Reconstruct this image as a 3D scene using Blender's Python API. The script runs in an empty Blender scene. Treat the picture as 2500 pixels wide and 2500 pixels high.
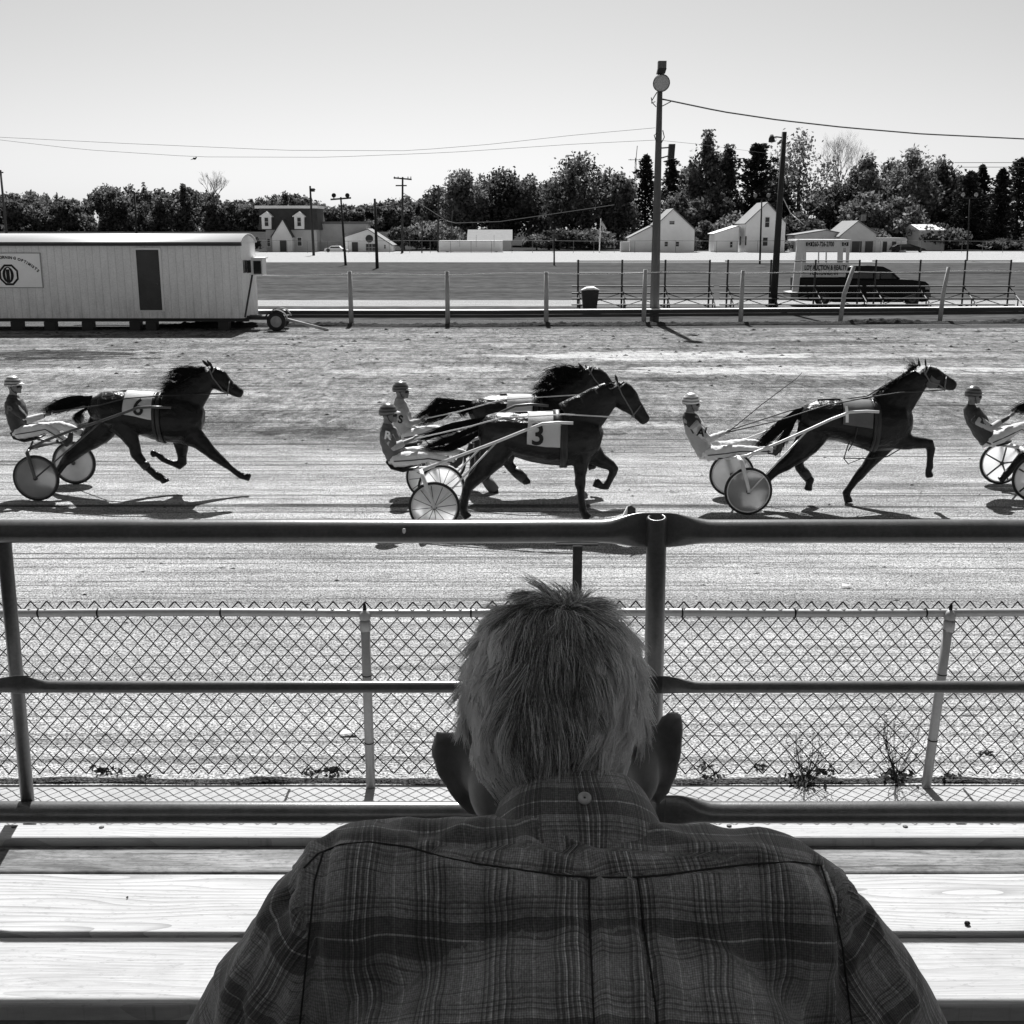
import bpy, bmesh, math, random
import numpy as np
from mathutils import Vector, Matrix, noise as mnoise
R = math.radians
PI = math.pi
scene = bpy.context.scene
COL = scene.collection

# ------------------------------------------------------------------ camera
F = 2850.0                      # focal length in pixels of the 2500 px photograph
PITCH = math.atan(690.0 / F)    # camera looks down by this
H = 4.05                        # eye height above the track
cp, sp = math.cos(PITCH), math.sin(PITCH)
cam_d = bpy.data.cameras.new('camera')
cam_d.sensor_width = 36.0
cam_d.lens = 36.0 * F / 2500.0
cam_d.clip_start = 0.05
cam_d.clip_end = 6000.0
cam = bpy.data.objects.new('camera', cam_d)
COL.objects.link(cam)
cam.location = (0, 0, H)
cam.rotation_euler = (PI / 2 - PITCH, 0, 0)
scene.camera = cam

# ------------------------------------------------------------------ light
SUN_EL, SUN_AZ = R(49), R(-2.5)       # azimuth from +Y towards +X
world = bpy.data.worlds.new('World')
scene.world = world
world.use_nodes = True
wn, wl = world.node_tree.nodes, world.node_tree.links
bg = wn['Background']
sky = wn.new('ShaderNodeTexSky')
sky.sky_type = 'NISHITA'
sky.sun_disc = False
sky.sun_elevation = SUN_EL
sky.sun_rotation = SUN_AZ
sky.dust_density = 1.0
# black and white film behind a warm filter: the blue sky records a little darker
bw = wn.new('ShaderNodeVectorMath'); bw.operation = 'DOT_PRODUCT'
wl.new(sky.outputs[0], bw.inputs[0]); bw.inputs[1].default_value = (0.55, 0.38, 0.07)
wl.new(bw.outputs['Value'], bg.inputs[0])
bg.inputs[1].default_value = 0.05
sd = bpy.data.lights.new('sun', 'SUN')
sd.energy = 5.0
sd.angle = R(0.53)
sd.color = (1, 1, 1)
sun = bpy.data.objects.new('sun', sd)
COL.objects.link(sun)
sv = Vector((math.sin(SUN_AZ) * math.cos(SUN_EL), math.cos(SUN_AZ) * math.cos(SUN_EL), math.sin(SUN_EL)))
sun.rotation_euler = sv.to_track_quat('Z', 'Y').to_euler()
sun.location = (0, 30, 40)
vs = scene.view_settings
vs.view_transform = 'Standard'
vs.look = 'None'
vs.gamma = 1.0
vs.use_curve_mapping = False
vs.exposure = 1.04
scene.display_settings.display_device = 'sRGB'

# ------------------------------------------------------------------ helpers
def ray(u, v):
    x = (u - 1250.0) / F
    y = -(v - 1250.0) / F
    return Vector((x, cp + y * sp, -sp + y * cp))
def P(u, v, Y):
    d = ray(u, v); t = Y / d.y
    return Vector((d.x * t, Y, H + d.z * t))
def G(u, v, z=0.0):
    d = ray(u, v); t = (z - H) / d.z
    return Vector((d.x * t, d.y * t, z))
def mpp(u, v, Y):                # metres per photo pixel there
    return (Y / ray(u, v).y) / F
def X_(u, v, Y): return P(u, v, Y).x
def Z_(v, Y): return P(1250, v, Y).z

class MB:
    def __init__(s): s.v = []; s.f = []; s.m = []; s.mi = 0
    def add(s, vs_, fs):
        o = len(s.v); s.v += [tuple(p) for p in vs_]
        s.f += [tuple(i + o for i in f) for f in fs]; s.m += [s.mi] * len(fs)
        return s
    def box(s, x0, x1, y0, y1, z0, z1):
        vs_ = [(x, y, z) for z in (z0, z1) for y in (y0, y1) for x in (x0, x1)]
        return s.add(vs_, [(0, 2, 3, 1), (4, 5, 7, 6), (0, 1, 5, 4), (2, 6, 7, 3), (0, 4, 6, 2), (1, 3, 7, 5)])
    def hexa(s, p):              # 8 points: 4 near then 4 far, same order
        return s.add(p, [(0, 1, 2, 3), (7, 6, 5, 4), (0, 4, 5, 1), (1, 5, 6, 2), (2, 6, 7, 3), (3, 7, 4, 0)])
    def prism(s, poly, y0, y1):  # poly: (x, z) list in an XZ plane
        n = len(poly)
        vs_ = [(x, y0, z) for x, z in poly] + [(x, y1, z) for x, z in poly]
        fs = [tuple(range(n)), tuple(range(2 * n - 1, n - 1, -1))]
        fs += [(i, i + n, (i + 1) % n + n, (i + 1) % n) for i in range(n)]
        return s.add(vs_, fs)
    def ring(s, c, t, a, b, lat, seg):
        t = Vector(t).normalized(); lat = Vector(lat)
        nrm = lat.cross(t)
        if nrm.length < 1e-6: nrm = Vector((0, 0, 1)).cross(t)
        nrm.normalize(); l2 = t.cross(nrm).normalized()
        return [Vector(c) + nrm * (a * math.cos(2 * PI * i / seg)) + l2 * (b * math.sin(2 * PI * i / seg)) for i in range(seg)]
    def loft(s, secs, seg=12, lat=(0, 1, 0), caps=True):
        # secs: list of (centre, radius in plane, radius lateral)
        rings = []
        n = len(secs)
        for i, q in enumerate(secs):
            c = Vector(q[0]); a = q[1]; b = q[2] if len(q) > 2 else a
            t = Vector(secs[min(i + 1, n - 1)][0]) - Vector(secs[max(i - 1, 0)][0])
            if t.length < 1e-7: t = Vector((0, 0, 1))
            rings.append(s.ring(c, t, a, b, lat, seg))
        vs_ = [p for r in rings for p in r]
        fs = []
        for i in range(n - 1):
            for k in range(seg):
                a0 = i * seg + k; a1 = i * seg + (k + 1) % seg
                fs.append((a0, a1, a1 + seg, a0 + seg))
        if caps:
            fs.append(tuple(range(seg - 1, -1, -1)))
            fs.append(tuple(range((n - 1) * seg, n * seg)))
        return s.add(vs_, fs)
    def tube(s, pts, r, seg=8, r2=None, lat=None):
        n = len(pts)
        pts = [Vector(p) for p in pts]
        if lat is None:
            d = (pts[-1] - pts[0])
            lat = (0, 1, 0) if abs(d.y) < 0.8 * d.length else (1, 0, 0)
        rr = [r + ((r2 if r2 is not None else r) - r) * i / max(1, n - 1) for i in range(n)]
        return s.loft([(p, q, q) for p, q in zip(pts, rr)], seg, lat)
    def ball(s, c, rx, ry=None, rz=None, seg=12, rings=8):
        ry = rx if ry is None else ry; rz = rx if rz is None else rz
        vs_ = [(c[0], c[1], c[2] + rz)]
        for i in range(1, rings):
            th = PI * i / rings
            for k in range(seg):
                ph = 2 * PI * k / seg
                vs_.append((c[0] + rx * math.sin(th) * math.cos(ph), c[1] + ry * math.sin(th) * math.sin(ph), c[2] + rz * math.cos(th)))
        vs_.append((c[0], c[1], c[2] - rz))
        fs = [(0, 1 + k, 1 + (k + 1) % seg) for k in range(seg)]
        for i in range(rings - 2):
            for k in range(seg):
                a = 1 + i * seg + k; b = 1 + i * seg + (k + 1) % seg
                fs.append((a, a + seg, b + seg, b))
        l = len(vs_) - 1; o = 1 + (rings - 2) * seg
        fs += [(l, o + (k + 1) % seg, o + k) for k in range(seg)]
        return s.add(vs_, fs)
    def lathe(s, c, axis, prof, seg=32):   # prof: (r, h) along axis from c
        ax = Vector(axis).normalized()
        u = ax.orthogonal().normalized(); w = ax.cross(u)
        c = Vector(c); n = len(prof)
        vs_ = [c + ax * h + (u * math.cos(2 * PI * k / seg) + w * math.sin(2 * PI * k / seg)) * r for r, h in prof for k in range(seg)]
        fs = [(i * seg + k, i * seg + (k + 1) % seg, (i + 1) * seg + (k + 1) % seg, (i + 1) * seg + k) for i in range(n - 1) for k in range(seg)]
        return s.add(vs_, fs)
    def mesh(s, name, smooth=False):
        me = bpy.data.meshes.new(name)
        me.from_pydata(s.v, [], s.f)
        if any(s.m): me.polygons.foreach_set('material_index', s.m)
        if smooth: me.polygons.foreach_set('use_smooth', [True] * len(me.polygons))
        me.update()
        return me
    def build(s, name, mat, parent=None, smooth=False, fixn=True):
        me = s.mesh(name, smooth)
        if fixn:
            bm = bmesh.new(); bm.from_mesh(me)
            bmesh.ops.recalc_face_normals(bm, faces=bm.faces)
            bm.to_mesh(me); bm.free()
        return link(name, me, mat, parent)

def link(name, me, mat, parent=None):
    o = bpy.data.objects.new(name, me)
    if mat is not None:
        for m in (mat if isinstance(mat, (list, tuple)) else [mat]): me.materials.append(m)
    COL.objects.link(o)
    if parent is not None: adopt(o, parent)
    return o
def adopt(o, parent):
    o.parent = parent
    off = parent.location if parent.parent is None else Vector((0, 0, 0))
    o.matrix_parent_inverse = Matrix.Translation(-off)
def tag(o, label=None, cat=None, group=None, kind=None):
    if label: o['label'] = label
    if cat: o['category'] = cat
    if group: o['group'] = group
    if kind: o['kind'] = kind
    return o
def thing(name, loc, label, cat, group=None):
    o = bpy.data.objects.new(name, None); COL.objects.link(o)
    o.location = loc; o.empty_display_size = 0.2
    return tag(o, label, cat, group)
def copy_tree(o, parent=None, delta=None, first=True):
    c = o.copy(); COL.objects.link(c)
    if parent is not None:
        c.parent = parent; c.matrix_parent_inverse = o.matrix_parent_inverse.copy()
    if first and delta is not None: c.location = o.location + Vector(delta)
    for ch in list(o.children): copy_tree(ch, c, None, False)
    return c

FT = [0.0, 0.0]
SCR = bpy.data.scenes.new('scratch')
def evaluated_mesh(o):
    SCR.collection.objects.link(o)
    vl = SCR.view_layers[0]
    with bpy.context.temp_override(scene=SCR, view_layer=vl):
        dg = bpy.context.evaluated_depsgraph_get(); dg.update()
        out = bpy.data.meshes.new_from_object(o.evaluated_get(dg), depsgraph=dg)
    bpy.data.objects.remove(o)
    return out
def fuse(mb, voxel, smooth=4, fac=0.5, name='m', dec=None):
    """one continuous skin over overlapping pieces"""
    me = mb.mesh(name)
    bm = bmesh.new(); bm.from_mesh(me); bmesh.ops.recalc_face_normals(bm, faces=bm.faces); bm.to_mesh(me); bm.free()
    o = bpy.data.objects.new('tmp', me)
    m = o.modifiers.new('r', 'REMESH'); m.mode = 'VOXEL'; m.voxel_size = voxel; m.use_smooth_shade = True
    if smooth:
        k = o.modifiers.new('s', 'SMOOTH'); k.iterations = smooth; k.factor = fac
    out = evaluated_mesh(o); bpy.data.meshes.remove(me)
    out.name = name; out.materials.clear()
    out.polygons.foreach_set('use_smooth', [True] * len(out.polygons))
    return out

def displace(me, fn):
    """move every vertex along its normal by fn(co)"""
    n = len(me.vertices); co = np.empty(n * 3, np.float32); me.vertices.foreach_get('co', co)
    no = np.empty(n * 3, np.float32); me.vertex_normals.foreach_get('vector', no)
    co = co.reshape(-1, 3); no = no.reshape(-1, 3)
    d = np.array([fn(c) for c in co], np.float32)
    me.vertices.foreach_set('co', (co + no * d[:, None]).ravel()); me.update()
def text_mesh(body, size, extrude=0.002, align='CENTER', bold=0.0, space=1.0):
    """flat lettering in the XZ plane, facing -Y, centred on the origin"""
    cu = bpy.data.curves.new('t', 'FONT')
    cu.body = body; cu.size = size; cu.extrude = extrude; cu.align_x = align; cu.align_y = 'CENTER'
    cu.offset = bold; cu.space_character = space; cu.resolution_u = 3
    me = evaluated_mesh(bpy.data.objects.new('t', cu)); bpy.data.curves.remove(cu)
    me.transform(Matrix.Rotation(PI / 2, 4, 'X'))
    me.materials.clear()
    return me
def text(name, body, size, loc, mat, parent, rot=0.0, width=None, **k):
    me = text_mesh(body, size, **k)
    if width:
        xs_ = [v.co.x for v in me.vertices]; f_ = width / (max(xs_) - min(xs_))
        me.transform(Matrix.Scale(f_, 4, (1, 0, 0)))
    me.transform(Matrix.Translation(loc) @ Matrix.Rotation(rot, 4, 'Y'))
    return link(name, me, mat, parent)

# ------------------------------------------------------------------ materials
MATS = {}
class NT:
    def __init__(s, name, rough=0.8):
        s.m = bpy.data.materials.new(name); s.m.use_nodes = True
        s.n = s.m.node_tree.nodes; s.l = s.m.node_tree.links
        s.b = s.n['Principled BSDF']; s.b.inputs['Roughness'].default_value = rough
        s.out = s.n['Material Output']
        MATS[name] = s.m
    def new(s, t, **k):
        n = s.n.new(t)
        for a, b in k.items(): setattr(n, a, b)
        return n
    def coord(s, scale=(1, 1, 1), kind='Object', rot=(0, 0, 0), loc=(0, 0, 0)):
        tc = s.new('ShaderNodeTexCoord'); mp = s.new('ShaderNodeMapping')
        mp.inputs['Scale'].default_value = scale; mp.inputs['Rotation'].default_value = rot; mp.inputs['Location'].default_value = loc
        s.l.new(tc.outputs[kind], mp.inputs[0]); return mp.outputs[0]
    def noise(s, vec, scale, detail=4, rough=0.5, dist=0.0):
        n = s.new('ShaderNodeTexNoise'); n.inputs['Scale'].default_value = scale
        n.inputs['Detail'].default_value = detail; n.inputs['Roughness'].default_value = rough
        n.inputs['Distortion'].default_value = dist
        if vec is not None: s.l.new(vec, n.inputs['Vector'])
        return n.outputs[0]
    def rng(s, x, a, b, c, d, smooth=False):
        n = s.new('ShaderNodeMapRange'); n.interpolation_type = 'SMOOTHSTEP' if smooth else 'LINEAR'
        s.l.new(x, n.inputs[0])
        for i, q in enumerate((a, b, c, d)): n.inputs[i + 1].default_value = q
        return n.outputs[0]
    def math(s, op, a, b=None, c=None):
        n = s.new('ShaderNodeMath', operation=op)
        for i, q in enumerate((a, b, c)):
            if q is None: continue
            if isinstance(q, (int, float)): n.inputs[i].default_value = q
            else: s.l.new(q, n.inputs[i])
        return n.outputs[0]
    def ramp(s, x, stops, interp='LINEAR'):
        n = s.new('ShaderNodeValToRGB'); s.l.new(x, n.inputs[0]); cr = n.color_ramp; cr.interpolation = interp
        while len(cr.elements) < len(stops): cr.elements.new(1.0)
        for e, (p, c) in zip(cr.elements, stops):
            e.position = p; e.color = (c, c, c, 1)
        return n.outputs[0]
    def color(s, x): s.l.new(x, s.b.inputs['Base Color'])
    def bump(s, h, strength=0.3, dist=0.01):
        n = s.new('ShaderNodeBump'); n.inputs['Strength'].default_value = strength; n.inputs['Distance'].default_value = dist
        s.l.new(h, n.inputs['Height']); s.l.new(n.outputs[0], s.b.inputs['Normal']); return n
def plain(name, val, rough=0.7, var=0.25, scale=6.0, metal=0.0, bump=0.0, stretch=(1, 1, 1), trans=0.0, bscale=None):
    t = NT(name, rough)
    c = t.coord(stretch)
    n1 = t.noise(c, scale, 5, 0.6)
    n2 = t.noise(c, scale * 7.3, 3, 0.6)
    mix = t.math('ADD', t.math('MULTIPLY', n1, 0.65), t.math('MULTIPLY', n2, 0.35))
    t.color(t.rng(mix, 0.3, 0.7, val * (1 - var), val * (1 + var)))
    t.b.inputs['Metallic'].default_value = metal
    if bump: t.bump(t.noise(c, bscale or scale * 5, 4), bump, 0.01)
    return t.m
# ------------------------------------------------------------------ setting materials
def dirt_mat(name, base, streak=1.0, grain=1.0, patches=True):
    t = NT(name, 0.95); t.b.inputs['Specular IOR Level'].default_value = 0.0
    c1 = t.coord((0.16, 0.75, 1)); c2 = t.coord((0.8, 3.0, 1)); c3 = t.coord((1, 1.25, 1))
    big = t.noise(c1, 1.0, 7, 0.68, 1.0)
    mid = t.noise(c2, 1.6, 6, 0.72, 0.8)
    sm = t.noise(c3, 14, 4, 0.7)
    gr = t.noise(c3, 48, 2, 0.8)
    if patches:
        sx_ = t.new('ShaderNodeSeparateXYZ'); t.l.new(t.coord(), sx_.inputs[0])
        nearw = t.rng(sx_.outputs[1], 9, 17, 0.35, 1.0)
        big = t.math('ADD', 0.5, t.math('MULTIPLY', t.math('SUBTRACT', big, 0.5), nearw))
        mid = t.math('ADD', 0.5, t.math('MULTIPLY', t.math('SUBTRACT', mid, 0.5), nearw))
    v = t.rng(big, 0.34, 0.68, base * (1 - 0.34 * streak), base * (1 + 0.42 * streak))
    m2 = t.rng(mid, 0.36, 0.66, 1 - 0.24 * streak, 1 + 0.22 * streak)
    m3 = t.rng(sm, 0.35, 0.66, 1 - 0.22 * grain, 1 + 0.2 * grain)
    m4 = t.rng(gr, 0.36, 0.64, 1 - 0.88 * grain, 1 + 0.8 * grain)
    v = t.math('MULTIPLY', t.math('MULTIPLY', v, m2), t.math('MULTIPLY', m3, m4))
    if patches:
        pos = t.coord(); sp_ = t.new('ShaderNodeSeparateXYZ'); t.l.new(pos, sp_.inputs[0]); PX, PY = sp_.outputs[0], sp_.outputs[1]
        edge = t.noise(t.coord((.5, .9, 1)), 1.0, 8, .72, .8)
        # the raced lane near the stand is paler and finer than the rough infield side
        lane = t.rng(t.math('ADD', PY, t.math('MULTIPLY', edge, 2.0)), 22.2, 23.4, 1.16, .86)
        v = t.math('MULTIPLY', v, lane)
        farm = t.rng(PY, 21, 25, 0, 1)
        # coarse trodden ground
        tr1 = t.noise(t.coord((1.6, .75, 1)), 1.0, 7, .78, .5); tr2 = t.noise(t.coord((6, 2.6, 1)), 1.0, 4, .75)
        v = t.math('MULTIPLY', v, t.math('ADD', 1.0, t.math('MULTIPLY', farm, t.rng(tr1, .38, .62, -.38, .34))))
        v = t.math('MULTIPLY', v, t.math('ADD', 1.0, t.math('MULTIPLY', farm, t.rng(tr2, .36, .64, -.42, .30))))
        def patch(u, vv, ru_px, rv, gain, soft=.9):
            nonlocal v
            g = G(u, vv); rx = ru_px * mpp(u, vv, g.y); ry = abs(G(u, vv - rv).y - g.y)
            dx_ = t.math('DIVIDE', t.math('SUBTRACT', PX, g.x), rx); dy_ = t.math('DIVIDE', t.math('SUBTRACT', PY, g.y), ry)
            d = t.math('ADD', t.math('MULTIPLY', dx_, dx_), t.math('MULTIPLY', dy_, dy_))
            d = t.math('ADD', d, t.rng(edge, .35, .65, 1.0, -1.0))
            v = t.math('MULTIPLY', v, t.rng(d, soft, soft + .15, gain, 1.0))
        for a_ in ((170, 866, 210, 13, .32), (1600, 868, 330, 10, 2.6), (2050, 905, 480, 11, 2.4), (2150, 868, 300, 6, 1.5), (1020, 905, 230, 9, 1.7), (150, 905, 260, 8, 1.5), (700, 850, 200, 6, 1.35), (1950, 838, 260, 5, .6), (420, 1045, 380, 22, .62), (1050, 1060, 420, 14, .6), (2050, 935, 400, 10, .62), (1500, 925, 260, 6, .6), (2200, 990, 330, 14, .8), (400, 960, 260, 12, 1.35), (1500, 1035, 200, 8, 1.4), (60, 1000, 200, 12, .7)): patch(*a_)
        v = t.math('MINIMUM', v, .55)
        # wheel ruts and harrow lines, slightly askew to one another
        for sc2, ro, lo_, hi_, dk in (((0.05, 4.2, 1), .015, .34, .43, .45), ((0.07, 6.5, 1), -.03, .33, .41, .5), ((0.10, 9.0, 1), .004, .33, .40, .62)):
            ru = t.noise(t.coord(sc2, rot=(0, 0, ro), loc=(0, 1.3 + ro * 90, 0)), 1.0, 8, .66, .5)
            rr_ = t.math('SUBTRACT', 1.0, t.math('MULTIPLY', t.rng(PY, 10, 17, .35, 1.0), t.math('SUBTRACT', 1.0, t.rng(ru, lo_ + .02, hi_ + .015, dk - .12, 1.0))))
            v = t.math('MULTIPLY', v, rr_)
        # darker band before the fence
        band = t.math('ABSOLUTE', t.math('SUBTRACT', t.math('ADD', PY, t.math('MULTIPLY', edge, .5)), 12.75))
        v = t.math('MULTIPLY', v, t.rng(band, .12, .5, .72, 1.0))
        # dark clods
        vo = t.new('ShaderNodeTexVoronoi'); vo.inputs['Scale'].default_value = 2.3; t.l.new(t.coord((0.7, 1.1, 1)), vo.inputs['Vector'])
        clod = t.rng(vo.outputs['Distance'], 0.05, 0.12, 0.35, 1.0)
        pick = t.rng(t.noise(t.coord(), 0.8, 3), 0.5, 0.56, 0, 1)
        v = t.math('MULTIPLY', v, t.math('SUBTRACT', 1.0, t.math('MULTIPLY', pick, t.math('SUBTRACT', 1.0, clod))))
    t.color(v)
    h = t.math('ADD', t.math('MULTIPLY', gr, 0.8), t.math('ADD', sm, t.math('MULTIPLY', mid, 2.0)))
    if patches: h = t.math('ADD', h, t.math('ADD', t.math('MULTIPLY', t.math('MULTIPLY', tr2, 7.0), farm), t.math('MULTIPLY', t.rng(ru, .3, .45, 0, 1), 2.0)))
    t.bump(h, 0.75, 0.03)
    return t.m
M_TRACK = dirt_mat('track_dirt', 0.26)
M_SHOULDER = dirt_mat('shoulder_dirt', 0.085, 0.7, 0.9, False)
M_GRAVEL = dirt_mat('gravel', 0.27, 0.25, 0.6, False)
M_FARTRACK = dirt_mat('far_track_dirt', 0.30, 0.12, 0.25, False)
def grass_mat(name, base):
    t = NT(name, 0.95); t.b.inputs['Specular IOR Level'].default_value = 0.0
    a = t.noise(t.coord((0.05, 0.30, 1)), 1.0, 6, 0.6)
    b = t.noise(t.coord((0.5, 1.0, 1)), 1.5, 5, 0.7)
    v = t.math('MULTIPLY', t.rng(a, 0.35, 0.68, base * 0.75, base * 1.3), t.rng(b, 0.35, 0.65, 0.55, 1.45))
    t.color(v); t.bump(t.noise(t.coord(), 6, 4), 0.6, 0.05)
    return t.m
M_GRASS = grass_mat('infield_grass', 0.060)
M_FIELD = grass_mat('far_field', 0.035)
def concrete_mat():
    t = NT('sidewalk_concrete', 0.9); t.b.inputs['Specular IOR Level'].default_value = 0.1
    a = t.noise(t.coord(), 1.2, 6, 0.6); b = t.noise(t.coord(), 40, 4, 0.7)
    t.color(t.math('MULTIPLY', t.rng(a, 0.3, 0.7, 0.27, 0.34), t.rng(b, 0.3, 0.7, 0.85, 1.12)))
    t.bump(b, 0.3, 0.004); return t.m
M_CONC = concrete_mat()

def terrain(Y):
    q = min(1.0, max(0.0, (Y - 262) / 170.0))
    return 3.3 * q * q * (3 - 2 * q)

def sheet(name, x0, x1, y0, y1, z, mat, wob0=0, wob1=0, nx=60, ny=1, label=None):
    """flat strip; its near and far edges can wander a little"""
    mb = MB(); vs_ = []; fs = []
    for j in range(ny + 1):
        f = j / ny
        for i in range(nx + 1):
            x = x0 + (x1 - x0) * i / nx
            w = (1 - f) * wob0 * (mnoise.noise((x * 0.35, y0, 3.1)) + 0.5 * mnoise.noise((x * 1.7, y0, 9.1))) + f * wob1 * (mnoise.noise((x * 0.12, y1, 5.3)) + 0.6 * mnoise.noise((x * 0.9, y1, 1.3)))
            vs_.append((x, y0 + (y1 - y0) * f + w, z))
    for j in range(ny):
        for i in range(nx):
            a = j * (nx + 1) + i
            fs.append((a, a + 1, a + nx + 2, a + nx + 1))
    mb.add(vs_, fs)
    return tag(mb.build(name, mat, smooth=True, fixn=False), label, kind='structure')

# main ground: one sheet to the horizon, rising gently behind the houses
mb = MB(); ys = [-60, -20, 0, 20, 60, 120, 200, 240, 262] + [262 + 17 * i for i in range(1, 12)] + [600, 1000, 2500, 5500]
vs_ = []
for y in ys:
    for x in (-4500, -900, -300, 0, 300, 900, 4500): vs_.append((x, y, terrain(y) - (0.0)))
fs = [(j * 7 + i, j * 7 + i + 1, j * 7 + i + 8, j * 7 + i + 7) for j in range(len(ys) - 1) for i in range(6)]
mb.add(vs_, fs)
tag(mb.build('ground', M_FIELD, smooth=True, fixn=False), 'open grassy ground of the fairground running to the horizon', kind='structure')
sheet('race_track', -90, 90, 8.02, 50.0, 0.004, M_TRACK, 0, 0.25, 360, label='pale sandy race track surface with harrow marks')
sheet('track_shoulder', -90, 90, 49.6, 54.2, 0.008, M_SHOULDER, 0.35, 0.1, 360, label='darker dirt shoulder under the infield rail')
sheet('infield_grass', -260, 260, 54.0, 152, 0.004, M_GRASS, 0.1, 0.6, 300, label='mown infield grass')
sheet('gravel_lane', -120, 120, 64.0, 69.6, 0.008, M_GRAVEL, 0.3, 0.3, 300, label='bright gravel lane inside the infield rail')
sheet('far_track', -400, 400, 151, 226, 0.008, M_FARTRACK, 0.8, 0.5, 200, label='white far straight of the race track')
sheet('concrete_walk', -14, 14, 3.0, 7.98, 0.012, M_CONC, 0, 0.03, 200, label='bright concrete walk in front of the grandstand')
# walk joints: real shallow dark gaps
mb = MB()
for x in (-6.6, -4.15, -1.65, 0.9, 3.35, 5.9): mb.box(x - 0.008, x + 0.008, 3.0, 7.93, 0.0125, 0.0165)
tag(mb.build('walk_joints', plain('joint', 0.02, 0.95)), 'dark joints across the concrete walk', kind='structure')

# low ridge of churned earth along the rail, its camera side in its own shade
def ridge(name, y0fn, x0, x1, hfn, wfn, mat, z=0.0, nx=700, ny=9, label=None):
    vs_ = []; fs = []
    for i in range(nx + 1):
        x = x0 + (x1 - x0) * i / nx
        yc = y0fn(x); h = hfn(x); w = wfn(x)
        for j in range(ny + 1):
            q = -1 + 2 * j / ny
            n = mnoise.noise((x * 3.1, q * 2.0, 4)) * 0.4 + mnoise.noise((x * 8.0, q * 4.0, 8)) * 0.25
            zz = max(0, h * (1 - q * q) * (1 + n * 1.2))
            vs_.append((x, yc + q * w + 0.12 * w * n, z + zz - (0.02 if j in (0, ny) else 0)))
    for i in range(nx):
        for j in range(ny):
            a = i * (ny + 1) + j
            fs.append((a, a + ny + 1, a + ny + 2, a + 1))
    mb = MB(); mb.add(vs_, fs)
    return tag(mb.build(name, mat, fixn=False), label, kind='structure')
M_CLOD = dirt_mat('churned_earth', 0.05, 0.5, 1.0, False)
ridge('earth_ridge', lambda x: 50.6 + 0.2 * mnoise.noise((x * 0.2, 0, 0)) + max(0, x - 2) * 0.09, -16, 34,
      lambda x: 0.10 + 0.16 * max(0, mnoise.noise((x * 0.28, 7, 0)) + 0.25), lambda x: 0.34 + 0.28 * max(0, mnoise.noise((x * 0.33, 2, 0)) + .2), M_CLOD,
      label='low ridge of churned dark earth along the foot of the infield rail')
ridge('verge_ridge', lambda x: 8.08 + 0.03 * mnoise.noise((x * 1.1, 0, 0)), -8, 8,
      lambda x: 0.012 + 0.03 * max(0, mnoise.noise((x * 1.9, 7, 0))), lambda x: 0.05 + 0.04 * max(0, mnoise.noise((x * 2.3, 2, 0))), M_CLOD, 0.004,
      label='crumbly dark edge of earth along the concrete walk')

# loose clods on the track (nobody could count them)
rng = random.Random(5); mb = MB()
for k in range(2600):
    y = 9 + 41 * rng.random() ** 0.6; x = (rng.random() - 0.5) * (y * 0.98)
    s_ = 0.004 + 0.016 * rng.random() ** 4 * (1 + max(0, y - 20) / 8)
    if 15.3 < y < 19 and s_ > 0.02: s_ *= 0.5
    c = Vector((x, y, 0.004 + s_ * 0.3)); n = 6
    vs_ = [c + Vector((math.cos(2 * PI * i / n) * s_ * (0.8 + rng.random()) * 1.5, math.sin(2 * PI * i / n) * s_ * (0.7 + 0.6 * rng.random()), -s_ * 0.3)) for i in range(n)]
    vs_ += [c + Vector((s_ * 0.3 * rng.random(), s_ * 0.3 * rng.random(), s_ * (0.3 + 0.5 * rng.random())))]
    mb.add(vs_, [(i, (i + 1) % n, n) for i in range(n)])
tag(mb.build('loose_clods', plain('clod', 0.035, 0.95, 0.5), fixn=True), 'small dark clods of earth scattered over the track', kind='stuff')

# ------------------------------------------------------------------ trees
def leaf_mat(name, lo, hi, tr=0.25):
    t = NT(name, 0.75); t.b.inputs['Specular IOR Level'].default_value = 0.1
    g = t.new('ShaderNodeNewGeometry')
    n = t.noise(t.coord(), 0.35, 3)
    oi = t.new('ShaderNodeObjectInfo')
    v = t.math('MULTIPLY', t.rng(g.outputs['Random Per Island'], 0, 1, lo, hi), t.rng(n, 0.35, 0.65, 0.55, 1.5))
    v = t.math('MULTIPLY', v, t.rng(oi.outputs['Random'], 0, 1, .6, 1.4))
    t.color(v)
    tl = t.new('ShaderNodeBsdfTranslucent'); t.l.new(v, tl.inputs[0])
    mx = t.new('ShaderNodeMixShader'); mx.inputs[0].default_value = tr
    t.l.new(t.b.outputs[0], mx.inputs[1]); t.l.new(tl.outputs[0], mx.inputs[2]); t.l.new(mx.outputs[0], t.out.inputs[0])
    return t.m
M_LEAF = leaf_mat('broad_leaves', 0.03, 0.21, 0.35)
M_LEAF_L = leaf_mat('pale_leaves', 0.05, 0.24, 0.4)
M_NEEDLE = leaf_mat('needles', 0.012, 0.075, 0.15)
M_BARK = plain('bark', 0.06, 0.9, 0.4, 3)
M_BAREBARK = plain('pale_bark', 0.14, 0.9, 0.3, 3)

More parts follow.
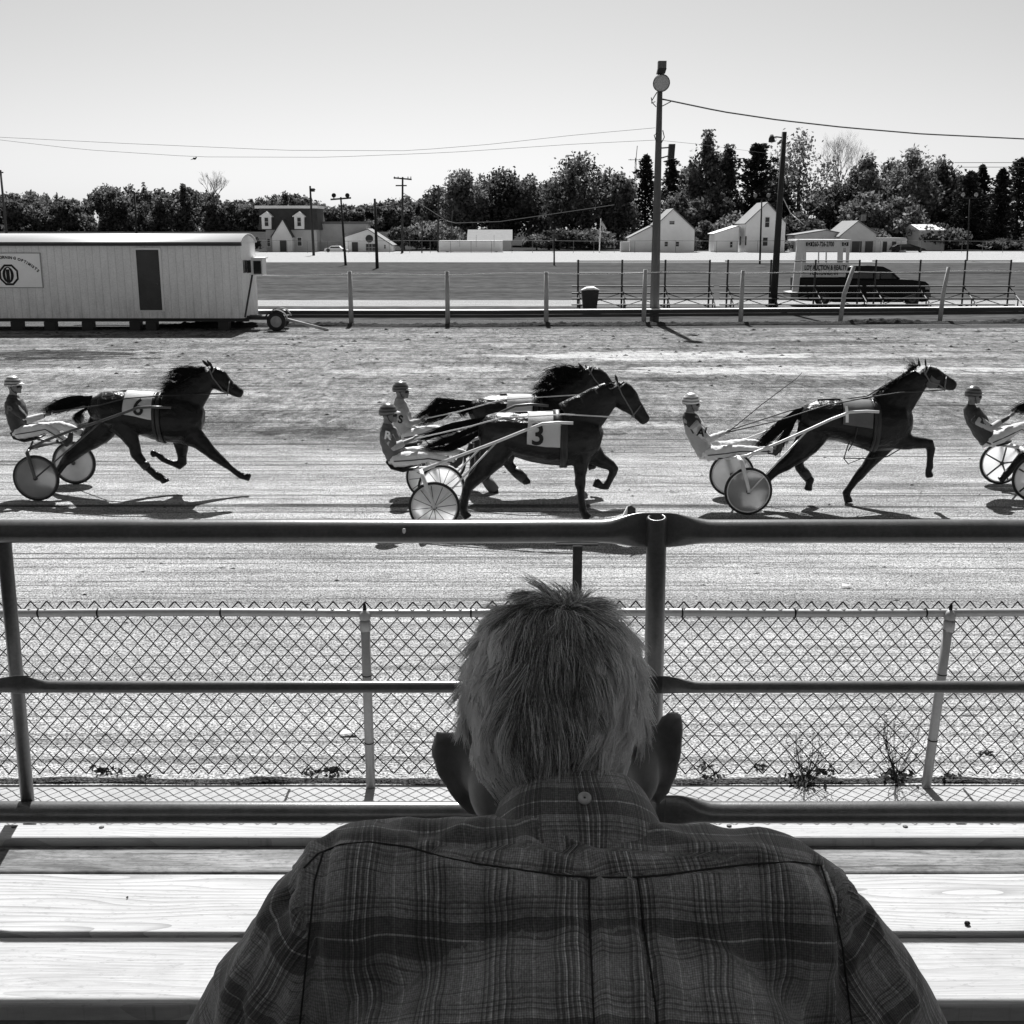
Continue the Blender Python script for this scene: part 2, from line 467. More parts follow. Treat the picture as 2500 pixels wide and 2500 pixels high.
def quads_obj(name, cen, sz, mat, parent=None, rs=None, asp=1.6, ax=None):
    """cloud of small randomly turned leaf clumps; cen (n,3), sz (n,)"""
    n = len(cen); rs = rs or np.random.RandomState(1)
    a = rs.normal(size=(n, 3)); a /= np.linalg.norm(a, axis=1)[:, None]
    if ax is not None: a = a * 0.45 + ax; a /= np.linalg.norm(a, axis=1)[:, None]
    b = rs.normal(size=(n, 3)); b -= a * (a * b).sum(1)[:, None]; b /= np.linalg.norm(b, axis=1)[:, None]
    s1 = (sz * asp * 0.5)[:, None]; s2 = (sz * 0.5)[:, None]
    j = lambda: 0.7 + 0.6 * rs.rand(n, 1)
    v = np.stack([cen - a * s1 * j(), cen - b * s2 * j(), cen + a * s1 * j(), cen + b * s2 * j()], 1).reshape(-1, 3)
    me = bpy.data.meshes.new(name)
    me.vertices.add(4 * n); me.vertices.foreach_set('co', v.astype(np.float32).ravel())
    me.loops.add(4 * n); me.loops.foreach_set('vertex_index', np.arange(4 * n, dtype=np.int32))
    me.polygons.add(n); me.polygons.foreach_set('loop_start', np.arange(0, 4 * n, 4, dtype=np.int32))
    me.update(calc_edges=True); me.validate()
    return link(name, me, mat, parent)

def trunk_mb(base, h, r, rs, lobes=(), limbs=8, top=0.85):
    mb = MB(); b = Vector(base); pts = []
    for i in range(7):
        f = i / 6
        pts.append((b + Vector((0.25 * r * math.sin(f * 5 + rs.rand()), 0.2 * r * rs.randn(), h * top * f)), r * (1.25 - f) if i else r * 1.5))
    mb.loft([(p, q, q) for p, q in pts], 7, (0, 1, 0))
    for k in range(limbs):
        i = rs.randint(2, 5); st = pts[i][0]
        if len(lobes): e = Vector(lobes[rs.randint(len(lobes))][:3])
        else:
            ph = rs.rand() * 2 * PI; e = st + Vector((math.cos(ph), math.sin(ph), 0.9)) * h * 0.3
        m = st.lerp(e, 0.5) + Vector((0, 0, h * 0.02))
        mb.tube([st, m, e], r * 0.42, 5, r * 0.07)
    return mb

def broad_tree(name, label, u, vtop, wpx, Y, seed, mat=M_LEAF, n=5200, dens=1.0, group=None, vlow=None, leaf=0.5, ratio=0.9, pointy=0.0, cat='tree'):
    rs = np.random.RandomState(seed); z0 = terrain(Y)
    x = X_(u, vtop, Y); zt = Z_(vtop, Y); h = zt - z0; w = wpx * mpp(u, vtop, Y) * 1.32
    zl = z0 + h * 0.06 if vlow is None else Z_(vlow, Y)
    hc = (zt - zl) / 2; cz = (zt + zl) / 2
    nl = int(16 + 10 * dens + w)
    L = []
    for k in range(nl):
        while True:
            q = rs.uniform(-1, 1, 3)
            if (q ** 2).sum() < 1: break
        rad = 0.22 + 0.16 * rs.rand()
        zz = q[2]; shr = 1 - pointy * max(0, zz)
        L.append((x + q[0] * w * 0.5 * (1 - rad * .9) * shr, Y + q[1] * w * 0.45 * shr, cz + zz * hc * (1 - rad * .7), w * 0.5 * rad * 1.15, hc * rad * 1.1))
    L.append((x, Y, zt - hc * 0.3, w * 0.13, hc * 0.3))
    L = np.array(L); idx = rs.randint(len(L), size=n)
    d = rs.normal(size=(n, 3)); d /= np.linalg.norm(d, axis=1)[:, None]
    rr = rs.rand(n, 1) ** 0.45
    cen = L[idx, :3] + d * rr * np.stack([L[idx, 3], L[idx, 3], L[idx, 4]], 1) * (1 + 0.18 * rs.randn(n, 1))
    cen[:, 2] = np.minimum(cen[:, 2], zt); cen[:, 2] = np.maximum(cen[:, 2], z0 + 0.3)
    t = thing(name, (x, Y, z0), label, cat, group)
    sz = leaf * (0.55 + 0.9 * rs.rand(n))
    quads_obj('crown', cen, sz, mat, t, rs)
    trunk_mb((x, Y, z0 - 0.1), h, 0.018 * h + 0.1, rs, L, 9, 0.7).build('trunk', M_BARK, t)
    return t

def conifer(name, label, u, vtop, wpx, Y, seed, n=6200, group=None, layered=False, leaf=0.36, base=0.06, mat=None):
    rs = np.random.RandomState(seed); z0 = terrain(Y)
    x = X_(u, vtop, Y); zt = Z_(vtop, Y); h = zt - z0; w = wpx * mpp(u, vtop, Y) * 1.35
    t = thing(name, (x, Y, z0), label, 'tree', group)
    tiers = 19 if layered else 30
    C = []; A = []
    per = n // (tiers * 9)
    for k in range(tiers):
        f = (k + 0.5 * rs.rand()) / tiers
        zz = z0 + h * (base + (1 - base) * f)
        if layered: rad = w * 0.5 * (0.45 + 0.65 * rs.rand()) * min(1, (1.12 - f) * 2.2)
        else: rad = w * 0.5 * (1.04 - f) ** 0.62 * (0.55 + 0.75 * rs.rand())
        nb = 9
        for b_ in range(nb):
            ph = 2 * PI * (b_ + rs.rand()) / nb; ln = rad * (0.45 + 0.85 * rs.rand())
            s = rs.rand(per) ** 0.7
            droop = (0.10 if layered else -0.28) * ln
            px = x + math.cos(ph) * ln * s + rs.randn(per) * 0.13
            py = Y + math.sin(ph) * ln * s + rs.randn(per) * 0.13
            pz = zz + droop * s * s + (ln * 0.10 * s if layered else 0) + rs.randn(per) * (0.32 if layered else h / tiers * 0.4)
            C.append(np.stack([px, py, pz], 1)); A.append(np.tile([math.cos(ph), math.sin(ph), 0.15], (per, 1)))
    k = 60
    C.append(np.stack([x + rs.randn(k) * 0.12, Y + rs.randn(k) * 0.12, zt - rs.rand(k) * h * 0.08], 1)); A.append(np.tile([0, 0, 1.0], (k, 1)))
    C = np.concatenate(C); A = np.concatenate(A)
    quads_obj('crown', C, leaf * (0.6 + 0.8 * rs.rand(len(C))), mat or M_NEEDLE, t, rs, 2.0, A)
    trunk_mb((x, Y, z0 - 0.1), h, 0.012 * h + 0.08, rs, (), 0, 0.97).build('trunk', M_BARK, t)
    return t

def bare_tree(name, label, u, vtop, vbot, wpx, Y, seed, rad=0.2, depth=5, mat=None, up=0.55):
    rs = np.random.RandomState(seed); z0 = terrain(Y)
    x = X_(u, vtop, Y); zt = Z_(vtop, Y); zb = z0; h = zt - zb
    t = thing(name, (x, Y, z0), label, 'tree')
    mb = MB()
    def br(p, d, l, r, lev):
        q = p + d * l; m = p + d * l * 0.5 + Vector(rs.randn(3)) * l * 0.05
        mb.tube([p, m, q], r, 5 if lev > 2 else 3, r * 0.6)
        if lev == 0: return
        for k in range(3 if lev > 1 else 4):
            nd = (d * 0.9 + Vector((rs.randn() * 0.42, rs.randn() * 0.42, up * abs(rs.rand())))).normalized()
            br(p.lerp(q, 0.55 + 0.45 * rs.rand()), nd, l * (0.62 + 0.2 * rs.rand()), r * 0.55, lev - 1)
    b = Vector((x, Y, zb - 0.1)); mb.tube([b, b + Vector((0, 0, h * 0.45))], rad * 1.4, 7, rad)
    tr = mb.build('trunk', mat or M_BAREBARK, t); mb = MB()
    c = b + Vector((0, 0, h * 0.45))
    for k in range(5):
        d = Vector((rs.randn() * 0.28, rs.randn() * 0.28, 1)).normalized()
        br(c - Vector((0, 0, h * 0.12 * rs.rand())), d, h * 0.2, rad * 0.6, depth - 1)
    mb.build('bare_branches', mat or M_BAREBARK, t, fixn=False)
    return t

# far wood on the left: reads as one mass
def far_wood():
    rs = np.random.RandomState(11)
    prof = [(-60, 468), (0, 463), (60, 460), (130, 462), (160, 470), (205, 470), (225, 446), (290, 444), (305, 452), (320, 440), (370, 442), (385, 466), (410, 462), (430, 446), (470, 448), (500, 462), (545, 474), (600, 480), (650, 474), (680, 464), (730, 470), (760, 484), (850, 494), (905, 490), (950, 486), (1000, 474), (1040, 470), (1080, 466), (1130, 470)]
    us = [p[0] for p in prof]; vv = [p[1] for p in prof]
    Cc = []; S = []
    u = -80.0
    while u < 1150:
        for row, Y in enumerate((430, 446, 470)):
            vt = np.interp(u, us, vv) + (rs.rand() ** 1.5) * 15 + (2 - row) * 6 * rs.rand()
            w = (34 + 40 * rs.rand()) * mpp(u, 560, Y)
            z0 = 3.2; x = X_(u + rs.randn() * 8, vt, Y); zt = Z_(vt, Y); hc = (zt - z0) / 2
            nl = 9
            L = np.stack([x + rs.uniform(-.5, .5, nl) * w * 0.8, Y + rs.uniform(-.5, .5, nl) * w, z0 + hc * 2 * (0.02 + 0.84 * rs.rand(nl)), w * 0.26 * (0.6 + 0.7 * rs.rand(nl)), hc * 0.34 * (0.6 + 0.6 * rs.rand(nl))], 1)
            n = 1050; idx = rs.randint(nl, size=n)
            d = rs.normal(size=(n, 3)); d /= np.linalg.norm(d, axis=1)[:, None]
            c = L[idx, :3] + d * (rs.rand(n, 1) ** 0.4) * np.stack([L[idx, 3], L[idx, 3], L[idx, 4]], 1) * (1 + .12 * rs.randn(n, 1))
            c[:, 2] = np.clip(c[:, 2], z0 + 0.2, zt + 0.4)
            Cc.append(c)
        u += 15 + 12 * rs.rand()
    C = np.concatenate(Cc)
    o = quads_obj('far_wood', C, 0.72 * (0.55 + 0.9 * rs.rand(len(C))), leaf_mat('far_leaves', 0.04, 0.32, 0.4), None, rs)
    tag(o, 'long dark wood beyond the fields on the left, one mass of rounded treetops', 'wood', kind='stuff')
    # dark understory along the foot of the wood
far_wood()
bare_tree('dead_tree', 'leafless pale tree standing up out of the far wood on the left', 516, 404, 480, 50, 428, 3, 0.28, 5, up=0.7)

T = [
 ('b', 'dark bushy tree at the left end of the tall row behind the white semi-trailer', 1135, 414, 105, 285, 21),
 ('b', 'tall dark tree with a ragged top directly above the flat grey barn', 1215, 408, 130, 290, 22),
 ('b', 'rounded dark tree right of the flat grey barn roof', 1295, 424, 110, 288, 23),
 ('b', 'broadest dark tree, with two domed tops, left of the tall floodlight pole', 1425, 370, 175, 270, 24),
 ('b', 'smaller tree leaning on the right side of the broadest dark tree', 1512, 420, 95, 268, 25),
 ('c', 'narrow dark spruce immediately left of the tall floodlight pole', 1578, 378, 92, 275, 26),
 ('c', 'pointed spruce right under the black loudspeaker box', 1641, 384, 88, 280, 27),
 ('b', 'loose-leaved tree between the pole spruce and the tallest slender tree', 1682, 402, 78, 285, 28),
 ('s', 'tallest slender tree with a ragged tip, right of the tall floodlight pole', 1729, 318, 92, 272, 29),
 ('s', 'slender tree joined to the right side of the tallest slender tree', 1778, 354, 74, 276, 30),
 ('l', 'black pine with flat layered boughs behind the tall white gable house', 1851, 354, 92, 262, 31),
 ('b', 'large open tree with pale thin foliage behind the leaning dark pole', 1960, 308, 175, 282, 32),
 ('b', 'dense dark tree with a spiky left shoulder above the small ranch house', 2125, 372, 95, 268, 33),
 ('b', 'highest dense dark tree with a twin pointed tip above the parked dark sedan', 2232, 352, 120, 262, 34),
 ('b', 'dense dark tree between the twin-tipped tree and the pale spruce', 2305, 378, 110, 268, 35),
 ('b', 'dense dark tree filling the gap left of the twin-tipped tree', 2175, 385, 110, 272, 36),
 ('c', 'dark spruce behind the right-hand double floodlight', 2372, 418, 105, 255, 37),
 ('c', 'narrow dark spruce with the sharper tip just right of the double floodlight', 2400, 404, 84, 262, 38),
 ('c', 'paler isolated spruce near the right edge of the photo', 2450, 412, 76, 250, 39),
 ('c', 'dark spruce cut by the right edge of the photo', 2497, 386, 110, 255, 40),
 ('m', 'low round tree behind the barn and the semi-trailer', 1070, 455, 90, 300, 41),
 ('m', 'low tree filling between the broad tree and the row left of it', 1345, 440, 80, 292, 42),
 ('m', 'mid-height pale tree behind the roof ridge of the white gable house', 1665, 470, 100, 262, 43),
 ('m', 'mid-height tree left of the tall white gable house', 1745, 460, 95, 264, 44),
 ('m', 'bushy tree right of the black layered pine', 1895, 430, 90, 280, 45),
 ('m', 'mid-height leafy tree left of the small ranch house roof', 2045, 440, 130, 270, 46),
 ('m', 'round tree overhanging the small ranch house chimney', 2120, 470, 110, 255, 47),
 ('m', 'round tree between the ranch house and the far white shed', 2200, 480, 110, 250, 48),
 ('m', 'bushy tree behind the far white shed', 2290, 470, 120, 285, 49),
 ('m', 'low tree right of the two-lamp post, in front of the spruces', 2345, 500, 80, 262, 50),
 ('m', 'low bushy tree at the foot of the spruces by the right edge', 2425, 510, 100, 275, 51),
]
for kind, lab, u, vt, w, Y, sd_ in T:
    if kind == 'c': conifer('conifer', lab, u, vt, w, Y, sd_, mat=M_LEAF if sd_ in (29, 30) else None)
    elif kind == 's': broad_tree('broadleaf_tree', lab, u, vt, w, Y, sd_, n=6500, pointy=.55)
    elif kind == 'l': conifer('pine_tree', lab, u, vt, w, Y, sd_, layered=True, leaf=0.5)
    elif kind == 'b': broad_tree('broadleaf_tree', lab, u, vt, w, Y, sd_, M_LEAF_L if sd_ == 32 else M_LEAF, n=3600 if sd_ == 32 else 9000, pointy=0.35 if sd_ > 32 else 0.15)
    else: broad_tree('broadleaf_tree', lab, u, vt, w, Y, sd_, M_LEAF_L if sd_ % 3 == 1 else M_LEAF, n=6500, ratio=0.8)
bare_tree('dead_tree', 'tall leafless tree fanning out beside the large open tree', 2058, 300, 480, 80, 278, 8, 0.22, 6, up=0.6)
# dark shrubs along the foot of the tall trees
shr = [('dark hedge shrub left of the flagpole hedge', 1310, 575, 60), ('round shrub at the foot of the broadest tree', 1365, 560, 90), ('wide dark shrub behind the flagpole', 1440, 560, 110),
       ('dark shrub against the right wall of the white gable house', 1690, 578, 46), ('small round shrub in front of the low left wing of the tall gable house', 1833, 596, 14),
       ('dark shrub under the chimney of the small ranch house', 2135, 560, 70), ('shrub beside the ranch house garage door', 1915, 585, 34), ('low shrub right of the far white shed', 2360, 590, 60), ('low shrub near the right edge by the spruces', 2450, 585, 90),
       ('shrub left of the mansard house porch', 612, 575, 40), ('clipped round bush in front of the white gable house porch', 1561, 594, 24), ('wide dark thicket behind the semi-trailer', 1060, 540, 130), ('thicket right of the utility pole with two crossarms', 985, 555, 70),
       ('dark thicket under the black layered pine', 1800, 520, 90), ('thicket between the two white gable houses', 1720, 540, 80), ('thicket behind the parked dark sedan', 2230, 565, 120), ('thicket filling the foot of the trees above the far white shed', 2290, 545, 120), ('thicket behind the tall gable house right wall', 1950, 520, 100), ('thicket behind the ranch house garage', 2010, 560, 90)]
for i, (lab, u, vt, w) in enumerate(shr):
    Y = 222 if w < 50 else 240 + (i % 4) * 3
    broad_tree('shrub', lab, u, vt, w, Y, 70 + i, n=900 if w < 50 else 4200, leaf=0.3 if w < 50 else 0.5, vlow=616 if w < 50 else 608, cat='shrub')

# ------------------------------------------------------------------ houses
M_WSIDE = plain('white_siding', 0.8, 0.8, 0.08, 0.8)
M_GSIDE = plain('grey_siding', 0.5, 0.8, 0.12, 0.8)
M_ROOFL = plain('pale_shingles', 0.16, 0.9, 0.2, 1.5)
M_ROOFD = plain('dark_shingles', 0.05, 0.9, 0.25, 1.5)
M_ROOFM = plain('metal_roof', 0.45, 0.5, 0.05, 1)
M_TRIM = plain('white_trim', 0.75, 0.7, 0.05, 2)
M_GLASS = NT('dark_glass', 0.08).m; MATS['dark_glass'].node_tree.nodes['Principled BSDF'].inputs['Base Color'].default_value = (0.02, 0.02, 0.02, 1)
M_BRICK = NT('brick_wall', 0.9)
_b = M_BRICK.new('ShaderNodeTexBrick'); M_BRICK.l.new(M_BRICK.coord((1, 1, 1), rot=(PI / 2, 0, 0)), _b.inputs[0])
_b.inputs['Scale'].default_value = 3.0
for i, c in ((1, 0.10), (2, 0.14), (3, 0.22)): _b.inputs[i].default_value = (c, c, c, 1)
M_BRICK.l.new(_b.outputs[0], M_BRICK.b.inputs['Base Color']); M_BRICK = M_BRICK.m
M_BLACK = plain('black_paint', 0.012, 0.5, 0.3, 3)
M_DARKWOOD = plain('dark_door', 0.045, 0.6, 0.2, 2)

def win(parent, u0, u1, v0, v1, Y, div=1, frame=None, label=None):
    x0, x1 = X_(u0, v1, Y), X_(u1, v1, Y); z1, z0 = Z_(v0, Y), Z_(v1, Y)
    w = 0.09; mb = MB()
    mb.box(x0 - w, x1 + w, Y - 0.08, Y + 0.02, z1, z1 + w); mb.box(x0 - w, x1 + w, Y - 0.08, Y + 0.02, z0 - w, z0)
    mb.box(x0 - w, x0, Y - 0.08, Y + 0.02, z0, z1); mb.box(x1, x1 + w, Y - 0.08, Y + 0.02, z0, z1)
    for k in range(1, div + 1):
        if k <= div - 1: xm = x0 + (x1 - x0) * k / div; mb.box(xm - 0.03, xm + 0.03, Y - 0.06, Y, z0, z1)
    mb.box(x0, x1, Y - 0.058, Y - 0.002, (z0 + z1) / 2 - 0.025, (z0 + z1) / 2 + 0.025)
    f = mb.build('window', frame or M_TRIM, parent)
    MB().box(x0, x1, Y - 0.03, Y + 0.03, z0, z1).build('pane', M_GLASS, f)
    return f
def gable(parent, u0, u1, ve, up, vp, vb, Y, depth, wall, roof, over=0.35, ve2=None, nm='wall', rn='roof', yskip=0):
    ve2 = ve if ve2 is None else ve2
    x0, x1, xp = X_(u0, vb, Y), X_(u1, vb, Y), X_(up, vp, Y)
    z0, z1, zp, ze, ze2 = -0.05, 0, Z_(vp, Y), Z_(ve, Y), Z_(ve2, Y)
    mb = MB(); mb.prism([(x0, z0), (x1, z0), (x1, ze2), (xp, zp), (x0, ze)], Y, Y + depth)
    w = mb.build(nm, wall, parent)
    mb = MB(); th = 0.18
    for (xa, za) in ((x0, ze), (x1, ze2)):
        d = Vector((xa - xp, 0, za - zp)); d.normalize()
        e = Vector((xa, 0, za)) + d * over; n_ = Vector((-d.z, 0, d.x)); n_ = n_ if n_.z > 0 else -n_
        p = Vector((xp, 0, zp)) + Vector((0, 0, 0.01))
        mb.prism([(e.x, e.z + 0.01), (p.x, p.z), (p.x, p.z + th), (e.x + n_.x * th, e.z + n_.z * th)], Y - over, Y + depth + over)
    r = mb.build(rn, roof, parent)
    return w, r
def zz(T_, x, y): return (T_[0] + x * T_[2], T_[1] + y * T_[2])
Z2 = (600, 400, .34161); Z3 = (1220, 300, .34161); Z4 = (1840, 300, .34161)

# 1 mansard brick house
Y1 = 224
t = thing('mansard_house', (X_(700, 612, Y1), Y1, 0), 'brick house with steep dark mansard roof, two dormers and pointed white entry gable', 'house')
def bx(name, T_, x0, x1, y0, y1, Ya, Yb, mat, parent, zb=None):
    a = zz(T_, x0, y1); b = zz(T_, x1, y0)
    z0 = Z_(a[1], Ya) if zb is None else zb
    return MB().box(X_(a[0], a[1], Ya), X_(b[0], a[1], Ya), Ya, Yb, z0, Z_(b[1], Ya)).build(name, mat, parent)
bx('wall', Z2, 150, 510, 470, 625, Y1, Y1 + 9, M_GSIDE, t, -0.05)
a = [zz(Z2, *p) for p in ((95, 472), (522, 472), (500, 318), (90, 318))]
def XZ(p, Y): return (X_(p[0], p[1], Y), Z_(p[1], Y))
q = [XZ(p, Y1) for p in a]
mb = MB(); zt_ = q[2][1]
mb.hexa([(q[0][0], Y1 - 0.5, q[0][1]), (q[1][0], Y1 - 0.5, q[1][1]), (q[2][0], Y1 + 0.9, zt_), (q[3][0], Y1 + 0.9, zt_),
         (q[0][0], Y1 + 9.5, q[0][1]), (q[1][0], Y1 + 9.5, q[1][1]), (q[2][0], Y1 + 8.2, zt_), (q[3][0], Y1 + 8.2, zt_)])
rf = mb.build('roof', M_ROOFD, t)
MB().box(q[3][0] - 0.8, q[2][0] + 0.3, Y1 + 0.4, Y1 + 8.7, zt_, zt_ + 0.5).build('cornice', M_TRIM, rf)
for cx in (150, 383):
    gable_w, _ = gable(t, *[zz(Z2, cx + s_, 0)[0] for s_ in (-34, 34)], zz(Z2, 0, 375)[1], zz(Z2, cx, 0)[0], zz(Z2, 0, 348)[1], zz(Z2, 0, 468)[1], Y1 - 0.7, 2.5, M_WSIDE, M_TRIM, 0.25, nm='dormer', rn='dormer_roof')
    for vtx in gable_w.data.vertices:
        if vtx.co.z < 0: vtx.co.z = Z_(zz(Z2, 0, 466)[1], Y1)
    win(t, zz(Z2, cx - 13, 0)[0], zz(Z2, cx + 13, 0)[0], zz(Z2, 0, 385)[1], zz(Z2, 0, 445)[1], Y1 - 0.75)
gable(t, *[zz(Z2, s_, 0)[0] for s_ in (192, 335)], zz(Z2, 0, 520)[1], zz(Z2, 263, 0)[0], zz(Z2, 0, 400)[1], 614, Y1 - 1.6, 2.2, M_WSIDE, M_ROOFD, 0.2, nm='entry_gable', rn='entry_roof')
bx('door', Z2, 246, 292, 545, 625, Y1 - 1.68, Y1 - 1.5, M_DARKWOOD, t, 0)
win(t, zz(Z2, 372, 0)[0], zz(Z2, 400, 0)[0], zz(Z2, 0, 528)[1], zz(Z2, 0, 585)[1], Y1 - 0.03)
win(t, zz(Z2, 156, 0)[0], zz(Z2, 176, 0)[0], zz(Z2, 0, 535)[1], zz(Z2, 0, 590)[1], Y1 - 0.03)
# 2 low shop building
Y2 = 222
t = thing('shop_building', (X_(860, 612, Y2), Y2, 0), 'low pale building with a round vent in its gable beside the mansard house', 'building')
bx('rear_wall', Z2, 535, 862, 430, 628, Y2 + 7, Y2 + 15, M_GSIDE, t, -0.05)
bx('rear_roof', Z2, 525, 870, 412, 430, Y2 + 6.7, Y2 + 15.3, M_ROOFL, t)
gable(t, *[zz(Z2, s_, 0)[0] for s_ in (712, 1042)], zz(Z2, 0, 523)[1], zz(Z2, 872, 0)[0], zz(Z2, 0, 470)[1], 616, Y2, 6.9, M_WSIDE, M_ROOFL, 0.3, zz(Z2, 0, 580)[1])
bx('door', Z2, 760, 803, 560, 632, Y2 - .08, Y2 + .02, M_DARKWOOD, t, 0)
win(t, zz(Z2, 860, 0)[0], zz(Z2, 925, 0)[0], zz(Z2, 0, 572)[1], zz(Z2, 0, 622)[1], Y2 - .02, 3)
win(t, zz(Z2, 990, 0)[0], zz(Z2, 1000, 0)[0], zz(Z2, 0, 580)[1], zz(Z2, 0, 605)[1], Y2 - .02)
c = P(*zz(Z2, 883, 535), Y2 - .05)
MB().lathe(c, (0, -1, 0), [(0.001, 0.02), (0.7, 0.02), (0.7, -0.1)], 20).build('round_vent', M_BLACK, t)
# 3 barn and semi-trailer
t = thing('barn', (X_(1195, 612, 232), 232, 0), 'plain flat-fronted grey barn behind the white semi-trailer', 'barn')
bx('wall', Z2, 1588, 1898, 545, 640, 232, 242, M_GSIDE, t, -0.05)
a = zz(Z2, 1580, 548); b = zz(Z2, 1906, 470)
x0, x1 = X_(a[0], 560, 232), X_(b[0], 560, 232)
MB().hexa([(x0, 231.6, Z_(a[1], 232)), (x1, 231.6, Z_(a[1], 232)), (x1, 237, Z_(b[1], 237)), (x0, 237, Z_(b[1], 237)), (x0, 242.4, Z_(a[1], 232)), (x1, 242.4, Z_(a[1], 232)), (x1, 237.2, Z_(b[1], 237)), (x0, 237.2, Z_(b[1], 237))]).build('roof', M_ROOFL, t)
t = thing('semi_trailer', (X_(1150, 612, 218), 218, 0), 'long white box semi-trailer parked in front of the grey barn', 'trailer')
bx('body', Z2, 1380, 1835, 556, 628, 218, 220.6, M_WSIDE, t)
bx('roof', Z2, 1378, 1837, 548, 556, 217.9, 220.7, M_TRIM, t)
mb = MB()
for x in (1530, 1648, 1775): a = P(*zz(Z2, x, 640), 217.95); mb.box(a.x - .04, a.x + .04, 217.92, 217.99, 0.9, 3.1)
mb.build('seams', M_GSIDE, t)
for x in (1440, 1790):
    c = P(*zz(Z2, x, 636), 218.2); MB().lathe((c.x, 218.1, 0.5), (0, 1, 0), [(0.2, 0), (0.5, 0), (0.5, 2.2), (0.2, 2.2)], 16).build('wheel', M_BLACK, t)
# 4 white gable house
Y4 = 218
t = thing('gable_house', (X_(1650, 612, Y4), Y4, 0), 'white gable house partly hidden by the tall floodlight pole', 'house')
gable(t, *[zz(Z3, s_, 0)[0] for s_ in (1125, 1388)], zz(Z3, 0, 722)[1], zz(Z3, 1240, 0)[0], zz(Z3, 0, 618)[1], 616, Y4, 9, M_WSIDE, M_ROOFL, 0.4, zz(Z3, 0, 765)[1])
gable(t, *[zz(Z3, s_, 0)[0] for s_ in (930, 1100)], zz(Z3, 0, 820)[1], zz(Z3, 1085, 0)[0], zz(Z3, 0, 742)[1], 616, Y4 + 2.5, 5, M_WSIDE, M_ROOFL, 0.4, zz(Z3, 0, 755)[1], nm='side_wing', rn='side_roof')
win(t, zz(Z3, 1213, 0)[0], zz(Z3, 1248, 0)[0], zz(Z3, 0, 703)[1], zz(Z3, 0, 725)[1], Y4 - .03)
win(t, zz(Z3, 1178, 0)[0], zz(Z3, 1200, 0)[0], zz(Z3, 0, 850)[1], zz(Z3, 0, 882)[1], Y4 - .03)
win(t, zz(Z3, 1258, 0)[0], zz(Z3, 1280, 0)[0], zz(Z3, 0, 850)[1], zz(Z3, 0, 882)[1], Y4 - .03)
bx('porch_box', Z3, 865, 925, 850, 930, Y4 + 1, Y4 + 3, M_GSIDE, t, 0)
# 5 tall gable house
t = thing('gable_house', (X_(1895, 612, Y4), Y4, 0), 'tall white two-storey gable house behind the leaning dark pole', 'house')
gable(t, *[zz(Z4, s_, 0)[0] for s_ in (-62, 218)], zz(Z4, 0, 715)[1], zz(Z4, 98, 0)[0], zz(Z4, 0, 572)[1], 614, Y4, 9, M_WSIDE, M_ROOFL, 0.35, zz(Z4, 0, 715)[1])
gable(t, *[zz(Z3, s_, 0)[0] for s_ in (1532, 1702)], zz(Z3, 0, 795)[1], zz(Z3, 1700, 0)[0], zz(Z3, 0, 742)[1], 614, Y4 + 1, 6, M_WSIDE, M_ROOFM, 0.3, zz(Z3, 0, 748)[1], nm='left_wing', rn='wing_roof')
for x0, x1, y0, y1 in ((80, 110, 675, 745), (64, 97, 820, 878)):
    win(t, zz(Z4, x0, 0)[0], zz(Z4, x1, 0)[0], zz(Z4, 0, y0)[1], zz(Z4, 0, y1)[1], Y4 - .03)
win(t, zz(Z3, 1645, 0)[0], zz(Z3, 1662, 0)[0], zz(Z3, 0, 850)[1], zz(Z3, 0, 890)[1], Y4 + .97)
for x in (1718, 1757): bx('shutter', Z3, x - 5, x + 5, 810, 875, Y4 - .07, Y4 - .01, M_BLACK, t)
# 6 ranch house with garage
t = thing('ranch_house', (X_(2080, 612, Y4), Y4, 0), 'small pale ranch house with brick chimney behind the white booth', 'house')
gable(t, *[zz(Z4, s_, 0)[0] for s_ in (612, 868)], zz(Z4, 0, 808)[1], zz(Z4, 745, 0)[0], zz(Z4, 0, 705)[1], 614, Y4, 10, M_GSIDE, M_ROOFL, 0.4, zz(Z4, 0, 795)[1])
gable(t, *[zz(Z4, s_, 0)[0] for s_ in (290, 610)], zz(Z4, 0, 805)[1], zz(Z4, 520, 0)[0], zz(Z4, 0, 770)[1], 614, Y4 + 2.5, 6, M_GSIDE, M_ROOFL, 0.3, zz(Z4, 0, 790)[1], nm='garage', rn='garage_roof')
bx('garage_door', Z4, 700, 770, 845, 912, Y4 - .06, Y4, M_DARKWOOD, t, 0)
bx('garage_door', Z4, 795, 850, 845, 912, Y4 - .06, Y4, M_DARKWOOD, t, 0)
bx('chimney', Z4, 775, 803, 655, 700, Y4 + 4, Y4 + 5, M_BRICK, t)
t = thing('shed', (X_(2170, 612, Y4), Y4 + 1, 0), 'low white shed with two dark doors right of the ranch house', 'shed')
bx('wall', Z4, 862, 1090, 832, 915, Y4 + 1, Y4 + 5, M_WSIDE, t, -.05)
bx('roof', Z4, 855, 1095, 822, 832, Y4 + .7, Y4 + 5.3, M_ROOFM, t)
for x in (920, 985): bx('door', Z4, x, x + 30, 848, 915, Y4 + .94, Y4 + 1.0, M_DARKWOOD, t, 0)
t = thing('shed', (X_(2275, 612, 240), 240, 0), 'far white shed with grey roof under the trees on the right', 'shed')
bx('wall', Z4, 1180, 1365, 765, 850, 236, 246, M_GSIDE, t, -.05)
a = zz(Z4, 1180, 766); b = zz(Z4, 1372, 725)
x0, x1 = X_(a[0], 560, 236), X_(b[0], 560, 236)
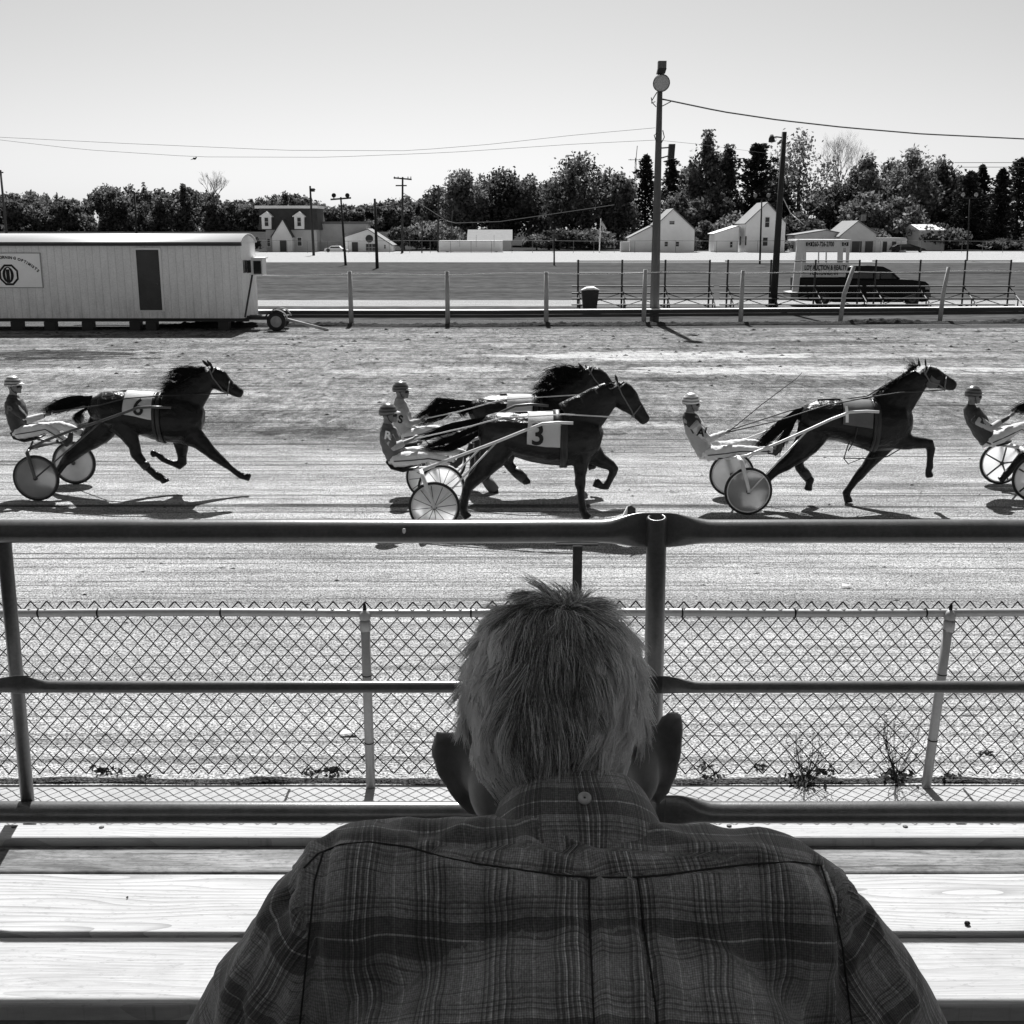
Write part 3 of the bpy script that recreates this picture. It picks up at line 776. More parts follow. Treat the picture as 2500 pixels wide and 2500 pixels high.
MB().hexa([(x0, 235.6, Z_(a[1], 236)), (x1, 235.6, Z_(a[1], 236)), (x1, 241, Z_(b[1], 241)), (x0, 241, Z_(b[1], 241)), (x0, 246.4, Z_(a[1], 236)), (x1, 246.4, Z_(a[1], 236)), (x1, 241.2, Z_(b[1], 241)), (x0, 241.2, Z_(b[1], 241))]).build('roof', M_ROOFM, t)
# ------------------------------------------------------------------ infield objects
M_POLE = plain('weathered_pole', 0.10, 0.9, 0.35, 2, stretch=(3, 3, 0.3))
M_POLED = plain('dark_pole', 0.022, 0.85, 0.3, 2)
M_WIRE = plain('wire', 0.05, 0.6, 0.1)
M_LAMP = plain('lamp_glass', 0.35, 0.3, 0.05)
M_STEEL = plain('grey_steel', 0.14, 0.5, 0.2, 4, metal=0.3)
M_RAILW = plain('rail_white', 0.75, 0.7, 0.08, 2)
M_RAILD = plain('rail_board', 0.040, 0.85, 0.35, 1.2, stretch=(0.4, 1, 3))
M_POSTG = plain('post_grey', 0.34, 0.85, 0.3, 2, stretch=(1, 1, 0.5))
M_RUBBER = plain('rubber', 0.018, 0.8, 0.2, 10)
M_BENCH = plain('bleacher_metal', 0.03, 0.6, 0.2, 4)

def rail_y(x): return 51.4 + max(0, x + 1) * 0.092
# guard rail: board panels with a white cap, and posts
t = thing('guard_rail', (0, 51.4, 0), 'long dark board rail with bright white top along the infield edge', 'rail')
xs = [-19 + 3.0 * i for i in range(19)]
mb, mc = MB(), MB()
for a, b in zip(xs[:-1], xs[1:]):
    ya, yb = rail_y(a), rail_y(b)
    za = (Z_(757.5, 51.4), Z_(776, 51.4))
    s0 = 0.02 * mnoise.noise((a, 0, 0)); s1 = 0.02 * mnoise.noise((b, 0, 0))
    def hx(m, y_off0, y_off1, zlo, zhi):
        m.hexa([(a, ya + y_off0, zlo + s0), (b, yb + y_off0, zlo + s1), (b, yb + y_off0, zhi + s1), (a, ya + y_off0, zhi + s0),
                (a, ya + y_off1, zlo + s0), (b, yb + y_off1, zlo + s1), (b, yb + y_off1, zhi + s1), (a, ya + y_off1, zhi + s0)])
    hx(mb, 0, 0.045, za[1], za[1] + 0.13); hx(mb, 0.012, 0.05, za[1] + 0.14, za[0] - 0.03)
    hx(mc, -0.03, 0.36, za[0] - 0.025, za[0] + 0.005)
mb.build('boards', M_RAILD, t); mc.build('cap', M_RAILW, t)
for u, vt, vb in ((855, 662, 801), (1092, 662, 801), (1334, 664, 790), (1574, 658, 788), (1812, 660, 790), (2062, 650, 787), (2304, 652, 787)):
    x = X_(u, vb, 51.2); yy = rail_y(x) - 0.16
    x = X_(u, 700, yy)
    mbp = MB(); hgt = Z_(vt, yy); lean = 0.05 * mnoise.noise((x, 3, 1))
    if u == 2062: lean = 0.35
    if u == 2304: lean = 0.15
    mbp.loft([((x - lean * .3, yy, -0.1), .105, .09), ((x, yy, hgt * .5), .10, .085), ((x + lean, yy, hgt), .09, .08)], 8)
    tag(mbp.build('fence_post', M_POSTG, smooth=True), {855: 'weathered grey fence post nearest the trailer dolly', 1092: 'weathered grey fence post second from the trailer dolly', 1334: 'grey fence post left of the trash bin', 1574: 'grey fence post close against the tall floodlight pole', 1812: 'grey fence post left of the leaning dark pole', 2062: 'leaning pale fence post in front of the white booth', 2304: 'pale fence post in front of the bumper of the dark truck'}[u], 'post', 'fence posts along the infield rail')
mb = MB(); pts = []
for i in range(61):
    u = 620 + 1950 * i / 60; x = X_(u, 668, 51.3); yy = rail_y(x) - 0.16
    pts.append((X_(u, 668, yy), yy, Z_(671 + 2 * math.sin(i * 0.55) - (u - 620) * 0.005, yy)))
mb.tube(pts, 0.016, 5)
tag(mb.build('fence_wire', M_RAILW), 'thick pale wire strung between the infield fence posts', 'wire')

def lamp_head(mb, c, r, ax): mb.lathe(c, ax, [(0.001, 0), (r, 0.02), (r * 0.9, -r * .5), (r * 0.35, -r * 1.1), (r * 0.3, -r * 1.6), (0.001, -r * 1.6)], 18)
# tall floodlight pole
yb = 52.6
t = thing('floodlight_pole', (X_(1597, 786, yb), yb, 0), 'tall grey wooden pole with round floodlight and square lamp on top', 'light pole')
b = P(1597, 790, yb); tp = P(1612, 176, yb); b.z = -0.1
mb = MB(); mb.loft([(b, .21, .21), (b.lerp(tp, .33), .185, .185), (b.lerp(tp, .66), .145, .145), (tp, .11, .11)], 12); mb.build('pole', M_POLE, t, True)
c = P(1615, 203, yb - .35); mb = MB(); mb.lathe(c, Vector((0.1, -0.85, -0.35)), [(0.001, 0.06), (.2, .05), (.34, 0)], 24); mb.build('lens', M_LAMP, t, True)
mb = MB(); mb.lathe(c, Vector((0.1, -0.85, -0.35)), [(.36, .04), (.37, -.02), (.30, -.25), (.16, -.42), (.001, -.44)], 24); mb.build('reflector', M_POLED, t, True)
c = P(1616, 168, yb); mb = MB(); mb.box(c.x - .17, c.x + .17, yb - .17, yb + .17, c.z, c.z + .30); mb.build('square_lamp', M_POLE, t)
MB().hexa([(c.x - .22, yb - .2, c.z - .2), (c.x + .12, yb - .2, c.z - .2), (c.x + .18, yb - .2, c.z - .003), (c.x - .18, yb - .2, c.z - .003), (c.x - .22, yb + .2, c.z - .2), (c.x + .12, yb + .2, c.z - .2), (c.x + .18, yb + .2, c.z - .003), (c.x - .18, yb + .2, c.z - .003)]).build('lamp_base', M_BLACK, t)
for pts in (((1604, 225), (1592, 245), (1590, 252), (1600, 248)), ((1590, 238), (1592, 250), (1602, 261)), ((1617, 243), (1640, 247)), ((1617, 259), (1638, 248)), ((1604, 325), (1597, 330), (1602, 345)), ((1618, 318), (1622, 335), (1614, 350))):
    MB().tube([P(a, b, yb - .1) for a, b in pts], 0.02, 4).build('loose_wire', M_WIRE, t)
t = thing('loudspeaker', P(1641, 388, yb), 'black box loudspeaker hung beside the tall floodlight pole', 'loudspeaker')
a, b = P(1632, 388, yb), P(1648, 352, yb)
MB().hexa([(a.x - .03, yb - .15, a.z), (b.x - .03, yb - .15, a.z + .02), (b.x, yb - .15, b.z), (a.x, yb - .15, b.z), (a.x - .03, yb + .15, a.z), (b.x - .03, yb + .15, a.z + .02), (b.x, yb + .15, b.z), (a.x, yb + .15, b.z)]).build('cabinet', M_BLACK, t)
MB().tube([P(1606, 362, yb), P(1634, 360, yb)], .03, 6).tube([P(1606, 388, yb), P(1634, 380, yb)], .03, 6).build('bracket', M_POLED, t)

def simple_pole(name, label, ut, vt, ub, vb, r, mat, Y=None, cat='pole', group=None):
    Y = G(ub, vb).y if Y is None else Y
    b = P(ub, vb, Y); b.z = -0.1; tp = P(ut, vt, Y)
    t = thing(name, (b.x, Y, 0), label, cat, group)
    MB().loft([(b, r, r), (b.lerp(tp, .5), r * .85, r * .85), (tp, r * .65, r * .65)], 8).build('shaft', mat, t, True)
    return t, b, tp, Y
# leaning dark pole with side lamp
t, b, tp, Y = simple_pole('light_pole', 'leaning black pole with a side lamp near the white booth', 1915, 322, 1889, 722, .19, M_POLED, 61.0)
a = P(1912, 336, Y); e = P(1884, 336, Y)
MB().tube([a, P(1895, 334, Y), e], .035, 6).build('arm', M_POLED, t)
mb = MB(); mb.lathe(P(1884, 346, Y), (0, -.2, -1), [(.001, .02), (.16, 0), (.15, -.16), (.08, -.34), (.001, -.34)], 14); mb.build('lamp', M_POLED, t, True)
MB().tube([P(1910, 480, Y), P(1930, 520, Y), P(1962, 548, Y + 20)], .025, 4).build('stay_wire', M_RAILW, t)
# utility poles beyond the track
t, b, tp, Y = simple_pole('utility_pole', 'utility pole standing in front of the mansard house', 757, 454, 766, 624, .22, M_POLED)
mb = MB(); mb.tube([P(757, 462, Y), P(770, 463, Y)], .09, 5); mb.box(P(764, 465, Y).x - .25, P(764, 465, Y).x + .25, Y - .3, Y + .3, P(764, 468, Y).z, P(764, 460, Y).z); mb.build('bracket', M_POLED, t)
t, b, tp, Y = simple_pole('floodlight_pole', 'crossarm pole with two floodlights left of the plain dark pole', 832, 481, 844, 648, .15, M_POLED, cat='light pole')
mb = MB(); mb.tube([P(807, 487, Y), P(857, 483, Y)], .1, 6); mb.build('crossarm', M_POLED, t)
for u in (815, 848):
    mb = MB(); mb.lathe(P(u, 477, Y - .3), (0, -1, .1), [(.001, .05), (.26, 0), (.2, -.3), (.08, -.45), (.001, -.45)], 14); mb.tube([P(u, 477, Y), P(u, 486, Y)], .06, 5); mb.build('floodlight', M_POLED, t, True)
simple_pole('plain_pole', 'plain dark pole without arms on the infield grass', 915, 485, 921, 655, .18, M_POLED)
t, b, tp, Y = simple_pole('utility_pole', 'utility pole with two crossarms left of the semi-trailer', 983, 432, 982, 617, .24, M_POLED, 214)
mb = MB(); mb.tube([P(961, 434, Y), P(1005, 438, Y)], .14, 5); mb.tube([P(966, 453, Y), P(993, 453, Y)], .12, 5)
for u in (963, 972, 996, 1003): mb.tube([P(u, 437, Y), P(u, 431, Y)], .08, 5)
mb.build('crossarm', M_POLED, t)
t, b, tp, Y = simple_pole('utility_pole', 'thin utility pole half hidden in the tree above the semi-trailer', 1071, 452, 1069, 600, .2, M_POLED, 226)
MB().tube([P(1056, 465, Y), P(1073, 466, Y)], .1, 5).build('crossarm', M_POLED, t)
simple_pole('plain_pole', 'thin leaning pole behind the semi-trailer', 1105, 514, 1098, 600, .13, M_POLED, 226)
simple_pole('plain_pole', 'thin pole beside the gap left of the semi-trailer', 1031, 530, 1030, 618, .12, M_POLED, 214)
simple_pole('plain_pole', 'short thin dark post on the infield left of the bleachers', 1353, 560, 1353, 648, .1, M_POLED)
t, b, tp, Y = simple_pole('utility_pole', 'grey utility pole at the left edge of the photo above the trailer', 1, 415, 15, 566, .16, M_POLE, 120)
MB().tube([P(-10, 420, Y), P(8, 421, Y)], .07, 5).build('crossarm', M_POLE, t)
t, b, tp, Y = simple_pole('utility_pole', 'thin dark pole rising from behind the middle of the trailer roof', 328, 468, 332, 575, .14, M_POLED, 130)
MB().tube([P(298, 471, Y), P(352, 471, Y)], .06, 5).build('crossarm', M_POLED, t)
for lab, ut, vt, ub, vb in (('double floodlight post in front of the tall white gable house', 1860, 484, 1855, 645), ('double floodlight post in front of the spruces on the right', 2368, 482, 2361, 638)):
    t, b, tp, Y = simple_pole('floodlight_pole', lab, ut, vt, ub, vb, .12, M_POLED, cat='light pole')
    MB().tube([P(ut - 17, vt + 1, Y), P(ut + 17, vt + 1, Y)], .07, 5).build('crossarm', M_POLED, t)
    for u in (ut - 16, ut + 16):
        mb = MB(); mb.lathe(P(u, vt - 7, Y - .2), (0, -1, .1), [(.001, .05), (.24, 0), (.18, -.3), (.001, -.4)], 14); mb.tube([P(u, vt - 5, Y), P(u, vt, Y)], .05, 5); mb.build('floodlight', M_LAMP, t, True)
# antenna tower
Y = 300; x = X_(1551, 440, Y)
t = thing('antenna_tower', (x, Y, terrain(Y)), 'thin lattice antenna mast with a cross aerial above the trees', 'antenna')
mb = MB(); zt_ = Z_(385, Y)
for dx in (-.35, .35):
    mb.tube([(x + dx, Y, 0), (x + dx * .3, Y, zt_)], .07, 4)
for k in range(14): mb.tube([(x - .3, Y, zt_ - 1.2 * k - 1), (x + .3, Y, zt_ - 1.2 * k - 1.6)], .04, 4)
mb.tube([(x, Y, zt_ - 1), P(1556, 356, Y)], .08, 4); mb.build('mast', M_STEEL, t)
MB().tube([P(1534, 390, Y), P(1574, 390, Y)], .07, 4).tube([P(1540, 388, Y), P(1540, 392, Y)], .05, 4).build('aerial', M_STEEL, t)
# flag
t, b, tp, Y = simple_pole('flagpole', 'white flagpole with a drooping small flag below the broad tree', 1467, 533, 1463, 617, .1, M_TRIM, 214)
fl = [(1467, 540), (1474, 546), (1481, 558), (1478, 562), (1472, 553), (1467, 551)]
mb = MB(); mb.prism([XZ(p, Y) for p in fl], Y - .04, Y); mb.build('flag', plain('flag_cloth', .35, .8, .5, 3), t)
# perimeter fence beyond the far track
t = thing('perimeter_fence', (0, 212, 0), 'thin pale top rail of the chain fence beyond the far track', 'fence')
mb = MB(); Y = 212
x0 = -60
pts = [(X_(600 + 50 * i, 590, Y), Y, Z_(588, Y) + 0.05 * math.sin(i)) for i in range(40)]
mb.tube(pts, .035, 4); mb.build('top_rail', M_STEEL, t)
for i in range(0, 40):
    MB().tube([(pts[i][0], Y, 0), (pts[i][0], Y, pts[i][2])], .035, 4).build('post', M_STEEL, t)
# overhead wires
def wire(label, pts, r, Y0, Y1, sag=0, name='overhead_wire'):
    n = 24; out = []
    us = [p[0] for p in pts]; vv = [p[1] for p in pts]
    for i in range(n + 1):
        f = i / n; u = us[0] + (us[-1] - us[0]) * f; Y = Y0 + (Y1 - Y0) * f
        out.append(P(u, float(np.interp(u, us, vv)) + sag * math.sin(PI * f), Y))
    tag(MB().tube(out, r, 4).build(name, M_WIRE), label, 'wire', 'overhead wires')
wire('heaviest overhead wire running from the tall floodlight pole to the right edge', [(1617, 242), (1760, 272), (1900, 293), (2060, 311), (2250, 327), (2560, 342)], .03, 52, 60)
wire('upper thin overhead wire from the left edge up to the tall floodlight pole', [(-40, 333), (300, 350), (700, 367), (1000, 368), (1200, 352), (1400, 330), (1600, 312)], .008, 60, 52)
wire('lower thin overhead wire from the left edge up to the tall floodlight pole', [(-40, 337), (200, 365), (480, 383), (800, 384), (1100, 372), (1400, 352), (1600, 342)], .008, 62, 52)
wire('faint wire between the trees right of the tall floodlight pole', [(1616, 343), (1705, 352), (1900, 378)], .008, 52, 90)
wire('wire crossing the dark trees from the two-crossarm pole to the broad tree', [(983, 470), (1100, 545), (1220, 541), (1345, 523), (1500, 500)], .05, 214, 200)
wire('faint pair wire in the sky near the right edge, upper', [(2330, 397), (2560, 397)], .05, 240, 240)
wire('faint pair wire in the sky near the right edge, lower', [(2340, 408), (2560, 408)], .05, 240, 240)
t = thing('bird', P(475, 384, 60), 'tiny dark bird sitting on the lower overhead wire', 'bird')
mb = MB(); c = P(475, 387, 61); mb.ball(c, .09, .06, .06, 8, 6); mb.ball(c + Vector((.08, 0, .05)), .04, .04, .04, 8, 6); mb.tube([c, c + Vector((-.2, 0, -.06))], .03, 5, .01); mb.build('body', M_BLACK, t, True)

# ------------------------------------------------------------------ bleachers
def bleacher(u0, u1, posts, label, Y=60.0):
    t = thing('bleacher', (X_((u0 + u1) / 2, 740, Y), Y, 0), label, 'bleacher', 'metal bleachers behind the infield rail')
    rows = [(744, 0), (729, .6), (715.5, 1.2), (699, 1.8)]
    for i, (v, dy) in enumerate(rows):
        y = Y + dy; z = Z_(v, y)
        MB().box(X_(u0 - 12, v, y), X_(u1 + 8, v, y), y, y + .26, z - .04, z + .02).build('seat', M_BENCH, t)
    for v in (666, 637):
        y = Y + 2.1; MB().tube([(X_(u0, v, y), y, Z_(v, y)), (X_(u1, v, y), y, Z_(v, y))], .035, 6).build('back_rail', M_BENCH, t)
    for u in posts:
        y = Y + 2.1; x = X_(u, 700, y)
        mb = MB(); mb.tube([(x, y, 0), (x, y, Z_(634, y))], .05, 6)
        mb.tube([(x, Y + .1, Z_(745, Y)), (x, y, Z_(699, y))], .035, 5); mb.tube([(x, Y + .1, 0), (x, Y + .1, Z_(744, Y))], .035, 5)
        mb.tube([(x, Y + .8, 0), (x, Y + .8, Z_(729, Y + .6))], .035, 5); mb.tube([(x, Y + .05, .04), (x, y, .04)], .035, 5)
        mb.build('support_frame', M_BENCH, t)
    for a, b in zip(posts[:-1], posts[1:]):
        y = Y + 2.0; xa, xb = X_(a, 740, y), X_(b, 740, y)
        MB().tube([(xa, y, .1), (xb, y, Z_(715, y))], .022, 4).tube([(xb, y, .1), (xa, y, Z_(715, y))], .022, 4).build('cross_brace', M_BENCH, t)
    return t
bleacher(1408, 1735, (1411, 1518, 1623, 1731), 'metal bleacher with the trash bin at its left end')
bleacher(1770, 2098, (1775, 1880, 1988, 2095), 'metal bleacher in front of the rear of the dark truck')
bleacher(2130, 2470, (2135, 2243, 2352, 2463), 'metal bleacher in front of the hood of the dark truck')
# trash bin
Y = 58.6
t = thing('trash_bin', (X_(1440, 750, Y), Y, 0), 'dark wheeled trash bin with pale lid beside the left bleacher', 'trash bin')
xa, xb = X_(1422, 745, Y), X_(1459, 745, Y); z1 = Z_(710, Y)
MB().hexa([(xa + .06, Y, .05), (xb - .06, Y, .05), (xb + .06, Y, z1), (xa - .04, Y, z1), (xa + .06, Y + .55, .05), (xb - .06, Y + .55, .05), (xb + .06, Y + .65, z1), (xa - .04, Y + .65, z1)]).build('body', M_BLACK, t)
mb = MB(); mb.loft([((xa - .06, Y + .3, z1 + .02), .02, .33), ((xa + .2, Y + .3, z1 + .09), .09, .35), ((xb - .2, Y + .3, z1 + .1), .1, .35), ((xb + .1, Y + .3, z1 + .02), .02, .34)], 10); mb.build('lid', M_WSIDE, t, True)
MB().tube([(xa + .12, Y - .02, .12), (xa + .12, Y + .6, .12)], .12, 10).build('wheel', M_RUBBER, t)

# ------------------------------------------------------------------ dark truck with booth
ZT = (1900, 570, .20704); Y = 64.2
t = thing('pickup_truck', (X_(2100, 744, Y), Y, 0), 'long black crew truck parked behind the bleachers carrying a white booth', 'truck')
M_CAR = NT('black_car_paint', 0.25).m; MATS['black_car_paint'].node_tree.nodes['Principled BSDF'].inputs['Base Color'].default_value = (.006, .006, .006, 1); M_CAR.node_tree.nodes['Principled BSDF'].inputs['Specular IOR Level'].default_value = .15
def pz(pts, Y=Y, T_=ZT): return [XZ(zz(T_, *p), Y) for p in pts]
def slab(name, pts, Y0, Y1, mat, parent, T_=ZT, bev=0.0):
    mb = MB(); mb.prism(pz(pts, Y0, T_), Y0, Y1); o = mb.build(name, mat, parent)
    if bev:
        m = o.modifiers.new('b', 'BEVEL'); m.width = bev; m.segments = 3; m.limit_method = 'ANGLE'
    return o
slab('body', [(240, 790), (240, 520), (790, 520), (820, 540), (1440, 540), (1580, 545), (1740, 566), (1790, 605), (1795, 700), (1775, 800), (1690, 812), (1650, 745), (1520, 745), (1480, 812), (640, 812), (600, 745), (450, 745), (410, 800)], Y, Y + 2.0, M_CAR, t, bev=.08)
slab('cab', [(800, 539), (830, 400), (870, 382), (1060, 376), (1240, 388), (1330, 432), (1452, 539)], Y + .12, Y + 1.88, M_CAR, t, bev=.08)
slab('side_window', [(1210, 533), (1205, 450), (1300, 440), (1400, 533)], Y + .085, Y + .115, M_GLASS, t)
slab('side_window', [(850, 530), (865, 440), (1150, 440), (1150, 530)], Y + .085, Y + .115, M_GLASS, t)
slab('mirror', [(1155, 540), (1155, 470), (1200, 470), (1195, 540)], Y - .22, Y - .1, M_STEEL, t, bev=.03)
slab('headlight', [(1735, 660), (1735, 610), (1790, 615), (1795, 660)], Y - .01, Y + .1, M_LAMP, t)
slab('bumper', [(1700, 740), (1700, 700), (1800, 700), (1800, 760)], Y - .03, Y + 2.03, M_STEEL, t)
slab('rear_step', [(145, 750), (145, 700), (245, 690), (245, 750)], Y + .1, Y + 1.9, M_STEEL, t)
for x in (522, 1582):
    c = P(*zz(ZT, x, 790), Y)
    w_ = MB().lathe((c.x, Y - .02, .40), (0, 1, 0), [(.2, 0), (.38, .0), (.40, .04), (.40, .24), (.2, .26)], 22).build('tyre', M_RUBBER, t, True)
    MB().lathe((c.x, Y - .03, .40), (0, 1, 0), [(.001, 0), (.05, 0), (.08, .05), (.2, .03), (.22, .0), (.24, .05)], 22).build('rim', M_STEEL, w_, True)
t = thing('starting_booth', (X_(2010, 700, Y), Y, 1.4), 'white windowed booth standing on the bed of the black truck', 'booth')
M_BOOTH = plain('booth_white', 0.8, .7, .08, 3)
for Ya, Yb in ((Y + .1, Y + .18), (Y + 1.8, Y + 1.88)):
    o = MB()
    for pts in ([(290, 168), (290, 90), (850, 90), (840, 168)], [(270, 512), (275, 350), (830, 350), (790, 512)], [(282, 352), (286, 166), (330, 166), (328, 352)],
                [(700, 352), (703, 166), (765, 166), (762, 352)], [(800, 352), (805, 166), (845, 166), (830, 352)], [(470, 352), (473, 212), (485, 212), (483, 352)], [(560, 352), (562, 212), (575, 212), (573, 352)], [(328, 214), (328, 166), (703, 166), (703, 214)]):
        o.prism(pz(pts, Ya), Ya, Yb)
    o.build('window_wall', M_BOOTH, t)
slab('roof', [(215, 90), (218, 70), (866, 72), (862, 90)], Y, Y + 2.0, M_BOOTH, t)
slab('corner_pillar', [(165, 690), (225, 92), (300, 92), (240, 690)], Y - .1, Y + .05, M_BOOTH, t)
slab('corner_pillar', [(165, 690), (225, 92), (300, 92), (240, 690)], Y + 1.9, Y + 2.05, M_BOOTH, t)
M_INK = plain('black_ink', 0.01, .8, .1)
g = zz(ZT, 550, 128); pl = P(g[0], g[1], Y + .08)
text('phone_lettering', '260-726-2700', .34, (pl.x - .08, Y + .085, pl.z), M_INK, t, bold=.008, width=1.15)
g = zz(ZT, 560, 405); pl = P(g[0], g[1], Y + .08)
text('name_lettering', 'LOY AUCTION & REALTY', .36, (pl.x, Y + .085, pl.z), M_INK, t, bold=.010, width=2.28)
g = zz(ZT, 540, 465); pl = P(g[0], g[1], Y + .08)
text('town_lettering', 'PORTLAND, IN', .33, (pl.x, Y + .085, pl.z), M_INK, t, bold=.010, width=1.5)
for x in (365, 790):
    o = slab('badge', [(x - 35, 148), (x - 35, 104), (x + 38, 104), (x + 38, 148)], Y + .06, Y + .095, M_INK, t)
    g = zz(ZT, x, 126); pl = P(g[0], g[1], Y + .05)
    text('badge_letter', 'D', .26, (pl.x, Y + .055, pl.z), M_BOOTH, t)

# ------------------------------------------------------------------ parked cars far off
def far_car(label, T_, pts, Ycar, glass, wheels, mat):
    c0 = zz(T_, sum(p[0] for p in pts) / len(pts), max(p[1] for p in pts))
    t = thing('parked_car', (X_(c0[0], 612, Ycar), Ycar, 0), label, 'car', 'cars parked by the houses')
    slab('body', pts, Ycar, Ycar + 1.7, mat, t, T_, .06)
    slab('side_window', glass, Ycar - .03, Ycar - .005, M_GLASS, t, T_)
    for x in wheels:
        c = P(*zz(T_, x, 0), Ycar)
        c = X_(zz(T_, x, 0)[0], 612, Ycar)
        MB().lathe((c, Ycar - .04, .34), (0, 1, 0), [(.001, 0), (.33, 0), (.34, .2), (.001, .2)], 16).build('wheel', M_RUBBER, t)
far_car('pale old sedan parked beside the shop building', Z2, [(560, 625), (562, 606), (590, 602), (605, 588), (668, 587), (680, 602), (730, 612), (735, 626)], 219, [(600, 602), (610, 591), (664, 590), (672, 602)], (588, 705), M_WSIDE)
far_car('black sedan parked in front of the low white shed', Z4, [(985, 908), (1000, 885), (1030, 868), (1120, 866), (1165, 880), (1225, 900), (1240, 910)], 216, [(1035, 885), (1045, 871), (1115, 870), (1140, 884)], (1030, 1190), M_CAR)

# ------------------------------------------------------------------ mobile trailer on the track edge
Yt = 48.2; ZD = (560, 560, .13975); ZS = (0, 590, .07246)
def siding_mat():
    t = NT('ribbed_siding', 0.7); c = t.coord()
    s = t.new('ShaderNodeSeparateXYZ'); t.l.new(c, s.inputs[0])
    fr = t.math('FRACT', t.math('DIVIDE', s.outputs[0], 0.305))
    groove = t.rng(t.math('ABSOLUTE', t.math('SUBTRACT', fr, 0.5)), 0.0, 0.07, 0.72, 1.0)
    n = t.noise(t.coord((1, 1, 0.25)), 3, 5, .7); n2 = t.noise(c, 22, 3, .7)
    st_ = t.noise(t.coord((2.5, 1, .5), loc=(4, 0, 0)), 1.5, 6, .7)
    low = t.rng(s.outputs[2], .5, 1.7, 1, 0)
    dirt = t.math('SUBTRACT', 1.0, t.math('MULTIPLY', t.rng(st_, .42, .62, 0, .18), t.math('ADD', .35, low)))
    t.color(t.math('MULTIPLY', t.math('MULTIPLY', t.math('MULTIPLY', groove, dirt), t.rng(n, .3, .7, .74, .84)), t.rng(n2, .3, .7, .86, 1.1)))
    t.bump(groove, .5, .02); return t.m
M_SIDING = siding_mat()
xr = -10.94; xl = -24.5; zb_, ze_ = Z_(777, Yt), Z_(594, Yt); dep = 2.75
t = thing('office_trailer', (-17, Yt, 0), 'long ribbed pale office trailer with a dark door parked on the track edge', 'trailer')
MB().box(xl, xr, Yt, Yt + dep, zb_, ze_).build('body', M_SIDING, t)
mb = MB(); n = 10; arc = []
for i in range(n + 1):
    f = i / n; arc.append((Yt - .12 + (dep + .24) * f, ze_ + 0.33 * math.sin(PI * f) ** .7))
vs_ = [(x, y, z + o) for x, o in ((xl, 0), (xr + .06, 0), (xl, .05), (xr + .06, .05)) for y, z in arc]
m_ = n + 1; fs = []
for i in range(n):
    fs += [(i, i + 1, m_ + i + 1, m_ + i), (2 * m_ + i, 3 * m_ + i, 3 * m_ + i + 1, 2 * m_ + i + 1), (m_ + i, m_ + i + 1, 3 * m_ + i + 1, 3 * m_ + i), (i, 2 * m_ + i, 2 * m_ + i + 1, i + 1)]
mb.add(vs_, fs); mb.build('roof', plain('trailer_roof', .30, .6, .06, .6), t, True)
mb = MB(); mb.add([(xr - .02, y, z - .01) for y, z in arc] + [(xr - .02, Yt + dep, ze_ - .02), (xr - .02, Yt, ze_ - .02)], [tuple(range(n + 3))]); mb.build('gable_end', M_SIDING, t)
MB().box(xl, xr + .06, Yt - .14, Yt - .005, ze_ - .10, ze_ + .0).build('gutter', M_BLACK, t)
# door
d0, d1 = X_(338, 690, Yt), X_(393, 690, Yt); dz0, dz1 = Z_(757, Yt), Z_(610, Yt)
MB().box(d0, d1, Yt - .05, Yt - .003, dz0, dz1).build('door', plain('door_grey', .045, .7, .3, 1.5), t)
mb = MB(); w = .09
mb.box(d0 - w, d0 - .003, Yt - .07, Yt - .002, dz0 - .05, dz1 + w); mb.box(d1 + .003, d1 + w, Yt - .07, Yt - .002, dz0 - .05, dz1 + w); mb.box(d0 - .002, d1 + .002, Yt - .07, Yt - .002, dz1 + .003, dz1 + w); mb.box(d0 - .002, d1 + .002, Yt - .07, Yt - .002, dz0 - .05, dz0 - .003)
mb.build('door_frame', M_TRIM, t)
MB().ball((d1 - .12, Yt - .09, dz0 + 1.05), .035, seg=8, rings=6).build('door_knob', M_STEEL, t, True)
# sign board with lettering and octagon emblem
sx1, sz0, sz1 = X_(101, 660, Yt), Z_(701, Yt), Z_(619, Yt)
sx0 = X_(-66, 660, Yt)
M_SIGN = plain('sign_white', .92, .7, .04, 2)
sg = MB().box(sx0, sx1, Yt - .05, Yt - .006, sz0, sz1).build('sign_board', M_SIGN, t)
mb = MB()
for a in ((sx0 - .03, sx1 + .03, sz1 + .001, sz1 + .03), (sx0 - .03, sx1 + .03, sz0 - .03, sz0 - .001), (sx1 + .001, sx1 + .03, sz0, sz1), (sx0 - .03, sx0 - .001, sz0, sz1)): mb.box(a[0], a[1], Yt - .06, Yt - .004, a[2], a[3])
mb.build('sign_frame', M_POSTG, sg)
ys_ = Yt - .055
px = lambda x, y: P(*zz(ZS, x, y), ys_)
letters = [('M', -90, 545, -4), ('O', 20, 535, -2), ('R', 112, 530, 1), ('N', 205, 533, 4), ('I', 285, 538, 6), ('N', 360, 545, 9), ('G', 490, 560, 13), ('O', 645, 605, 20), ('P', 745, 638, 23), ('T', 842, 680, 27), ('I', 908, 718, 29), ('M', 990, 768, 31), ('I', 1065, 812, 33), ('S', 1115, 853, 36), ('T', 1200, 912, 39), ('S', 1278, 985, 43)]
for ch, x, y, r in letters:
    p = px(x, y); text('sign_letter', ch, .15, (p.x, ys_ - .002, p.z), M_INK, sg, rot=R(r), bold=.006, extrude=.002)
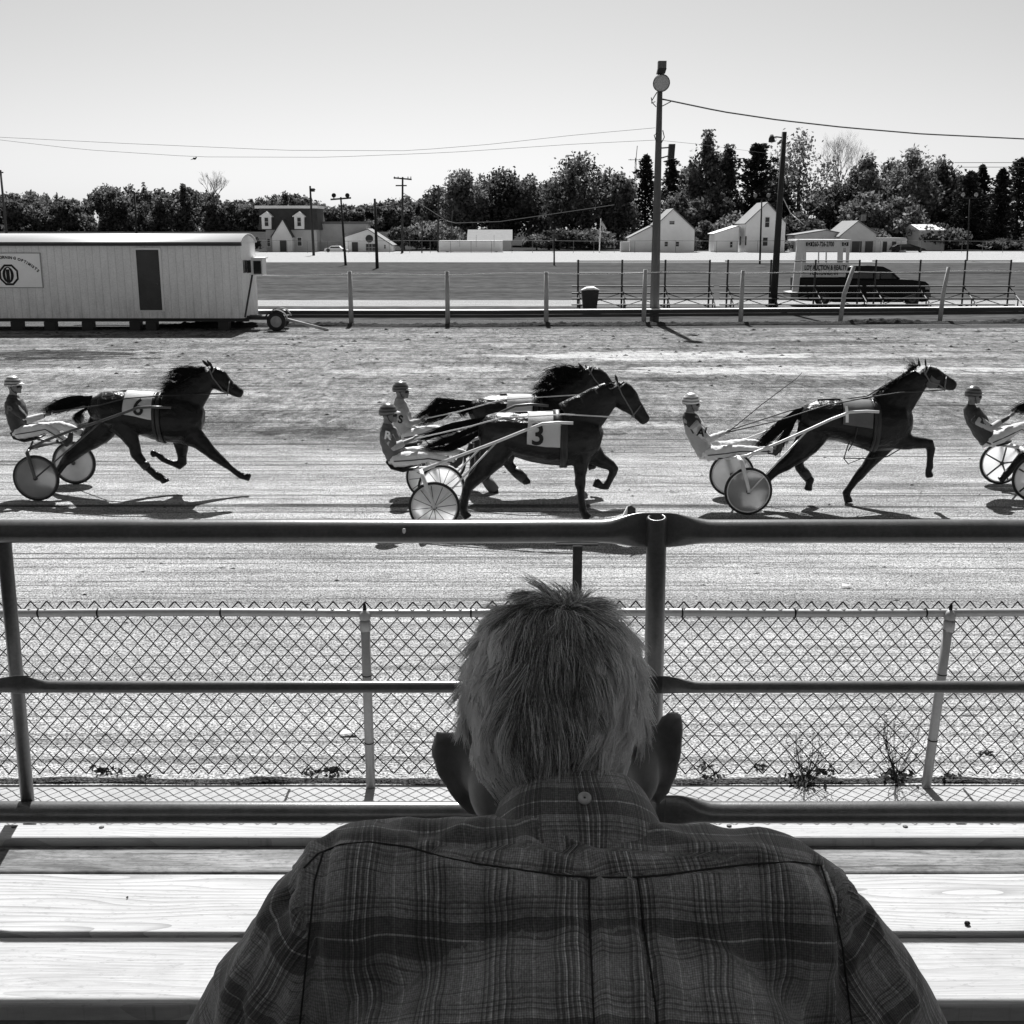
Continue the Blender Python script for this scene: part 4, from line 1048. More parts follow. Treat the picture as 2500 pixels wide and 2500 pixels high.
def ringpoly(cx, cz, ro, ri, n, ph, y, mat, parent, name, sx=1.0, sxi=None):
    sxi = sx if sxi is None else sxi
    mb = MB(); vo = [(cx + math.cos(ph + 2 * PI * i / n) * ro * sx, y, cz + math.sin(ph + 2 * PI * i / n) * ro) for i in range(n)]
    vi = [(cx + math.cos(ph + 2 * PI * i / n) * ri * sxi, y, cz + math.sin(ph + 2 * PI * i / n) * ri) for i in range(n)]
    mb.add(vo + vi, [(i, (i + 1) % n, n + (i + 1) % n, n + i) for i in range(n)]); return mb.build(name, mat, parent)
c = px(300, 1118); k = .07246 * mpp(20, 670, ys_)
ringpoly(c.x, c.z, 372 * k, 300 * k, 8, PI / 8, ys_ - .003, M_INK, sg, 'emblem_octagon', .93)
ringpoly(c.x - 25 * k, c.z, 265 * k, 235 * k, 28, 0, ys_ - .003, M_INK, sg, 'emblem_globe', .72, .38)
MB().box(c.x - 90 * k, c.x + 30 * k, ys_ - .004, ys_ - .001, c.z - 270 * k, c.z + 180 * k).build('emblem_bar', M_INK, sg)
# end wall window and trim, seen aslant
def on_end(name, y0, y1, v0, v1, mat, th=.03, parent=t):
    ym = (y0 + y1) / 2
    return MB().box(xr + .003, xr + th, Yt + y0, Yt + y1, Z_(v1, Yt + ym), Z_(v0, Yt + ym)).build(name, mat, parent)
on_end('window_frame', -.0, 1.62, 631, 669, M_TRIM, .04)
on_end('window', .12, .72, 635, 666, M_GLASS, .06); on_end('window', .82, 1.5, 635, 666, M_GLASS, .06)
MB().box(xr + .003, xr + .45, Yt + 1.9, Yt + 2.7, Z_(672, 50), Z_(632, 50)).build('bay_box', M_SIDING, t)
MB().box(xr + .08, xr + .40, Yt + 1.87, Yt + 1.898, Z_(669, 50), Z_(637, 50)).build('bay_window', M_GLASS, t)
MB().box(xr + .003, xr + .52, Yt + 1.85, Yt + 2.75, Z_(632, 50) + .003, Z_(629, 50)).build('bay_roof', M_TRIM, t)
MB().tube([(xr + .03, Yt + .05, zb_ + .05), (xr + .03, Yt + 1.8, Z_(672, 50))], .04, 5).build('diagonal_trim', M_BLACK, t)
# chassis and supports
MB().box(xl, xr + .1, Yt + .35, Yt + .5, zb_ - .16, zb_ - .004).box(xl, xr + .1, Yt + 2.2, Yt + 2.35, zb_ - .16, zb_ - .004).build('chassis', M_BLACK, t)
for u in (30, 112, 205, 322, 362, 540): x = X_(u, 780, Yt); MB().box(x - .22, x + .22, Yt + .3, Yt + .7, 0, zb_ - .165).build('support_block', M_BLACK, t)
# dolly
t = thing('trailer_dolly', (X_(680, 800, 48.3), 48.6, 0), 'two-wheeled dolly with a long tongue at the end of the office trailer', 'dolly')
for uu, yy in ((674, Yt - .05), (684, Yt + 1.5)):
    x = X_(uu, 790, yy); r = .385
    w_ = MB().lathe((x, yy, r), (0, 1, 0), [(.23, .0), (.33, -.01), (.385, .03), (.385, .2), (.33, .24), (.23, .22)], 28).build('tyre', M_RUBBER, t, True)
    MB().lathe((x, yy, r), (0, 1, 0), [(.001, -.02), (.06, -.02), (.08, .02), (.19, .05), (.23, .01), (.24, .02)], 24).build('rim', M_POSTG, w_, True)
    mb = MB(); n = 10
    for i in range(n):
        a0, a1 = R(15 + 150 * i / n), R(15 + 150 * (i + 1) / n)
        ro = .46
        mb.hexa([(x + math.cos(a0) * ro, yy - .05, r + math.sin(a0) * ro), (x + math.cos(a1) * ro, yy - .05, r + math.sin(a1) * ro), (x + math.cos(a1) * (ro + .02), yy - .05, r + math.sin(a1) * (ro + .02)), (x + math.cos(a0) * (ro + .02), yy - .05, r + math.sin(a0) * (ro + .02)),
                 (x + math.cos(a0) * ro, yy + .28, r + math.sin(a0) * ro), (x + math.cos(a1) * ro, yy + .28, r + math.sin(a1) * ro), (x + math.cos(a1) * (ro + .02), yy + .28, r + math.sin(a1) * (ro + .02)), (x + math.cos(a0) * (ro + .02), yy + .28, r + math.sin(a0) * (ro + .02))])
    mb.build('fender', M_POLED, t)
x = X_(674, 790, Yt); MB().box(xr - .3, x + .35, Yt + .5, Yt + .7, .42, .58).box(xr - .3, x + .35, Yt + 1.0, Yt + 1.2, .42, .58).tube([(x, Yt, .385), (x + .1, Yt + 1.7, .385)], .06, 8).build('frame', M_BLACK, t)
MB().tube([P(698, 779, Yt + .3), P(802, 806, Yt + .1)], .06, 8).build('tongue', M_POSTG, t, True)
# ------------------------------------------------------------------ near chain-link fence
M_GALV = plain('galvanised', 0.30, 0.45, 0.15, 8, metal=0.25)
M_MESHW = plain('mesh_wire', 0.012, 0.7, 0.2, 8); M_MESHW.node_tree.nodes['Principled BSDF'].inputs['Specular IOR Level'].default_value = .1
YF = 8.0
zt_f = Z_(1496, YF); zb_f = Z_(1893, YF)
t = thing('chain_link_fence', (0, YF, 0), 'low chain-link fence with pale top rail between the walk and the track', 'fence')
mb = MB()
W = 38.0 / F * 8.62; nrow = 21; dz = (zt_f + .075 - zb_f) / nrow
x = -5.6; k = 0; r_ = .0054
rs = random.Random(3)
while x < 5.6:
    pts = []
    sgn = 1
    for i in range(nrow + 1):
        z = zb_f + dz * i
        sx = (W / 2) if i % 2 else 0.0
        jx = 0.006 * mnoise.noise((x * 2, z * 3, 0)); jz = 0.006 * mnoise.noise((x * 2, z * 3, 9))
        pts.append(Vector((x + sx + jx, YF + 0.03 + (0.004 if i % 2 else -0.004) + .02 * mnoise.noise((x * .7, z, 3)), z + jz)))
    mb.tube(pts, r_, 4, lat=(0, 1, 0))
    mb.tube([Vector((p.x + (W if i % 2 == 0 else 0), p.y + .004, p.z)) for i, p in enumerate(pts)], r_, 4, lat=(0, 1, 0))
    x += W
mesh_o = mb.build('wire_mesh', M_MESHW, t, fixn=False)
mb = MB(); pts = [(xx, YF, zt_f + .004 * math.sin(xx * 2)) for xx in np.linspace(-7, 7, 40)]
mb.tube(pts, .030, 10); mb.build('top_rail', M_GALV, t, True)
mb = MB()
for i, u in enumerate((95, 240, 540, 1150, 1665, 1940, 2260)):
    xx = X_(u, 1500, YF)
    mb.lathe((xx - .006, YF, zt_f), (1, 0, 0), [(.0315, 0), (.036, .004), (.0315, .012)], 14)
    mb.tube([(xx, YF - .03, zt_f - .02), (xx + .02, YF - .03, zt_f - .06)], .003, 4)
mb.build('wire_ties', M_MESHW, t)
for ut, vt, ub, vb in ((891, 1500, 906, 1990), (2318, 1500, 2261, 1916)):
    zt0 = Z_(1510, YF - .03); b = P(ub, vb, YF - .03)
    if ub < 1000: xb = X_(ub, 1940, YF - .03); b = Vector((xb, YF - .03, -.05))
    else: b = Vector((X_(ub, 1916, YF - .03), YF - .03, -.02))
    tp = P(ut, vt + 8, YF - .03)
    post = MB().tube([b, tp], .034, 14).build('post', M_GALV, t, True)
    mb = MB(); mb.lathe(tp - Vector((0, 0, .1)), (tp - b), [(.036, 0), (.041, .005), (.041, .07), (.036, .075)], 16)
    mb.lathe(tp, (tp - b), [(.04, -.01), (.042, .02), (.03, .04), (.012, .06), (.001, .062)], 16); mb.build('post_cap', M_GALV, post, True)
    MB().lathe(tp + (tp - b).normalized() * .06, (tp - b), [(.013, 0), (.012, .03), (.005, .05), (.001, .052)], 10).build('cap_tip', M_MESHW, post, True)
    mb = MB()
    for f in (.3, .68, .93): c = b.lerp(tp, f); mb.lathe(c, (tp - b), [(.0345, 0), (.038, .002), (.038, .006), (.0345, .008)], 14)
    mb.build('tie_bands', M_MESHW, post)

# weeds growing at the fence foot
M_WEED = plain('dry_weed', 0.035, .9, .4, 10)
def weed(label, u, v, h, spread, n, seed, leaf=True):
    rs = random.Random(seed); g = G(u, v); g.z = 0
    t = thing('weed', g, label, 'weed'); mb = MB(); tips = []
    for k in range(n):
        a = (rs.random() - .5) * 2; d = Vector((a * spread, (rs.random() - .5) * spread * .6, h * (.55 + .45 * rs.random())))
        pts = [g + d * f + Vector((a * .10 * f * f * (1 - f) * 3, 0, 0)) + Vector((rs.gauss(0, .006), 0, 0)) for f in (0, .25, .5, .75, 1)]
        mb.tube(pts, .0032, 4, .0012)
        for j in range(9):
            f = .25 + .75 * rs.random(); i = min(3, int(f * 4)); p = pts[i].lerp(pts[i + 1], f * 4 - i)
            q = p + Vector((rs.gauss(0, .03), rs.gauss(0, .02), .015 + .03 * rs.random())); mb.tube([p, q], .0016, 3, .001); tips.append(q)
    mb.build('stems', M_WEED, t, fixn=False)
    if leaf:
        mb = MB()
        for q in tips:
            s_ = .006 + .008 * rs.random(); a = Vector((rs.gauss(0, 1), rs.gauss(0, 1), rs.gauss(0, 1))).normalized(); b_ = a.orthogonal().normalized()
            mb.add([q - a * s_, q + b_ * s_ * .5, q + a * s_, q - b_ * s_ * .5], [(0, 1, 2, 3)])
        for k in range(60):
            c = g + Vector((rs.gauss(0, .07), rs.gauss(0, .04), .01 + .05 * rs.random())); s_ = .02 + .03 * rs.random(); a = Vector((rs.gauss(0, 1), rs.gauss(0, 1), rs.gauss(0, .6))).normalized(); b_ = a.orthogonal().normalized()
            mb.add([c - a * s_, c + b_ * s_ * .4, c + a * s_, c - b_ * s_ * .4], [(0, 1, 2, 3)])
        mb.build('leaves', M_WEED, t, fixn=False)
weed('tall twiggy weed spreading at the fence foot left of the right-hand post', 2188, 1905, .62, .22, 16, 3)
weed('shorter feathery weed at the fence foot, left of the tall twiggy one', 1965, 1915, .46, .18, 15, 4)
def clump(label, u, v, s, seed):
    rs = random.Random(seed); g = G(u, v); g.z = .004
    mb = MB()
    for k in range(26):
        c = g + Vector((rs.gauss(0, s), rs.gauss(0, s * .4), .01 + s * .6 * rs.random())); q = s * (.25 + .5 * rs.random())
        a = Vector((rs.gauss(0, 1), rs.gauss(0, .6), rs.gauss(0, .7))).normalized(); b_ = a.orthogonal().normalized()
        mb.add([c - a * q, c + b_ * q * .45, c + a * q, c - b_ * q * .45], [(0, 1, 2, 3)])
    tag(mb.build('dead_leaves', M_WEED, fixn=False), label, 'leaves')
for i, (u, v, s, lab) in enumerate(((256, 1888, .05, 'curled dark dead leaf standing at the fence foot on the left'), (357, 1902, .035, 'small dead leaf on the walk edge on the left'), (760, 1893, .05, 'dead leaves at the fence foot just left of the left fence post'), (820, 1890, .06, 'dead leaves touching the left fence post'),
    (1715, 1880, .04, 'dead leaf under the fence right of the man\'s ear'), (1858, 1878, .035, 'dead leaf hanging at the fence foot between ear and weeds'), (2003, 1890, .055, 'dark leaf clump just right of the feathery weed'), (2320, 1905, .05, 'leaf litter at the foot of the right-hand fence post'), (2405, 1845, .035, 'dead leaf on the dirt near the right edge'), (1735, 1902, .05, 'dark litter along the walk edge right of the man'))):
    clump(lab, u, v, s, i)
def scrap(label, u, v, w, d):
    g = G(u, v); mb = MB(); mb.hexa([(g.x - w, g.y, .02), (g.x + w, g.y + d * .2, .03), (g.x + w, g.y + d * .2, .035), (g.x - w, g.y, .025), (g.x - w * .8, g.y + d, .05), (g.x + w * .7, g.y + d, .02), (g.x + w * .7, g.y + d, .025), (g.x - w * .8, g.y + d, .055)])
    tag(mb.build('paper_scrap', M_TRIM), label, 'litter')
scrap('white paper scrap on the track seen above the fence on the right', 2068, 1437, .06, .05)
scrap('white scrap beside the left fence post', 850, 1800, .07, .05)
# small wedge marker peeping over the rail
g = G(1535, 1275); t = thing('track_marker', (g.x, g.y, 0), 'small two-tone wedge marker just above the front rail', 'marker')
a0, a1, a2 = X_(1512, 1262, g.y), X_(1531, 1262, g.y), X_(1551, 1262, g.y); zt1 = Z_(1236, g.y)
MB().prism([(a0, .0), (a1, 0), (a1, zt1)], g.y - .03, g.y + .03).build('pale_side', M_TRIM, t)
MB().prism([(a1 + .002, 0), (a2, 0), (a2, zt1 - .03), (a1 + .05, zt1 + .02), (a1 + .002, zt1)], g.y - .032, g.y + .032).build('dark_side', M_BLACK, t)

# ------------------------------------------------------------------ grandstand: pipe rail, boards, roof
M_PIPE = NT('painted_pipe', .30)
_c = M_PIPE.coord(); _n = M_PIPE.noise(_c, 9, 5, .65); _n2 = M_PIPE.noise(_c, 90, 3, .7)
M_PIPE.color(M_PIPE.math('MULTIPLY', M_PIPE.rng(_n, .3, .7, .055, .085), M_PIPE.rng(_n2, .3, .72, .82, 1.2)))
M_PIPE.bump(M_PIPE.noise(_c, 160, 3), .25, .001); M_PIPE.b.inputs['Metallic'].default_value = .15; M_PIPE = M_PIPE.m
YR = 2.932
t = thing('pipe_railing', (0, YR, 2.4), 'thick painted pipe railing in front of the seated man', 'railing')
def flat_pipe(name, v, r, Y, x0, x1, ends=(1, 1), flat=.11, n=44):
    """a pipe whose ends are hammered flat where they meet a post"""
    z = Z_(v, Y); secs = []
    for i in range(n + 1):
        f = i / n; f = f if not any(ends) else 0.5 - 0.5 * math.cos(PI * f)
        x = x0 + (x1 - x0) * f
        e = 0
        if ends[0]: e = max(e, 1 - (x - x0 - .03) / flat)
        if ends[1]: e = max(e, 1 - (x1 - x - .03) / flat)
        e = min(1, max(0, e)); e = e * e * (3 - 2 * e)
        secs.append(((x, Y + .014 * e, z + .0015 * mnoise.noise((x * 3, 0, v))), r * (1 + .52 * e), r * (1 - .78 * e)))
    mb = MB(); mb.loft(secs, 28, (0, 1, 0)); return mb.build(name, M_PIPE, t, True)
xA = X_(3, 1300, YR); xB = X_(1602, 1290, YR); xC = xB + (xB - xA)
flat_pipe('top_pipe', 1297, .0307, YR, xA - 1.6, xB, (0, 1), n=90); flat_pipe('top_pipe', 1297, .0307, YR, xB, xC)
YB = 3.06
xm = X_(1625, 1980, YB)
flat_pipe('bottom_pipe', 1983, .0310, YB, xA - .3, xm + .0, (0, 1)); flat_pipe('bottom_pipe', 1983, .0310, YB, xm, xm + 1.62)
YM = 2.853
xl_ = X_(40, 1676, YM)
flat_pipe('middle_pipe', 1677, .0160, YM, xl_ - .02, xB + .02, (1, 1), .08); flat_pipe('middle_pipe', 1677, .0160, YM, xB, xC, (1, 1), .08); flat_pipe('middle_pipe', 1675, .0158, YM, xl_ - 1.6, xl_ + .03, (0, 1), .08)
for x, vt, r in ((X_(3, 1300, YR), 1290, .0185), (xB, 1262, .0262)):
    yp = YR - (.004 if r > .02 else -.012)
    z1 = Z_(vt, yp)
    xb2 = X_(66, 1950, 3.10) if r < .02 else X_(1592, 1950, 3.10)
    b2 = Vector((xb2, 3.10, 2.36)); axp = Vector((x, yp, z1)) - b2; Lp = axp.length
    o = MB(); o.lathe(b2, axp, [(.001, 0), (r, 0), (r, Lp - .004), (r - .003, Lp), (r - .007, Lp), (r - .009, Lp - .008), (r - .008, Lp - .10), (.001, Lp - .10)], 28)
    o.build('post', M_PIPE, t, True)
xb_ = X_(1409, 1400, YR + .06)
post = MB().box(xb_ - .0125, xb_ + .0125, YR + .05, YR + .062, 2.35, Z_(1333, YR + .05)).build('flat_post', M_PIPE, t)
MB().box(xb_ - .06, xb_ + .05, YR - .01, YR + .064, Z_(1330, YR), Z_(1327, YR)).build('bracket', M_PIPE, post)
MB().ball((X_(989, 1297, YR), YR - .028, Z_(1292, YR)), .006, .003, .010, 8, 6).build('paint_drip', M_TRIM, t, True)

def wood_mat(name, base, seed, grey=0.0, streak=.25, freq=55, warp=3.2):
    t = NT(name, .75); t.b.inputs['Specular IOR Level'].default_value = .2
    sep = t.new('ShaderNodeSeparateXYZ'); t.l.new(t.coord(), sep.inputs[0])
    n = t.noise(t.coord((.9, 5.5, 1), loc=(seed * 1.7, seed * .9, 0)), 1.0, 2, .45)
    ph = t.math('ADD', t.math('MULTIPLY', sep.outputs[1], freq), t.math('MULTIPLY', n, warp * 4.5))
    rings = t.math('FRACT', ph)
    late = t.rng(t.math('POWER', rings, 3.0), 0, 1, 1.04, 1 - streak)
    fine = t.noise(t.coord((5, 260, 30), loc=(seed, 0, 0)), 1, 5, .7)
    blot = t.noise(t.coord((2.2, 9, 1), loc=(seed * 3, 0, 0)), 1.3, 8, .72, .6)
    spk = t.noise(t.coord((30, 90, 1)), 1.0, 4, .75)
    v = t.math('MULTIPLY', t.math('MULTIPLY', late, t.rng(fine, .3, .7, .80, 1.14)), base)
    v = t.math('MULTIPLY', v, t.rng(spk, .34, .50 if grey > .5 else .42, .55 if grey > .5 else .78, 1.0))
    if grey: v = t.math('MULTIPLY', v, t.rng(blot, .38, .60, 1 - grey, 1.08))
    cr = t.noise(t.coord((.9, 70, 1), loc=(seed * 5, 3, 0)), 1.0, 6, .62, .15)
    v = t.math('MULTIPLY', v, t.rng(cr, .36 if grey > .5 else .30, .41 if grey > .5 else .335, .22 if grey > .3 else .55, 1.0))
    vo = t.new('ShaderNodeTexVoronoi'); vo.inputs['Scale'].default_value = 1.0
    wv = t.new('ShaderNodeVectorMath', operation='ADD'); nn = t.new('ShaderNodeTexNoise'); nn.inputs['Scale'].default_value = 9; t.l.new(t.coord(), nn.inputs[0])
    sc_ = t.new('ShaderNodeVectorMath', operation='SCALE'); t.l.new(nn.outputs['Color'], sc_.inputs[0]); sc_.inputs['Scale'].default_value = .10
    t.l.new(t.coord((1.3, 3.0, 0), loc=(seed * 2.3, seed, 0)), wv.inputs[0]); t.l.new(sc_.outputs[0], wv.inputs[1]); t.l.new(wv.outputs[0], vo.inputs['Vector'])
    kn = t.math('ADD', t.rng(vo.outputs['Distance'], .018, .030, .32, 1.0), 0.0)
    kr = t.math('FRACT', t.math('MULTIPLY', vo.outputs['Distance'], 45.0)); near_ = t.rng(vo.outputs['Distance'], .05, .09, .72, 1.0)
    v = t.math('MULTIPLY', t.math('MULTIPLY', v, kn), t.math('MAXIMUM', near_, t.rng(kr, 0, .8, .8, 1.0)))
    t.color(v); t.bump(t.math('ADD', fine, t.math('MULTIPLY', rings, .2)), .35, .001)
    return t.m
ZP = 2.425
def yz(v, z): return G(1250, v, z).y
M_STRUT0 = plain('rusty_bolt', .05, .7, .3, 40)
def plank(label, v_far, v_near, z, mat, x0=-1.9, x1=2.3, th=.038, grp=None, yn=None, yf=None, name='plank'):
    y1 = yz(v_far, z) if yf is None else yf; y0 = yz(v_near, z) if yn is None else yn
    mb = MB(); n = 24; prof = [(0, -th), (0, -.006), (.002, -.002), (.006, 0)]
    m = len(prof); cs = [(y0 + a, z + b) for a, b in prof] + [(y1 - a, z + b) for a, b in reversed(prof)]
    vs_ = []
    for i in range(n + 1):
        x = x0 + (x1 - x0) * i / n
        w = .003 * mnoise.noise((x * .8, y0 * 5, 1)); wz = .003 * mnoise.noise((x * .7, y0 * 5, 6))
        vs_ += [(x, yy + w, q + wz) for yy, q in cs]
    k = len(cs); fs = [(i * k + j, (i + 1) * k + j, (i + 1) * k + (j + 1) % k, i * k + (j + 1) % k) for i in range(n) for j in range(k)]
    fs += [tuple(range(k)), tuple(range(n * k, n * k + k))]
    mb.add(vs_, fs)
    return tag(mb.build(name, mat), label, 'plank', 'boards of the grandstand step')
plank('raised board directly under the bottom pipe of the railing', 2011, 2044, 2.452, wood_mat('wood_pale_a', .32, 1, .05))
plank('weathered grey board with cracks, just below the raised board', 2060, 2130, ZP, wood_mat('wood_rough', .20, 2, .66, .35))
plank('pale board with wavy arched grain in the middle of the step', 2131.2, 2281, ZP, wood_mat('wood_grain', .32, 3, .06, .36))
plank('pale board nearest the man with faint stains', 2287, 2454, ZP - .003, wood_mat('wood_pale_b', .31, 4, .14, .18))
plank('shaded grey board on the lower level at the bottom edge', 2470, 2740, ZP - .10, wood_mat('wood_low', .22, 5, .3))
# the row on which the man sits, its riser and the stand's frame
plank('seat board under the seated man', None, None, 2.86, wood_mat('wood_seat', .30, 6, .2), yn=.28, yf=.62, name='seat_board')
plank('foot board of the camera row', None, None, 2.86 - .5, wood_mat('wood_foot', .25, 7, .3), yn=.75, yf=1.6)
for lab, u, v, z_ in (('small dark pebble lying on the pale middle board at the right', 2361, 2258, ZP), ('tiny dark crumb on the pale middle board at the left', 311, 2192, ZP)):
    g_ = G(u, v, z_); r0 = .0075 if u > 1000 else .003
    mb = MB(); mb.ball(g_ + Vector((0, 0, r0 * .6)), r0, r0 * .8, r0 * .7, 9, 6)
    mb.v = [tuple(Vector(q) + Vector((1, 1, 1)) * (r0 * .3 * mnoise.noise(Vector(q) * 300))) for q in mb.v]
    tag(mb.build('pebble', M_CLOD, smooth=True), lab, 'pebble')
for i, (u, v, z_) in enumerate(((34, 2019, 2.452), (248, 2020, 2.452), (6, 2076, ZP), (2210, 2018, 2.452), (1780, 2016, 2.452))):
    g_ = G(u, v, z_)
    tag(MB().lathe(g_, (0, 0, 1), [(.007, -.001), (.007, .0015), (.004, .003), (.001, .0032)], 14).build('bolt_head', M_STRUT0, smooth=True), ('rusty bolt head at the left end of the raised board', 'rusty bolt head in the raised board left of the man', 'dark bolt head at the left end of the weathered grey board', 'rusty bolt head in the raised board at the far right', 'rusty bolt head in the raised board just right of the man')[i], 'bolt')
M_STRUT = plain('stand_steel', .08, .6, .2, 5)
t = thing('grandstand_frame', (0, 1.5, 0), 'dark steel framing under the grandstand boards', 'frame')
for x in (-1.65, 2.05):
    MB().box(x - .04, x + .04, -1.2, 3.0, 2.2, 2.30).build('beam', M_STRUT, t)
    for y in (.2, 1.6, 2.9): MB().box(x - .04, x + .04, y - .04, y + .04, 0, 2.195).build('leg', M_STRUT, t)
    MB().box(x - .035, x + .035, .3, .6, 2.303, 2.818).build('bracket', M_STRUT, t)
# dark upright and shaded corner at the left end of the raised board
MB_ = MB(); xx = X_(14, 2060, 2.7)
# roof over the stand: its eave throws the shade line behind the sunlit boards
M_TIN = plain('roof_underside', .80, .8, .1, 2)
t = thing('grandstand_roof', (0, 1, 7), 'roof covering the grandstand seats', 'roof')
ye = 1.92 + (7.0 - 2.425) / math.tan(SUN_EL)
MB().hexa([(-14, -2.2, 6.6), (14, -2.2, 6.6), (14, -2.2, 6.7), (-14, -2.2, 6.7), (-14, ye, 7.0), (14, ye, 7.0), (14, ye, 7.1), (-14, ye, 7.1)]).build('deck', M_TIN, t)
M_BLOCKER = plain('light_blocker', .40, .9, .2, 3, stretch=(.3, 1, 4))
MB().box(-14, 14, -2.35, -2.25, 2.2, 4.9).build('back_light_blocker', M_BLOCKER, t)  # unseen wall, added to cut the sky light reaching the man from behind
for x in (-7, 7):
    for y in (-2.0, 4.5): MB().box(x - .1, x + .1, y - .1, y + .1, 0, 6.55).build('column', M_STRUT, t)
# ------------------------------------------------------------------ horses, sulkies and drivers
TA = (0, 840, .34161); TB = (900, 840, .37267); TC = (1600, 840, .46584)
def hide_mat(name, v, rough=.30):
    t = NT(name, rough)
    n = t.noise(t.coord(), 2.2, 4, .6); n2 = t.noise(t.coord((1, 1, .35)), 60, 3, .6)
    t.color(t.rng(n, .3, .7, v * .6, v * 1.6)); t.b.inputs['Specular IOR Level'].default_value = .12; t.b.inputs['Coat Weight'].default_value = .30; t.b.inputs['Coat Roughness'].default_value = .24
    t.l.new(t.rng(n, .3, .7, rough * .85, rough * 1.3), t.b.inputs['Roughness'])
    n3 = t.noise(t.coord((1, 1, 1.3)), 7, 4, .55); bp = t.bump(t.math('ADD', t.math('MULTIPLY', n3, 3.0), t.math('MULTIPLY', n2, .15)), .7, .025); return t.m
M_HIDE = hide_mat('dark_horse_coat', .0035)
M_HIDE_B = hide_mat('bay_horse_coat', .009, .33)
M_HAIR = plain('horse_hair', .008, .55, .5, 12); M_HAIR.node_tree.nodes['Principled BSDF'].inputs['Specular IOR Level'].default_value = .1
M_HOOF = plain('hoof', .09, .6, .3, 12)
M_LEATHER = plain('leather', .010, .45, .3, 14)
M_CLOTHW = plain('white_cloth', .52, .85, .06, 6, bump=.3)
M_CLOTHG = plain('grey_cloth', .10, .85, .15, 6)
M_CLOTHD = plain('dark_silk', .028, .7, .3, 8, bump=.3)
M_CLOTHL = plain('pale_silk', .36, .8, .1, 8, bump=.3)
M_CLOTHM = plain('mid_silk', .10, .7, .2, 8, bump=.3)
M_PANTS = plain('white_trousers', .62, .8, .1, 9, bump=.5)
M_SKIN = plain('skin', .17, .6, .1, 20)
M_SHAFTW = plain('white_shaft', .62, .35, .05, 4)
M_SHAFTD = plain('dark_shaft', .06, .35, .2, 4)
M_BOOT = plain('black_boot', .012, .5, .3, 8)

def WP(T_, x, y, Y): u, v = zz(T_, x, y); return P(u, v, Y)
def WS(T_, x, y, Y): u, v = zz(T_, x, y); return mpp(u, v, Y) * T_[2]

def chain(mb, T_, Y, pts, ratio=.85, seg=14, dy=None):
    """pts: (x, y, r[, half width in m[, dy]]) traced in the zoomed photograph"""
    secs = []
    for i, q in enumerate(pts):
        off = dy[i] if isinstance(dy, (list, tuple)) else (dy or 0)
        yy = Y + off
        c = WP(T_, q[0], q[1], yy); a = q[2] * WS(T_, q[0], q[1], yy)
        secs.append((c, a, q[3] if len(q) > 3 and q[3] else a * ratio))
    mb.loft(secs, seg, (0, 1, 0)); return secs

def hair(mb, T_, Y, root0, root1, paths, n, rs, w=.006, jit=6, spread=.06):
    """strands rooted between two traced points, following traced guide paths"""
    for k in range(int(n * 1.25)):
        f = rs.rand(); r = (root0[0] + (root1[0] - root0[0]) * f, root0[1] + (root1[1] - root0[1]) * f)
        pth = paths[int(np.clip(int(f * len(paths) + rs.randn() * .45), 0, len(paths) - 1))]
        oy = rs.randn() * spread; ox, oz = rs.randn() * jit, rs.randn() * jit
        pts = [WP(T_, r[0], r[1], Y + rs.randn() * .015)]
        m = len(pth); L = .6 + .6 * rs.rand()
        for i, q in enumerate(pth):
            g_ = (i + 1) / m
            x = r[0] + (q[0] - r[0]) * L + ox * g_ * 1.5; y = r[1] + (q[1] - r[1]) * L + oz * g_ * 1.5
            pts.append(WP(T_, x, y, Y + oy * g_))
        mb.tube(pts, w * (.6 + .8 * rs.rand()), 3, w * .12)

